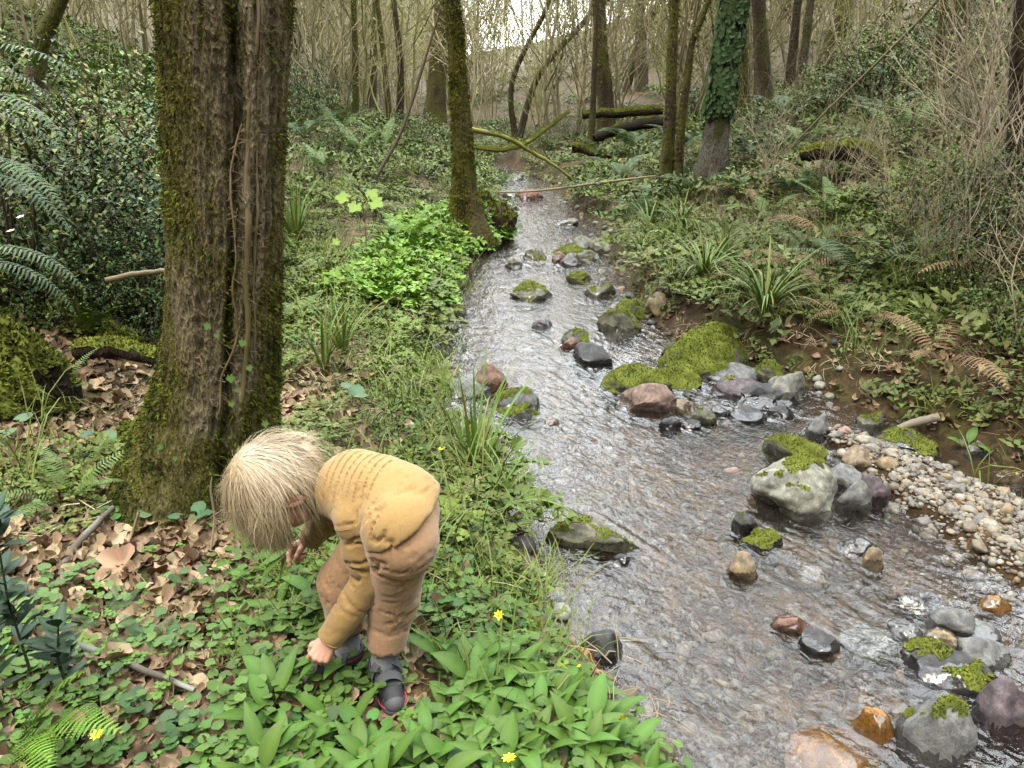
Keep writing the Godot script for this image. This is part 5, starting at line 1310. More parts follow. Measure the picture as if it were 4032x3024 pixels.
	# white primroses at the left edge
	for q in [Vector3(-1.867, 1.307, -2.900), Vector3(-1.840, 1.259, -2.880), Vector3(-1.903, 1.203, -2.900), Vector3(-1.837, 1.278, -2.920)]:
		flower(q, 5, 0.028, Color(0.75, 0.72, 0.55), Color(0.6, 0.55, 0.15), "cream primrose bloom on the bank at the left edge", "cream primroses at the left edge", 0.12)
	# mossy stumps under the bushes
	var k := 0
	for q in [[Vector3(-2.089, 0.647, -3.100), 0.16, 0.34], [Vector3(-2.131, 1.015, -3.900), 0.09, 0.16], [Vector3(-2.100, 0.431, -2.900), 0.14, 0.2], [Vector3(-1.668, 0.494, -3.000), 0.07, 0.06], [Vector3(-2.609, 1.856, -4.600), 0.1, 0.3], [Vector3(-2.446, 1.568, -4.000), 0.1, 0.2]]:
		var p: Vector3 = set_on(q[0])
		var s := thing("mossy_stump", ["tall mossy stump at the left edge", "round moss hummock among the dark bushes", "low mossy mound below the tall stump", "yellow-green moss lump on the litter beside the thick trunk", "moss-wrapped stub high in the bushes", "moss cushion near the left edge fronds"][k], "stump", p, "moss hummocks")
		var b := stone(4, Vector3(q[1], q[2], q[1] * 0.9), 2, 0.25, Color(0.06, 0.045, 0.03), 60 + k)
		part("wood", b.make(M.bark), s)
		part("moss", moss_on(b, 1.35, 6500.0, 0.02, -0.1 if k != 3 else 0.2).make(M.moss), s)
		k += 1
	# scattered growth
	var green := func(x, d): return Color(0.10, 0.16, 0.028).lerp(Color(0.205, 0.29, 0.045), rng.randf()).lerp(Color(0.18, 0.16, 0.055), 0.5 * rng.randf())
	var bright := func(x, d): return Color(0.15, 0.28, 0.035).lerp(Color(0.25, 0.42, 0.055), rng.randf())
	var dull := func(x, d): return Color(0.11, 0.145, 0.04).lerp(Color(0.2, 0.23, 0.07), rng.randf())
	var tan_ := func(x, d): return Color(0.26, 0.2, 0.12).lerp(Color(0.45, 0.37, 0.24), rng.randf())
	var on_left := func(x, d): return (0.0 if in_trunk(x, d) else sm((left(x, d) + 0.02) / 0.1) * (1.0 - 0.93 * litter_area(x, d)) * (0.35 + 0.65 * patch(x, d, 4.0, 3.0)))
	var on_right := func(x, d): return sm((right(x, d) - 0.08) / 0.2) * (0.15 + 0.85 * patch(x, d, 3.0, 9.0))
	var both := func(x, d): return maxf(sm(left(x, d) / 0.1), sm((right(x, d) - 0.05) / 0.15)) * (0.0 if in_trunk(x, d) else 1.0)
	var inland := func(x, d): return on_left.call(x, d) * sm((left(x, d) - 0.08) / 0.2)
	sow("feathery_herbs", "small feathery green herbs covering the left bank", "herbs", "feather", 4, M.leaf, 380, 2.2, 17.0, inland, green, Vector2(0.6, 1.3), 14, 0.3, 5.0)
	sow("feathery_herbs", "lush bright herb clump by the left waterside", "herbs", "feather", 2, M.leaf, 700, 4.6, 9.0, func(x, d): return sm((left(x, d) - 0.0) / 0.1) * sm((0.7 - left(x, d)) / 0.3) * sm((d - 5.0) / 0.6), bright, Vector2(1.2, 2.2), 0, 0.0, 5.0)
	sow("feathery_herbs", "green herbs along the left water's edge", "herbs", "feather", 2, M.leaf, 900, 2.6, 12.0, func(x, d): return sm((left(x, d) + 0.02) / 0.06) * sm((0.35 - left(x, d)) / 0.1) * sm((d - 2.5) / 1.0), green, Vector2(0.5, 1.0), 0, 0.0, 3.0)
	sow("low_leaves", "small pointed leaves covering the left bank", "herbs", "pointed", 3, M.leaf, 340, 1.9, 15.0, inland, green, Vector2(0.5, 1.0), 22, 0.28, 5.0)
	sow("low_leaves", "small dull leaves covering the right bank", "herbs", "pointed", 3, M.leaf, 300, 2.8, 22.0, func(x, d): return on_right.call(x, d) * sm((right(x, d) - 0.15) / 0.2), dull, Vector2(0.9, 1.7), 22, 0.3, 6.0)
	sow("low_leaves", "fresh green patches on the right bank", "herbs", "feather", 3, M.leaf, 260, 2.8, 20.0, func(x, d): return sm((right(x, d) - 0.15) / 0.2) * patch(x, d, 5.0, 30.0) * 0.8, green, Vector2(0.8, 1.5), 14, 0.28, 6.0)
	sow("low_leaves", "leaves hanging at the right water's edge", "herbs", "pointed", 2, M.leaf, 700, 2.6, 12.0, func(x, d): return sm((right(x, d) + 0.01) / 0.06) * sm((0.4 - right(x, d)) / 0.2) * patch(x, d, 6.0, 5.0), dull, Vector2(0.6, 1.2), 0, 0.0, 3.0)
	sow("grass", "thin grass between the herbs", "grass", "grass", 3, M.leaf, 800, 1.8, 20.0, func(x, d): return both.call(x, d) * (1.0 - 0.9 * litter_area(x, d)) * 0.8, green, Vector2(0.8, 1.7), 14, 0.28, 5.0)
	sow("straw", "dry stalks and twigs lying over the banks", "straw", "straw", 3, M.twig, 1000, 1.2, 18.0, func(x, d): return both.call(x, d) * (1.0 if x > 0.0 else 0.3), tan_, Vector2(0.7, 1.2), 10, 0.26, 7.0)
	sow("ground_moss", "low moss on both banks", "moss", "mossy", 3, M.moss, 900, 1.2, 9.0, func(x, d): return both.call(x, d) * patch(x, d, 6.0, 60.0) * (1.0 - 0.85 * litter_area(x, d)), func(x, d): return Color(0.07, 0.085, 0.015).lerp(Color(0.17, 0.19, 0.03), rng.randf()), Vector2(0.7, 1.3), 12, 0.13, 5.0)
	sow("slope_greenery", "pale green undergrowth far up both slopes", "undergrowth", "pointed", 3, M.leaf, 1500, 9.0, 48.0, both, func(x, d): return Color(0.10, 0.14, 0.035).lerp(Color(0.19, 0.24, 0.06), rng.randf()), Vector2(0.9, 1.9), 26, 0.32, 12.0)

func hanging_frond(at: Vector3, label: String) -> void:
	var o := thing("fern_frond", label, "fern", at, "fronds reaching in from the left edge")
	for k in 2:
		var f := part("frond", PR["dark_frond%d" % (rng.randi() % 4)], o)
		f.transform = Transform3D(Basis(Vector3.UP, PI * 0.5 + 0.3 * k + r(-0.2, 0.2)) * Basis(Vector3.RIGHT, 0.75 + 0.2 * k).scaled(Vector3.ONE * r(0.42, 0.55)), Vector3(-0.15, -0.1 - 0.04 * k, 0.0))

func flower(at: Vector3, petals: int, size: float, col: Color, heart: Color, label: String, group: String, stalk: float) -> void:
	var o := thing("flower", label, "flower", at, group)
	var st := MB.new()
	tube(st, [Vector3(0.01, -stalk, 0.005), Vector3(0.004, -stalk * 0.4, 0), Vector3.ZERO], [0.0013, 0.0012, 0.0012], 4, Color(0.12, 0.2, 0.04))
	part("stalk", st.make(M.leaf), o)
	var tilt := Basis(Vector3(r(-1, 1), 0, 0.6).normalized(), r(0.2, 0.7))
	for k in petals:
		var b := MB.new()
		blade(b, Transform3D(tilt * Basis(Vector3.UP, TAU * k / petals) * Basis(Vector3.RIGHT, 1.0), Vector3.ZERO), size * 0.6, size * 0.42 * 6.0 / petals, 4, 0.0, 0.5, 0.15, 0, col)
		part("petal", b.make(M.petal), o)
	var h := stone(1, Vector3.ONE * size * 0.13, 0, 0.1, heart, 5)
	part("flower_centre", h.make(M.petal), o)


# ---------- the near bank
func garlic(at: Vector3, leaves: int, size: float, label: String, group := "wild garlic on the near bank", open_ := 1.0) -> Node3D:
	var o := thing("wild_garlic", label, "wild garlic", set_on(at), group)
	for k in leaves:
		var f := part("leaf", PR["garlic%d" % (rng.randi() % 8)], o)
		f.transform = Transform3D(Basis(Vector3.UP, TAU * k / leaves + r(-0.5, 0.5)) * Basis(Vector3.RIGHT, r(-0.15, 0.3) * open_).scaled(Vector3(1, 1, 1) * size * r(0.75, 1.15)), Vector3(r(-0.012, 0.012), -0.005, r(-0.012, 0.012)))
	return o

func round_plant(at: Vector3, leaves: int, size: float, lobes: int, col: Color, called: String, label: String, group: String) -> void:
	var o := thing(called, label, "plant", set_on(at), group)
	for k in leaves:
		var b := MB.new()
		var a := TAU * k / leaves + r(-0.5, 0.5)
		var q := size * r(0.6, 2.6)
		var tilt := Basis(Vector3.UP, -a + PI) * Basis(Vector3.FORWARD, r(-0.1, 0.55)) * Basis(Vector3.RIGHT, r(-0.3, 0.3))
		round_leaf(b, Vector3.ZERO, Vector3(cos(a) * q, size * r(1.0, 2.6), sin(a) * q), size * r(0.7, 1.15), tilt, Color(col.r * r(0.8, 1.2), col.g * r(0.82, 1.18), col.b * r(0.8, 1.2)), lobes)
		part("leaf", b.make(M.leaf), o)

func foreground() -> void:
	rng.seed = 700
	for k in 8:
		var b := MB.new()
		blade(b, Transform3D.IDENTITY, r(0.17, 0.22), r(0.042, 0.056), 12, r(0.0, 0.3), r(1.0, 1.9), 0.22, 0, Color(0.07, 0.15, 0.026) * Color(r(0.9, 1.25), r(0.92, 1.15), 1.0), 0.28, r(-0.5, 0.5))
		PR["garlic%d" % k] = b.make(M.leaf)
	var zone := PackedVector2Array()
	for q: Vector3 in [Vector3(-0.253, 0.300, -1.652), Vector3(-0.085, 0.300, -1.698), Vector3(0.054, 0.300, -1.608), Vector3(0.133, 0.250, -1.560), Vector3(0.220, 0.200, -1.500), Vector3(0.326, 0.150, -1.430), Vector3(0.318, 0.150, -1.273), Vector3(-0.574, 0.300, -1.154), Vector3(-0.595, 0.300, -1.296), Vector3(-0.453, 0.300, -1.348), Vector3(-0.321, 0.300, -1.403), Vector3(-0.276, 0.300, -1.493)]: zone.append(Vector2(q.x, q.z))
	var shoe := [Vector2(-0.31, -1.52), Vector2(-0.33, -1.56)]
	var made := 0
	for tries in 4000:
		if made >= 125: break
		var p := Vector2(r(-0.9, 0.7), r(-2.0, -1.05))
		if not Geometry2D.is_point_in_polygon(p, zone): continue
		if p.distance_to(shoe[0]) < 0.15 or p.distance_to(Vector2(-0.27, -1.42)) < 0.1 or left(p.x, -p.y) < 0.04: continue
		garlic(Vector3(p.x, 0, p.y), rng.randi_range(3, 5), r(0.48, 0.84), "broad-leaved garlic plant in the dense patch at the bottom of the picture")
		made += 1
	for q in [[Vector3(-0.798, 0.300, -2.007), 4, 0.8, "garlic plant below the person's far hand"], [Vector3(-0.885, 0.300, -2.095), 2, 0.8, "two-leaved garlic left of the person's far hand"], [Vector3(-0.578, 0.300, -1.881), 3, 0.75, "garlic plant between the person's arm and hand"], [Vector3(-0.697, 0.300, -1.859), 4, 0.7, "garlic plant below the hanging hair"], [Vector3(-0.619, 0.300, -1.796), 4, 0.65, "small garlic left of the person's sleeve"], [Vector3(-0.609, 0.300, -1.508), 6, 0.8, "bushy garlic in front of the person's far shoe"], [Vector3(-0.597, 0.300, -1.447), 5, 0.95, "garlic clump left of the far shoe's toe"], [Vector3(-0.449, 0.300, -1.425), 4, 0.7, "garlic between the person's two shoes"], [Vector3(-0.400, 0.300, -1.382), 3, 0.8, "long-leaved garlic reaching across the near shoe"], [Vector3(-0.486, 0.300, -1.348), 4, 0.9, "garlic below the gap between the shoes"], [Vector3(-0.428, 0.300, -1.608), 4, 0.8, "dark garlic just behind the two shoes"], [Vector3(-0.010, 0.180, -2.227), 2, 0.8, "two garlic leaves arching over the mossy bank stone"], [Vector3(-1.041, 0.300, -2.275), 1, 0.9, "single upright garlic leaf at the trunk's foot"], [Vector3(2.301, 0.350, -3.462), 3, 0.8, "garlic leaves on the far right bank"], [Vector3(2.135, 0.300, -3.853), 3, 0.8, "garlic on the right bank above the side channel"]]:
		garlic(q[0], q[1], q[2], q[3])
	# celandine, violet and sorrel
	made = 0
	for tries in 6000:
		if made >= 150: break
		var d := r(1.12, 2.6); var x := r(-1.75, 0.35)
		if Vector2(x + 0.31, d - 1.5).length() < 0.13 or Vector2(x + 0.48, d - 1.6).length() < 0.12: continue
		if in_trunk(x, d) or left(x, d) < 0.02 or Geometry2D.is_point_in_polygon(Vector2(x, -d), zone) and rng.randf() < 0.75: continue
		if d > 1.95 and rng.randf() < 0.7: continue
		if x < -0.8 and d > 1.75 and rng.randf() < 0.85: continue
		var kind := rng.randi() % 5
		var tone: Color = [Color(0.07, 0.14, 0.03), Color(0.06, 0.115, 0.038), Color(0.095, 0.185, 0.035), Color(0.05, 0.1, 0.032), Color(0.13, 0.24, 0.032)][kind]
		round_plant(on(x, -d), rng.randi_range(4, 8), r(0.013, 0.024), 3 if kind == 4 else 1, tone, "wood_sorrel" if kind == 4 else "celandine", "lime-green wood sorrel in the near ground cover" if kind == 4 else "round-leaved celandine in the near ground cover", "wood sorrel on the near bank" if kind == 4 else "celandine on the near bank")
		made += 1
	for q in [[Vector3(-1.178, 0.320, -2.333), 6, 0.032, "grey-green violet at the foot of the thick trunk"], [Vector3(-1.100, 0.300, -2.260), 5, 0.03, "grey-green violet right of the first one at the trunk's foot"], [Vector3(-1.237, 0.300, -2.320), 4, 0.026, "small violet left at the trunk's foot"], [Vector3(-0.778, 0.300, -3.406), 4, 0.04, "blue-green broad leaves on the left bank"], [Vector3(-1.945, 0.350, -2.642), 4, 0.04, "grey-green broad leaves at the left edge of the litter"], [Vector3(-1.663, 0.350, -2.804), 4, 0.035, "broad leaves on the litter beside the trunk"]]:
		round_plant(q[0], q[1], q[2], 1, Color(0.085, 0.15, 0.075), "violet", q[3], "violets round the thick trunk")
	# dark glossy shoot of butcher's broom at the lower left edge
	for q in [[Vector3(-1.200, 0.330, -1.493), 0.5, "dark glossy evergreen shoot at the lower left edge"], [Vector3(-1.197, 0.330, -1.374), 0.34, "second dark glossy shoot in the bottom left corner"], [Vector3(-1.096, 0.330, -1.462), 0.24, "short dark glossy shoot beside the tall one"]]:
		var p: Vector3 = set_on(q[0])
		var o := thing("evergreen_shoot", q[2], "plant", p, "glossy evergreen shoots")
		var st := MB.new()
		tube(st, [Vector3.ZERO, Vector3(-0.02, q[1] * 0.5, -0.02), Vector3(0.02, q[1], 0.0)], [0.004, 0.003, 0.002], 5, Color(0.04, 0.06, 0.03))
		part("stem", st.make(M.twig), o)
		for k in int(q[1] * 110):
			var b := MB.new()
			var h := r(0.25, 1.0)
			var c := Vector3(-0.02, q[1] * 0.5, -0.02).lerp(Vector3(0.02, q[1], 0.0), h * 2.0 - 1.0) if h > 0.5 else Vector3.ZERO.lerp(Vector3(-0.02, q[1] * 0.5, -0.02), h * 2.0)
			blade(b, Transform3D(Basis(Vector3.UP, k * 2.4) * Basis(Vector3.RIGHT, r(0.5, 1.2)), c), r(0.055, 0.085), r(0.024, 0.034), 4, 0.0, 0.3, 0.25, 0, Color(0.025, 0.05, 0.028))
			part("leaf", b.make(M.glossy_leaf), o)
	# yellow blooms
	for q in [[Vector3(-0.943, 0.360, -1.308), "yellow celandine bloom in front at the lower left"], [Vector3(-0.037, 0.320, -1.771), "yellow celandine bloom on the bank between person and stream"], [Vector3(0.177, 0.240, -1.651), "yellow celandine bloom beside the orange-brown lump"], [Vector3(0.274, 0.240, -1.472), "yellow celandine bloom at the stream edge of the garlic patch"], [Vector3(-0.006, 0.380, -1.224), "yellow celandine bloom at the bottom edge among garlic"], [Vector3(-0.293, 0.300, -2.861), "yellow celandine bloom above the person's back"]]:
		flower(q[0], 8, 0.03, Color(0.85, 0.62, 0.01), Color(0.6, 0.4, 0.01), q[1], "yellow celandine blooms", 0.07)
	# leaf litter
	var tones := [Color(0.27, 0.185, 0.105), Color(0.19, 0.12, 0.068), Color(0.36, 0.265, 0.155), Color(0.23, 0.15, 0.085), Color(0.13, 0.085, 0.05), Color(0.31, 0.22, 0.13)]
	var meshes := []
	for k in 10: meshes.append(dead_leaf([5, 0, 0, 5, 3, 0, 5, 0, 3, 0][k], 0.045, [0.9, 0.5, 0.3, 0.6, 1.1, 0.8, 0.3, 0.6, 0.4, 0.2][k], tones[k % 6], 820 + k).make(M.dry_leaf))
	rng.seed = 830
	made = 0
	for tries in 5000:
		if made >= 280: break
		var d := 1.15 * pow(3.6, rng.randf()); var x := r(-0.75, 0.05) * (d + 0.55)
		if in_trunk(x, d) or left(x, d) < 0.05: continue
		if rng.randf() > 0.22 + 0.78 * litter_area(x, d): continue
		var o := part("dead_leaf", meshes[rng.randi() % 10], self)
		o.transform = Transform3D(Basis(Vector3(r(-0.5, 0.5), 1, r(-0.5, 0.5)).normalized(), r(0, TAU)).scaled(Vector3.ONE * r(0.6, 1.35)), on(x, -d, r(0.004, 0.02)))
		tag(o, "curled brown dead leaf in the litter of the near bank", "leaf", "dead leaves of the near bank")
		made += 1
	var xs := [[], [], [], [], [], [], [], [], [], []]
	for k in 20000:
		var d := 1.1 * pow(9.0, rng.randf()); var x := r(-0.8, 0.8) * (d + 0.55)
		if in_trunk(x, d): continue
		var t := left(x, d)
		var want := 0.0
		if t > 0.02: want = 0.2 + 0.8 * litter_area(x, d)
		elif right(x, d) > 0.0: want = 0.9
		if rng.randf() > want: continue
		xs[k % 10].append(Transform3D(Basis(Vector3(r(-0.4, 0.4), 1, r(-0.4, 0.4)).normalized(), r(0, TAU)).scaled(Vector3.ONE * r(0.35, 1.1)), on(x, -d, r(0.0, 0.012))))
	for k in 10: stuff(copies("leaf_litter", meshes[k], xs[k], []), "brown leaf litter strewn over the banks", "leaf litter")
	var big := dead_leaf(5, 0.10, 0.25, Color(0.3, 0.18, 0.11), 851)
	var o := part("maple_leaf", big.make(M.dry_leaf), self)
	var at: Vector3 = Vector3(-1.221, 0.310, -1.986)
	o.transform = Transform3D(Basis(Vector3(0.15, 1, 0.2).normalized(), 2.6), set_on(at, 0.03))
	tag(o, "large pinkish-brown maple leaf lying on the litter", "leaf", "")
	rng.seed = 860
	var small := func(x, d): return Color(0.07, 0.13, 0.03).lerp(Color(0.13, 0.22, 0.045), rng.randf())
	var rule := func(x, d): return (0.0 if in_trunk(x, d) else sm((left(x, d) - 0.0) / 0.1) * (0.25 + 0.75 * patch(x, d, 7.0, 4.0)) * (1.0 - 0.92 * sm((-0.65 - x) / 0.3) * sm((d - 1.7) / 0.35)))
	sow("seedlings", "small round leaves among the litter of the near bank", "seedlings", "round", 3, M.leaf, 600, 1.1, 2.8, rule, small, Vector2(0.6, 1.0))
	sow("seedlings", "small trefoil leaves among the litter of the near bank", "seedlings", "sorrel", 2, M.leaf, 230, 1.1, 2.6, rule, func(x, d): return Color(0.12, 0.23, 0.035), Vector2(0.6, 1.0))
	sow("seedlings", "tiny leaflets on the near bank's edge", "seedlings", "pointed", 2, M.leaf, 420, 1.2, 3.6, func(x, d): return 0.0 if in_trunk(x, d) else sm((left(x, d) - 0.08) / 0.1) * sm((0.6 - left(x, d)) / 0.3), small, Vector2(0.35, 0.7))


# ---------- the child
# Surface of a set of tapered capsules joined smoothly: [from, to, radius, radius]; cuts: [point, outward normal, reach]
func nets(caps: Array, cell: float, k: float, cuts: Array = []) -> MB:
	var lo := Vector3.INF; var hi := -Vector3.INF
	for c in caps:
		var q: float = maxf(c[2], c[3]) + k * 0.5 + cell * 2.0
		lo = lo.min(c[0] - Vector3.ONE * q).min(c[1] - Vector3.ONE * q); hi = hi.max(c[0] + Vector3.ONE * q).max(c[1] + Vector3.ONE * q)
	var nx := int((hi.x - lo.x) / cell) + 2; var ny := int((hi.y - lo.y) / cell) + 2; var nzz := int((hi.z - lo.z) / cell) + 2
	var f := PackedFloat32Array(); f.resize(nx * ny * nzz); f.fill(1.0)
	for c in caps:
		var a: Vector3 = c[0]; var ba: Vector3 = c[1] - c[0]
		var bb := maxf(ba.length_squared(), 1e-9)
		var ra: float = c[2]; var rb: float = c[3]
		var q := maxf(ra, rb) + k + cell * 2.0
		var l: Vector3 = ((a.min(c[1]) - Vector3.ONE * q) - lo) / cell
		var h: Vector3 = ((a.max(c[1]) + Vector3.ONE * q) - lo) / cell
		for z in range(maxi(0, int(l.z)), mini(nzz, int(h.z) + 1)):
			for y in range(maxi(0, int(l.y)), mini(ny, int(h.y) + 1)):
				for x in range(maxi(0, int(l.x)), mini(nx, int(h.x) + 1)):
					var pa := lo + Vector3(x, y, z) * cell - a
					var t := clampf(pa.dot(ba) / bb, 0.0, 1.0)
					var d := (pa - ba * t).length() - lerpf(ra, rb, t)
					var at := (z * ny + y) * nx + x
					var o := f[at]
					var e := maxf(k - absf(o - d), 0.0) / k
					f[at] = minf(o, d) - e * e * k * 0.25
	for c in cuts:
		var q: float = c[2]
		var l: Vector3 = (c[0] - Vector3.ONE * q - lo) / cell
		var h: Vector3 = (c[0] + Vector3.ONE * q - lo) / cell
		for z in range(maxi(0, int(l.z)), mini(nzz, int(h.z) + 1)):
			for y in range(maxi(0, int(l.y)), mini(ny, int(h.y) + 1)):
				for x in range(maxi(0, int(l.x)), mini(nx, int(h.x) + 1)):
					var p: Vector3 = lo + Vector3(x, y, z) * cell - c[0]
					if p.length() < q:
						var at := (z * ny + y) * nx + x
						f[at] = maxf(f[at], p.dot(c[1]))
	var b := MB.new()
	var id := PackedInt32Array(); id.resize(nx * ny * nzz); id.fill(-1)
	var step := [0, 1, nx, nx + 1, nx * ny, nx * ny + 1, nx * ny + nx, nx * ny + nx + 1]
	var corner := [Vector3(0, 0, 0), Vector3(1, 0, 0), Vector3(0, 1, 0), Vector3(1, 1, 0), Vector3(0, 0, 1), Vector3(1, 0, 1), Vector3(0, 1, 1), Vector3(1, 1, 1)]
	var edges := [0, 1, 2, 3, 4, 5, 6, 7, 0, 2, 1, 3, 4, 6, 5, 7, 0, 4, 1, 5, 2, 6, 3, 7]
	for z in nzz - 1:
		for y in ny - 1:
			for x in nx - 1:
				var at := (z * ny + y) * nx + x
				var n := 0
				for j in 8:
					if f[at + step[j]] < 0.0: n += 1
				if n == 0 or n == 8: continue
				var s := Vector3.ZERO; var w := 0
				for j in range(0, 24, 2):
					var p := f[at + step[edges[j]]]; var q := f[at + step[edges[j + 1]]]
					if (p < 0.0) != (q < 0.0):
						s += (corner[edges[j]] as Vector3).lerp(corner[edges[j + 1]], p / (p - q)); w += 1
				id[at] = b.v.size()
				b.v.append(lo + (Vector3(x, y, z) + s / w) * cell)
	for z in range(1, nzz - 1):
		for y in range(1, ny - 1):
			for x in range(1, nx - 1):
				var at := (z * ny + y) * nx + x
				var p := f[at] < 0.0
				for j in 3:
					var d: int = [1, nx, nx * ny][j]
					if p == (f[at + d] < 0.0): continue
					var u: int = [nx, nx * ny, 1][j]; var v: int = [nx * ny, 1, nx][j]
					var q := [id[at], id[at - u], id[at - u - v], id[at - v]]
					if q.min() < 0: continue
					if p: b.i.append_array([q[0], q[2], q[1], q[0], q[3], q[2]])
					else: b.i.append_array([q[0], q[1], q[2], q[0], q[2], q[3]])
	b.normals()
	return b
func paint(b: MB, col: Color, vary := 0.0) -> MB:
	b.c.resize(b.v.size())
	for k in b.v.size():
		var w := 1.0 + vary * nf.get_noise_3dv(b.v[k] * 0.8)
		b.c[k] = Color(col.r * w, col.g * w, col.b * w)
	return b
func shift(b: MB, by: Vector3) -> MB:
	for k in b.v.size(): b.v[k] -= by
	return b
func add_to(b: MB, o: MB) -> void: b.join(o, Transform3D.IDENTITY)
# folds across a limb: ridges that run round the bones, stronger near the given joints
func folds(b: MB, bones: Array, amp: float, joints: Array) -> void:
	b.normals()
	for k in b.v.size():
		var p := b.v[k]
		var best := 1e9; var ax := Vector3.UP
		for c in bones:
			var ba: Vector3 = c[1] - c[0]
			var t := clampf((p - c[0]).dot(ba) / ba.length_squared(), 0.0, 1.0)
			var d: float = (p - c[0] - ba * t).length() - c[2]
			if d < best: best = d; ax = ba.normalized()
		var s := 0.0
		for j in joints: s += 1.25 * exp(-pow(p.distance_to(j[0]) / float(j[1]), 2.0))
		var slant := Vector3(0.3, 0.35, 0.2)
		var q := p + (ax + slant * 0.5).normalized() * p.dot(ax) * 2.6
		var w := nf.get_noise_3d(q.x * 0.62, q.y * 0.62, q.z * 0.62)
		var w2 := nf.get_noise_3d(q.x * 1.5 + 4.0, q.y * 1.5, q.z * 1.5)
		b.v[k] = p + b.n[k] * amp * (0.12 * w2 + 0.25 * s * w - (0.22 + 1.0 * minf(s, 1.2)) * 0.95 * exp(-pow(w / 0.065, 2.0)) + 0.25)
	b.normals()

func hand(wrist: Vector3, h: Vector3, t: Vector3, back: Vector3, curl: Array, thumb: Array) -> Array:
	h = h.normalized(); t = (t - h * t.dot(h)).normalized()
	var bk := (back - h * back.dot(h) - t * back.dot(t)).normalized()
	var caps := []
	for k in 4:
		var o := 0.0165 - 0.011 * k
		var kn = wrist + h * [0.046, 0.049, 0.047, 0.042][k] + t * o * 1.12 + bk * [0.003, 0.005, 0.004, 0.001][k]
		caps.append([wrist + t * o * 0.75 + h * 0.006, kn, 0.0125, 0.0088])
		var a := 0.0
		var p = kn
		var fl: Array = [0.025, 0.019, 0.014]
		for j in 3:
			a += curl[k][j]
			var dir = h * cos(a) - bk * sin(a) + t * [0.10, 0.02, -0.05, -0.12][k]
			var q = p + dir.normalized() * fl[j] * [1.0, 1.08, 1.02, 0.82][k]
			caps.append([p, q, [0.0082, 0.0074, 0.0066][j] * [1.0, 1.0, 0.97, 0.88][k], [0.0074, 0.0066, 0.0054][j] * [1.0, 1.0, 0.97, 0.88][k]])
			p = q
	var tb := wrist + h * 0.014 + t * 0.016 - bk * 0.006
	var t1 = tb + (h * thumb[0] + t * thumb[1] - bk * thumb[2]).normalized() * 0.024
	var t2 = t1 + (h * thumb[3] + t * thumb[4] - bk * thumb[5]).normalized() * 0.018
	var t3 = t2 + (h * thumb[3] + t * (thumb[4] - 0.4) - bk * thumb[5]).normalized() * 0.013
	caps.append_array([[tb, t1, 0.0125, 0.0088], [t1, t2, 0.0085, 0.0074], [t2, t3, 0.0074, 0.0058]])
	return caps

func cloth(called: String, col: Color, bumps: float, size: float) -> StandardMaterial3D:
	var m := mat(called, Color.WHITE, 0.9, 0.25)
	var w := PackedByteArray(); w.resize(64 * 64)
	for y in 64:
		for x in 64: w[y * 64 + x] = int(150 + 70 * sin((x + (4 if (y / 4) % 2 else 0)) * TAU / 8.0) * sin(y * TAU / 8.0) + ((x * 37 + y * 91) % 29))
	var tex := ImageTexture.create_from_image(Image.create_from_data(64, 64, false, Image.FORMAT_L8, w))
	planes(m, grey_tex(256, 0.02, 4, FastNoiseLite.FRACTAL_FBM, 70, 0.86, 1.0), Vector3.ONE * 9.0)
	m.normal_enabled = false
	m.heightmap_enabled = true; m.heightmap_texture = tex; m.heightmap_scale = bumps
	m.uv1_scale = Vector3.ONE * size
	m.rim_enabled = true; m.rim = 0.35; m.rim_tint = 0.8
	return m

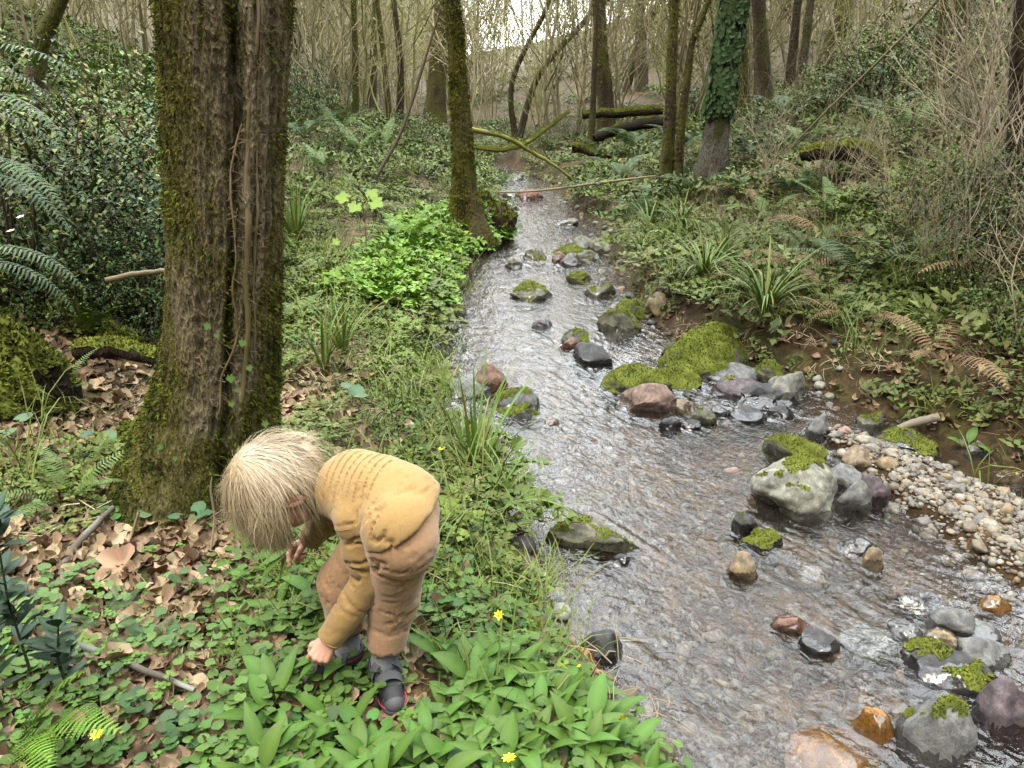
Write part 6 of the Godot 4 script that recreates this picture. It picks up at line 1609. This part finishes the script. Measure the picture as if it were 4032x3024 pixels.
func child() -> void:
	rng.seed = 900
	var skin := mat("skin", Color.WHITE, 0.55, 0.4)
	skin.subsurf_scatter_enabled = true; skin.subsurf_scatter_strength = 0.12
	var jersey := cloth("jersey", Color.WHITE, 0.03, 30.0)
	var fleece := cloth("fleece", Color.WHITE, 0.07, 16.0)
	var hair_mat := mat("hair", Color.WHITE, 0.42, 0.5)
	var rubber := mat("shoe", Color.WHITE, 0.7, 0.4)
	var J := {
		"Lank": Vector3(-0.331, 0.355, -1.555), "Lknee": Vector3(-0.297, 0.540, -1.569), "Lhip": Vector3(-0.254, 0.760, -1.494),
		"Rank": Vector3(-0.438, 0.355, -1.619), "Rknee": Vector3(-0.439, 0.530, -1.647), "Rhip": Vector3(-0.306, 0.760, -1.659),
		"pel": Vector3(-0.265, 0.800, -1.577), "mid": Vector3(-0.316, 0.815, -1.612), "chest": Vector3(-0.387, 0.800, -1.661), "neck": Vector3(-0.465, 0.785, -1.664),
		"Lsh": Vector3(-0.366, 0.775, -1.552), "Rsh": Vector3(-0.450, 0.800, -1.785),
		"Lelb": Vector3(-0.339, 0.620, -1.548), "Lwri": Vector3(-0.450, 0.455, -1.523),
		"Relb": Vector3(-0.511, 0.620, -1.812), "Rwri": Vector3(-0.586, 0.510, -1.872),
		"head": Vector3(-0.590, 0.800, -1.670),
	}
	var across := Vector3(0.36, 0.02, 0.93).normalized()          # the child's left
	J.Rsh = J.Lsh - across * 0.185 + Vector3(0, 0.012, 0)
	J.Rhip = J.Lhip - across * 0.115
	var base := Vector3(-0.38, 0.27, -1.58)
	var o := thing("person", "small person in mustard top and tan trousers bending down to pick leaves", "person", base)
	var u := Vector3(-0.90, -0.04, 0.36).normalized()          # neck to crown
	var f := Vector3(-0.28, -0.94, 0.16)
	f = (f - u * f.dot(u)).normalized()                          # where the face looks
	var s := u.cross(f)                                          # the child's left
	var hc: Vector3 = J.head
	# --- skin
	var head := [
		[hc - f * 0.018 + u * 0.010, hc + f * 0.020 + u * 0.012, 0.076, 0.072], [hc - f * 0.02 - u * 0.02, hc + f * 0.03 - u * 0.018, 0.062, 0.060],
		[hc + f * 0.045 - u * 0.035, hc + f * 0.052 - u * 0.062, 0.043, 0.026],                                         # jaw and chin
		[hc + f * 0.060 - u * 0.028 + s * 0.028, hc + f * 0.055 - u * 0.040 + s * 0.034, 0.022, 0.020], [hc + f * 0.060 - u * 0.028 - s * 0.028, hc + f * 0.055 - u * 0.040 - s * 0.034, 0.022, 0.020],
		[hc + f * 0.086 + u * 0.002, hc + f * 0.094 - u * 0.024, 0.006, 0.0085],                                         # nose
		[hc + f * 0.084 - u * 0.043 - s * 0.011, hc + f * 0.084 - u * 0.043 + s * 0.011, 0.0048, 0.0048], [hc + f * 0.082 - u * 0.050 - s * 0.009, hc + f * 0.082 - u * 0.050 + s * 0.009, 0.0052, 0.0052],
		[hc + f * 0.078 + u * 0.018 - s * 0.035, hc + f * 0.080 + u * 0.018 + s * 0.035, 0.009, 0.009],
	]
	var hb := nets(head, 0.0045, 0.012)
	var big := 1.22
	for k in hb.v.size(): hb.v[k] = hc + (hb.v[k] - hc) * big
	paint(hb, Color(0.44, 0.25, 0.17), 0.12)
	var body := nets([[hc - f * 0.012 - u * 0.04, J.neck, 0.036, 0.038], [J.neck, J.chest, 0.05, 0.075], [J.chest, J.mid, 0.078, 0.074], [J.mid, J.pel, 0.074, 0.078], [J.pel, J.Lhip, 0.07, 0.06], [J.pel, J.Rhip, 0.07, 0.06],
		[J.Lhip, J.Lknee, 0.055, 0.042], [J.Lknee, J.Lank, 0.036, 0.016], [J.Rhip, J.Rknee, 0.055, 0.042], [J.Rknee, J.Rank, 0.036, 0.016],
		[J.chest, J.Lsh, 0.05, 0.036], [J.chest, J.Rsh, 0.05, 0.036], [J.Lsh, J.Lelb, 0.032, 0.026], [J.Lelb, J.Lwri, 0.026, 0.018], [J.Rsh, J.Relb, 0.032, 0.026], [J.Relb, J.Rwri, 0.026, 0.018]], 0.012, 0.03)
	paint(body, Color(0.44, 0.25, 0.17))
	add_to(body, hb)
	# ears
	for side: float in [-1.0, 1.0]:
		var ec := hc - f * 0.004 - u * 0.022 + s * side * 0.074
		var ring := []
		for k in 7:
			var a0 := -2.3 + k * 0.62; var a1 := a0 + 0.62
			var p0 := ec + (u * cos(a0) - f * sin(a0) * 0.7) * 0.025 + s * side * 0.006 * sin(a0); var p1 := ec + (u * cos(a1) - f * sin(a1) * 0.7) * 0.025 + s * side * 0.006 * sin(a1)
			ring.append([p0, p1, 0.0042, 0.0042])
		ring.append([ec - s * side * 0.012 - u * 0.008, ec - s * side * 0.010 + u * 0.010, 0.011, 0.011])
		ring.append([ec - u * 0.018, ec - u * 0.022 + f * 0.003, 0.006, 0.005])
		var eb := nets(ring, 0.002, 0.004)
		for k in eb.v.size(): eb.v[k] = hc + (eb.v[k] - hc) * big * 1.06
		add_to(body, paint(eb, Color(0.62, 0.27, 0.18), 0.1))
	var up := Vector3(0, 0.927, -0.375); var near := Vector3(0, 0.375, 0.927); var rx := Vector3.RIGHT
	var fist := [[0.9, 1.0, 0.5], [1.05, 1.1, 0.6], [1.1, 1.15, 0.7], [1.1, 1.15, 0.7]]
	var hl := hand(J.Lwri + (J.Lwri - J.Lelb).normalized() * 0.012, rx * -0.42 - up * 0.72 + near * 0.12, rx * -0.85 + up * 0.45, near + up * 0.3, fist, [0.8, 0.6, 0.35, 0.9, -0.1, 0.5])
	var hr := hand(J.Rwri, rx * -0.75 - up * 0.35 + near * 0.15, near * 0.9 - rx * 0.25, up + rx * -0.35, [[0.75, 0.45, 0.2], [1.1, 0.9, 0.6], [1.2, 1.0, 0.7], [1.25, 1.1, 0.7]], [0.8, 0.5, 0.6, 0.9, -0.1, 0.7])
	add_to(body, paint(nets(hl, 0.0026, 0.004), Color(0.56, 0.31, 0.22), 0.12))
	add_to(body, paint(nets(hr, 0.0026, 0.004), Color(0.52, 0.29, 0.21), 0.12))
	shift(body, base); body.normals()
	var bo := part("body", body.make(skin), o)
	for side: float in [-1.0, 1.0]:
		var eye := stone(2, Vector3.ONE * 0.0095, 0, 0.0, Color(0.6, 0.58, 0.55), 3)
		for k in eye.v.size():
			if eye.v[k].normalized().dot(f) > 0.82: eye.c[k] = Color(0.06, 0.09, 0.14)
		shift(eye, base - (hc + (f * 0.0735 + u * 0.002 + s * side * 0.03) * big))
		part("eye", eye.make(M.petal), bo)
	# --- long-sleeved top
	var tail: Vector3 = J.pel + (J.pel - J.mid).normalized() * 0.03
	var bones := [[J.pel, J.mid, 0.1], [J.mid, J.chest, 0.1], [J.Lsh, J.Lelb, 0.05], [J.Lelb, J.Lwri, 0.04], [J.Rsh, J.Relb, 0.05], [J.Relb, J.Rwri, 0.04]]
	var lcuff: Vector3 = J.Lwri + (J.Lwri - J.Lelb).normalized() * 0.006
	var rcuff: Vector3 = J.Rwri - (J.Rwri - J.Relb).normalized() * 0.012
	var belly := Vector3(-0.02, -0.035, 0.0)
	var top := nets([[tail, J.mid + belly * 0.3, 0.084, 0.092], [J.mid + belly * 0.3, J.chest, 0.092, 0.09], [J.chest, J.neck, 0.085, 0.056], [J.chest, J.Lsh, 0.07, 0.053], [J.chest, J.Rsh, 0.07, 0.053], [J.pel, J.Lhip + Vector3(0, 0.03, 0), 0.088, 0.09], [J.pel, J.Rhip + Vector3(0, 0.03, 0), 0.088, 0.088]], 0.0065, 0.03,
		[[(J.Lhip + J.Rhip) * 0.5 + Vector3(0.02, 0.035, 0.0), Vector3(0.5, -0.86, 0.04).normalized(), 0.24], [J.neck + u * 0.03, u, 0.075]])
	var cuffs := []
	for q in [[J.Lsh, J.Lelb, J.Lwri, lcuff], [J.Rsh, J.Relb, J.Rwri, rcuff]]:
		var dn: Vector3 = (q[2] - q[1]).normalized()
		var cf := MB.new(); var cpts := []; var crad := []
		var c1 := dn.cross(Vector3.UP).normalized(); var c2 := c1.cross(dn)
		for k in 25: cpts.append(q[3] - dn * 0.004 + (c1 * cos(TAU * k / 24.0) + c2 * sin(TAU * k / 24.0)) * 0.0335 - base); crad.append(0.0026)
		tube(cf, cpts, crad, 6, Color(0.33, 0.205, 0.078), 0.0, Color(0, 0, 0, 0), false)
		cuffs.append(cf)
		add_to(top, nets([[q[0], q[0].lerp(q[1], 0.5), 0.048, 0.050], [q[0].lerp(q[1], 0.5), q[1], 0.050, 0.046], [q[1], q[3] + dn * 0.04, 0.044, 0.030]], 0.0065, 0.02, [[q[3], dn, 0.1]]))
	paint(top, Color(0.36, 0.225, 0.085), 0.10)
	folds(top, bones, 0.0105, [[J.Lelb, 0.075], [J.Lsh + Vector3(0.03, -0.05, 0.02), 0.06], [J.Lhip + Vector3(-0.02, 0.02, 0.03), 0.09], [J.Relb, 0.07]])
	var tb := MB.new(); tb.v = top.v.duplicate(); tb.i = top.i; tb.n = top.n
	shift(top, base)
	var tp := part("long_sleeved_top", top.make(jersey), o)
	for cf in cuffs: part("cuff", cf.make(jersey), tp)
	# rows of small faded print across the back, laid on the cloth
	var spine: Vector3 = (J.neck - J.pel).normalized()
	var wide := across
	wide = (wide - spine * wide.dot(spine)).normalized()
	var nrm = wide.cross(spine).normalized()
	if nrm.y < 0.0: nrm = -nrm
	var pr := MB.new()
	var grid := {}
	for k in tb.v.size():
		var q: Vector3 = tb.v[k] - J.chest
		if tb.n[k].dot(nrm) < 0.25: continue
		var key := Vector2i(roundi(q.dot(spine) / 0.006), roundi(q.dot(wide) / 0.006))
		if not grid.has(key) or (tb.v[k] - J.chest).dot(nrm) > (tb.v[grid[key]] - J.chest).dot(nrm): grid[key] = k
	for row in 8:
		var along_ := 0.03 - row * 0.021
		var w := -0.03 + r(0.0, 0.02)
		var stop := 0.11 + r(-0.03, 0.012)
		while w < stop:
			w += r(0.0035, 0.0052) if rng.randf() < 0.85 else 0.009
			var g := Vector2(along_ / 0.006, w / 0.006)
			var cell := Vector2i(roundi(g.x), roundi(g.y))
			if not grid.has(cell):
				for dx in [-1, 1, 0, 0, 2, -2]:
					if grid.has(cell + Vector2i(dx, 0)): cell += Vector2i(dx, 0); break
					if grid.has(cell + Vector2i(0, dx)): cell += Vector2i(0, dx); break
				if not grid.has(cell): continue
			var id: int = grid[cell]
			var nn := tb.n[id]
			var at: Vector3 = tb.v[id] + nn * 0.0008
			var off = spine * (along_ - (at - J.chest).dot(spine)) + wide * (w - (at - J.chest).dot(wide))
			at += off - nn * off.dot(nn)
			var e1 = (wide - nn * wide.dot(nn)).normalized() * r(0.0011, 0.0017); var e2 := (spine - nn * spine.dot(nn)).normalized() * r(0.0022, 0.0032)
			var n0 := pr.v.size()
			for q in [at - e1 - e2, at + e1 - e2, at + e1 + e2, at - e1 + e2]: pr.v.append(q - base + nn * 0.0006); pr.c.append(Color(0.27, 0.155, 0.06)); pr.n.append(nn)
			pr.i.append_array([n0, n0 + 1, n0 + 2, n0, n0 + 2, n0 + 3])
	part("print", pr.make(jersey), tp)
	# shoulder seam
	for side in ["L", "R"]:
		var sh: Vector3 = J[side + "sh"]; var el: Vector3 = J[side + "elb"]
		var ax = ((el - sh).normalized() + (sh - J.chest).normalized() * 0.5).normalized()
		var e1 = ax.cross(Vector3.UP).normalized(); var e2 = e1.cross(ax)
		var pts := []; var rr := []
		for k in 33:
			var a := TAU * k / 32.0
			pts.append(sh + (e1 * cos(a) + e2 * sin(a)) * 0.0535 + ax * 0.012 - base); rr.append(0.0016)
		var sb := MB.new()
		tube(sb, pts, rr, 4, Color(0.30, 0.17, 0.05), 0.0, Color(0, 0, 0, 0), false)
		part("seam", sb.make(jersey), tp)
	# --- trousers
	var lend: Vector3 = J.Lank + (J.Lknee - J.Lank).normalized() * 0.035; var rend: Vector3 = J.Rank + (J.Rknee - J.Rank).normalized() * 0.03
	var seat: Vector3 = J.pel + Vector3(0.015, -0.015, 0.0)
	var lshin: Vector3 = (J.Lank - J.Lknee).normalized(); var rshin: Vector3 = (J.Rank - J.Rknee).normalized()
	var legs := nets([[seat, J.Lhip, 0.066, 0.072], [seat, J.Rhip, 0.066, 0.07], [J.Lhip, J.Rhip, 0.066, 0.066], [J.Lhip, J.Lknee, 0.072, 0.057], [J.Lknee, lend + lshin * 0.05, 0.057, 0.043], [J.Rhip, J.Rknee, 0.074, 0.058], [J.Rknee, rend + rshin * 0.05, 0.057, 0.043]], 0.0085, 0.035,
		[[lend, lshin, 0.125], [rend, rshin, 0.125]])
	paint(legs, Color(0.43, 0.255, 0.14), 0.10)
	folds(legs, [[J.Lhip, J.Lknee, 0.07], [J.Lknee, J.Lank, 0.06], [J.Rhip, J.Rknee, 0.07], [J.Rknee, J.Rank, 0.06]], 0.0115, [[J.Lknee, 0.07], [J.Lhip + Vector3(-0.02, -0.05, 0.04), 0.07], [J.Rknee, 0.07], [lend, 0.05]])
	shift(legs, base)
	part("trousers", legs.make(fleece), o)
	# --- socks and shoes
	for q in [["L", Vector3(0.36, 0, 0.93)], ["R", Vector3(-0.80, 0, 0.60)]]:
		var an: Vector3 = J[q[0] + "ank"]; var kn: Vector3 = J[q[0] + "knee"]
		var dir: Vector3 = q[1].normalized()
		var sk := MB.new()
		var shin := (kn - an).normalized()
		var pts := []; var rr := []
		for k in 9:
			pts.append(an + shin * (0.07 * k / 8.0 - 0.03) - base); rr.append(0.033 + 0.0012 * sin(k * 2.4))
		tube(sk, pts, rr, 24, Color(0.15, 0.155, 0.175), 0.03, Color(0.27, 0.275, 0.3, 0.8), false)
		part("sock", sk.make(jersey), o)
		var heel := Vector3(an.x, 0, an.z) - dir * 0.022
		var toe := heel + dir * 0.125
		heel.y = ground(heel.x, heel.z); toe.y = maxf(ground(toe.x, toe.z), heel.y - 0.02)
		shoe(o, heel - base + Vector3(0, 0.004, 0), (toe - heel).normalized(), rubber)
	hair(o, base, hc, u, f, s, hair_mat)
	# leaves in the hands
	held([J.Rwri + rx * -0.06 - up * 0.015 + near * 0.008, rx * -0.9 - up * 0.25 + near * 0.2], 6, "picked garlic leaves held in the person's far hand")
	held([J.Lwri + rx * -0.035 - up * 0.03 - near * 0.012, rx * -0.8 - up * 0.35 + near * 0.1], 2, "garlic leaf being plucked by the person's near hand")

func held(at: Array, count: int, label: String) -> void:
	var o := thing("picked_leaves", label, "wild garlic", at[0], "picked garlic leaves")
	for k in count:
		var dir: Vector3 = (at[1] + Vector3(r(-0.35, 0.35), r(-0.5, 0.25), r(-0.4, 0.4))).normalized()
		var e := dir.cross(Vector3.UP).normalized()
		var b := MB.new()
		blade(b, Transform3D(Basis(e, dir, e.cross(dir)), -dir * 0.05), r(0.14, 0.18), r(0.032, 0.042), 12, -0.1, r(0.5, 1.2) * (1.0 if e.cross(dir).y < 0.0 else -1.0), 0.2, 0, Color(0.085, 0.19, 0.035), 0.3, r(-0.3, 0.3))
		part("leaf", b.make(M.leaf), o)

func shoe(o: Node3D, at: Vector3, fwd: Vector3, m: Material) -> void:
	var side := Vector3.UP.cross(fwd).normalized()
	var x := Transform3D(Basis(side, fwd.cross(side).normalized(), fwd), at)
	var sh := Node3D.new(); sh.name = "shoe"; o.add_child(sh, true); sh.transform = x
	var upper := nets([[Vector3(0, 0.03, 0.022), Vector3(0, 0.034, 0.075), 0.031, 0.033], [Vector3(0, 0.034, 0.075), Vector3(0, 0.024, 0.124), 0.033, 0.026], [Vector3(0, 0.04, 0.022), Vector3(0, 0.066, 0.026), 0.033, 0.036], [Vector3(0, 0.046, 0.06), Vector3(0, 0.056, 0.036), 0.03, 0.034]], 0.004, 0.012, [[Vector3(0, 0.012, 0.06), Vector3.DOWN, 0.12], [Vector3(0, 0.063, 0.03), Vector3(0, 1, 0.2).normalized(), 0.075]])
	paint(upper, Color(0.024, 0.024, 0.027), 0.3)
	var up_ := part("upper", upper.make(m), sh)
	var sole := nets([[Vector3(0, 0.012, 0.018), Vector3(0, 0.012, 0.075), 0.034, 0.037], [Vector3(0, 0.012, 0.075), Vector3(0, 0.014, 0.126), 0.037, 0.03]], 0.004, 0.01, [[Vector3(0, 0.0, 0.06), Vector3.DOWN, 0.12], [Vector3(0, 0.017, 0.07), Vector3.UP, 0.13]])
	paint(sole, Color(0.05, 0.05, 0.052), 0.3)
	part("sole", sole.make(m), sh)
	var cap := nets([[Vector3(0, 0.024, 0.118), Vector3(0, 0.022, 0.13), 0.0275, 0.0255]], 0.004, 0.01, [[Vector3(0, 0.016, 0.12), Vector3.DOWN, 0.06], [Vector3(0, 0.03, 0.112), Vector3(0, 0, -1), 0.06]])
	part("toe_cap", paint(cap, Color(0.07, 0.07, 0.072), 0.3).make(m), sh)
	for k in 2:
		var b := MB.new()
		var c := [Vector3(0, 0.036, 0.088), Vector3(0, 0.052, 0.058)][k] as Vector3
		var tilt := [0.42, 0.75][k] as float
		var rad := [0.0345, 0.0375][k] as float
		for j in 19:
			var a := lerpf(-0.35, PI + 0.35, j / 18.0)
			var out := Vector3(cos(a) * rad, sin(a) * rad * 0.95, 0)
			var fw := Vector3(0, -sin(tilt) * 0.011, cos(tilt) * 0.011)
			var p := c + Vector3(out.x, out.y * cos(tilt * 0.4), -out.y * sin(tilt) * 0.5)
			for w in [p - fw, p - fw + out * 0.09, p + fw + out * 0.09, p + fw]: b.v.append(w); b.c.append(Color(0.05, 0.052, 0.055))
		for j in 18:
			for w in 4:
				var a0 := j * 4 + w; var a1 := j * 4 + (w + 1) % 4
				b.i.append_array([a0, a0 + 4, a1, a1, a0 + 4, a1 + 4])
		part("strap", b.make(m), sh)
	for k in 2:
		var b := MB.new(); var pts := []; var rr := []
		for j in 25:
			var a := TAU * j / 24.0
			pts.append(Vector3(cos(a) * 0.0365, 0.062 - 0.006 * sin(a) - 0.007 * k, 0.027 + sin(a) * 0.0375)); rr.append(0.0052 if k == 0 else 0.003)
		tube(b, pts, rr, 8, Color(0.016, 0.019, 0.035) if k == 0 else Color(0.42, 0.03, 0.06), 0.0, Color(0, 0, 0, 0), false)
		part("collar" if k == 0 else "red_trim", b.make(m), up_)
	var rt := MB.new(); var pts2 := []; var rr2 := []
	for j in 21:
		var a := lerpf(-0.5, PI + 0.5, j / 20.0)
		pts2.append(Vector3(cos(a) * 0.0345, 0.021, 0.108 + sin(a) * 0.042)); rr2.append(0.0018)
	tube(rt, pts2, rr2, 6, Color(0.42, 0.03, 0.06), 0.0, Color(0, 0, 0, 0), false)
	part("red_trim", rt.make(m), up_)

func hair(o: Node3D, base: Vector3, hc: Vector3, u: Vector3, f: Vector3, s: Vector3, m: Material) -> void:
	var root := Node3D.new(); root.name = "hair"; o.add_child(root, true)
	# close cap of hair on the skull, open at the face
	var cap := nets([[hc - f * 0.024 + u * 0.012, hc + f * 0.012 + u * 0.018, 0.101, 0.096], [hc - f * 0.042 - u * 0.055, hc - f * 0.028 - u * 0.015, 0.068, 0.084]], 0.006, 0.02, [[hc + f * 0.034 - u * 0.02, (f - u * 0.55).normalized(), 0.13]])
	cap.c.resize(cap.v.size())
	var whorl := (u * 0.62 - f * 0.75 + s * 0.12).normalized()
	for k in cap.v.size():
		var d := (cap.v[k] - hc).normalized()
		var e := whorl.cross(Vector3(0.3, 1, 0.2)).normalized()
		var a := atan2(d.dot(e), d.dot(whorl.cross(e)))
		var w := clampf(0.5 + 0.9 * nf.get_noise_2d(a * 3.0, 3.0 + d.dot(whorl) * 0.1), 0, 1)
		cap.c[k] = Color(0.20, 0.135, 0.075).lerp(Color(0.42, 0.31, 0.18), w)
	shift(cap, base)
	part("hair_cap", cap.make(m), root)
	var b := MB.new()
	var ear := hc + (-f * 0.004 - u * 0.022 + s * 0.074) * 1.29 + s * 0.012
	var made := 0
	for tries in 30000:
		if made >= 7500: break
		var d := Vector3(r(-1, 1), r(-1, 1), r(-1, 1))
		if d.length() > 1.0 or d.length() < 0.1: continue
		d = d.normalized()
		if d.dot(f) > 0.5 - 0.5 * maxf(0.0, d.dot(u)) and d.dot(u) < 0.85: continue
		if d.dot(u) < -0.62 and d.dot(f) > -0.2: continue
		if d.dot(u) < -0.9: continue
		if absf(d.dot(s)) > 0.62 and d.dot(u) < 0.02 and d.dot(f) > -0.45: continue     # round the ears
		made += 1
		var p := skull(hc, u, f, s, d, r(0.0, 0.008))
		var dir := (d - whorl * d.dot(whorl))
		dir = (dir.normalized() if dir.length() > 0.15 else Vector3(r(-1, 1), r(-1, 1), r(-1, 1)).normalized())
		dir = (dir + Vector3(nf.get_noise_3dv(d * 0.16), nf.get_noise_3dv(d * 0.16 + Vector3(5, 0, 0)), nf.get_noise_3dv(d * 0.16 + Vector3(0, 9, 0))) * 0.9 + Vector3(r(-0.1, 0.1), r(-0.1, 0.1), r(-0.1, 0.1))).normalized()
		var wisp := rng.randf() < 0.13
		var length := r(0.13, 0.19) * (1.0 if d.dot(whorl) > -0.2 else 0.8) + (r(0.0, 0.05) if d.dot(s) > 0.1 or d.dot(f) > 0.2 else 0.0)
		var segs := 9
		var lift := r(0.0, 0.008) + (r(0.0, 0.012) if wisp else 0.0)
		var g := 0.18 if wisp else 0.30
		var width := r(0.0013, 0.003) if not wisp else r(0.0005, 0.0009)
		var tone := clampf(0.5 + 1.1 * nf.get_noise_3d(d.x * 0.22, d.y * 0.22, d.z * 0.22) + r(-0.22, 0.22), 0.0, 1.0)
		var col := Color(0.13, 0.09, 0.055).lerp(Color(0.41, 0.31, 0.185), tone) if not wisp else Color(0.42, 0.33, 0.2)
		var sway := Vector3(r(-0.22, 0.22), 0, r(-0.2, 0.2))
		if d.dot(s) > 0.15 and rng.randf() < 0.35: length *= r(0.45, 0.8)
		var done := false
		var n0 := b.v.size()
		for k in segs + 1:
			var t := float(k) / segs
			var out := (p - hc).normalized()
			var e := dir.cross(out).normalized()
			var w := width * (0.5 + 0.5 * minf(1.0, t * 5.0)) * (1.0 - 0.85 * t * t)
			b.v.append(p - e * w * 0.5 - base); b.v.append(p + out * w * 0.22 - base); b.v.append(p + e * w * 0.5 - base)
			for j in 3: b.c.append(col)
			dir = (dir + Vector3.DOWN * g * (0.4 + 1.6 * t) + sway * t).normalized()
			if t < 0.65: dir = (dir - out * dir.dot(out) * (0.5 if wisp else 0.85)).normalized()
			if p.distance_to(ear) < 0.034 and not wisp: done = true
			if not done: p += dir * length / segs
			# stay outside the head
			var q := p - hc
			var lim := skull(hc, u, f, s, q.normalized(), 0.004 + lift * sin(PI * minf(1.0, t * 1.2))) - hc
			if q.length() < lim.length():
				p = hc + lim
			elif t < 0.75 and not wisp:
				p = hc + q.lerp(lim, 0.5 * (1.0 - t))
		for k in segs:
			var a := n0 + k * 3
			for j in 2: b.i.append_array([a + j, a + j + 3, a + j + 1, a + j + 1, a + j + 3, a + j + 4])
	part("strands", b.make(m), root)

func skull(hc: Vector3, u: Vector3, f: Vector3, s: Vector3, d: Vector3, more: float) -> Vector3:
	var a := d.dot(u); var b := d.dot(f); var c := d.dot(s)
	var q := 1.0 / sqrt(a * a / 0.0132 + b * b / 0.0146 + c * c / 0.0110)
	return hc + d * (q + more)
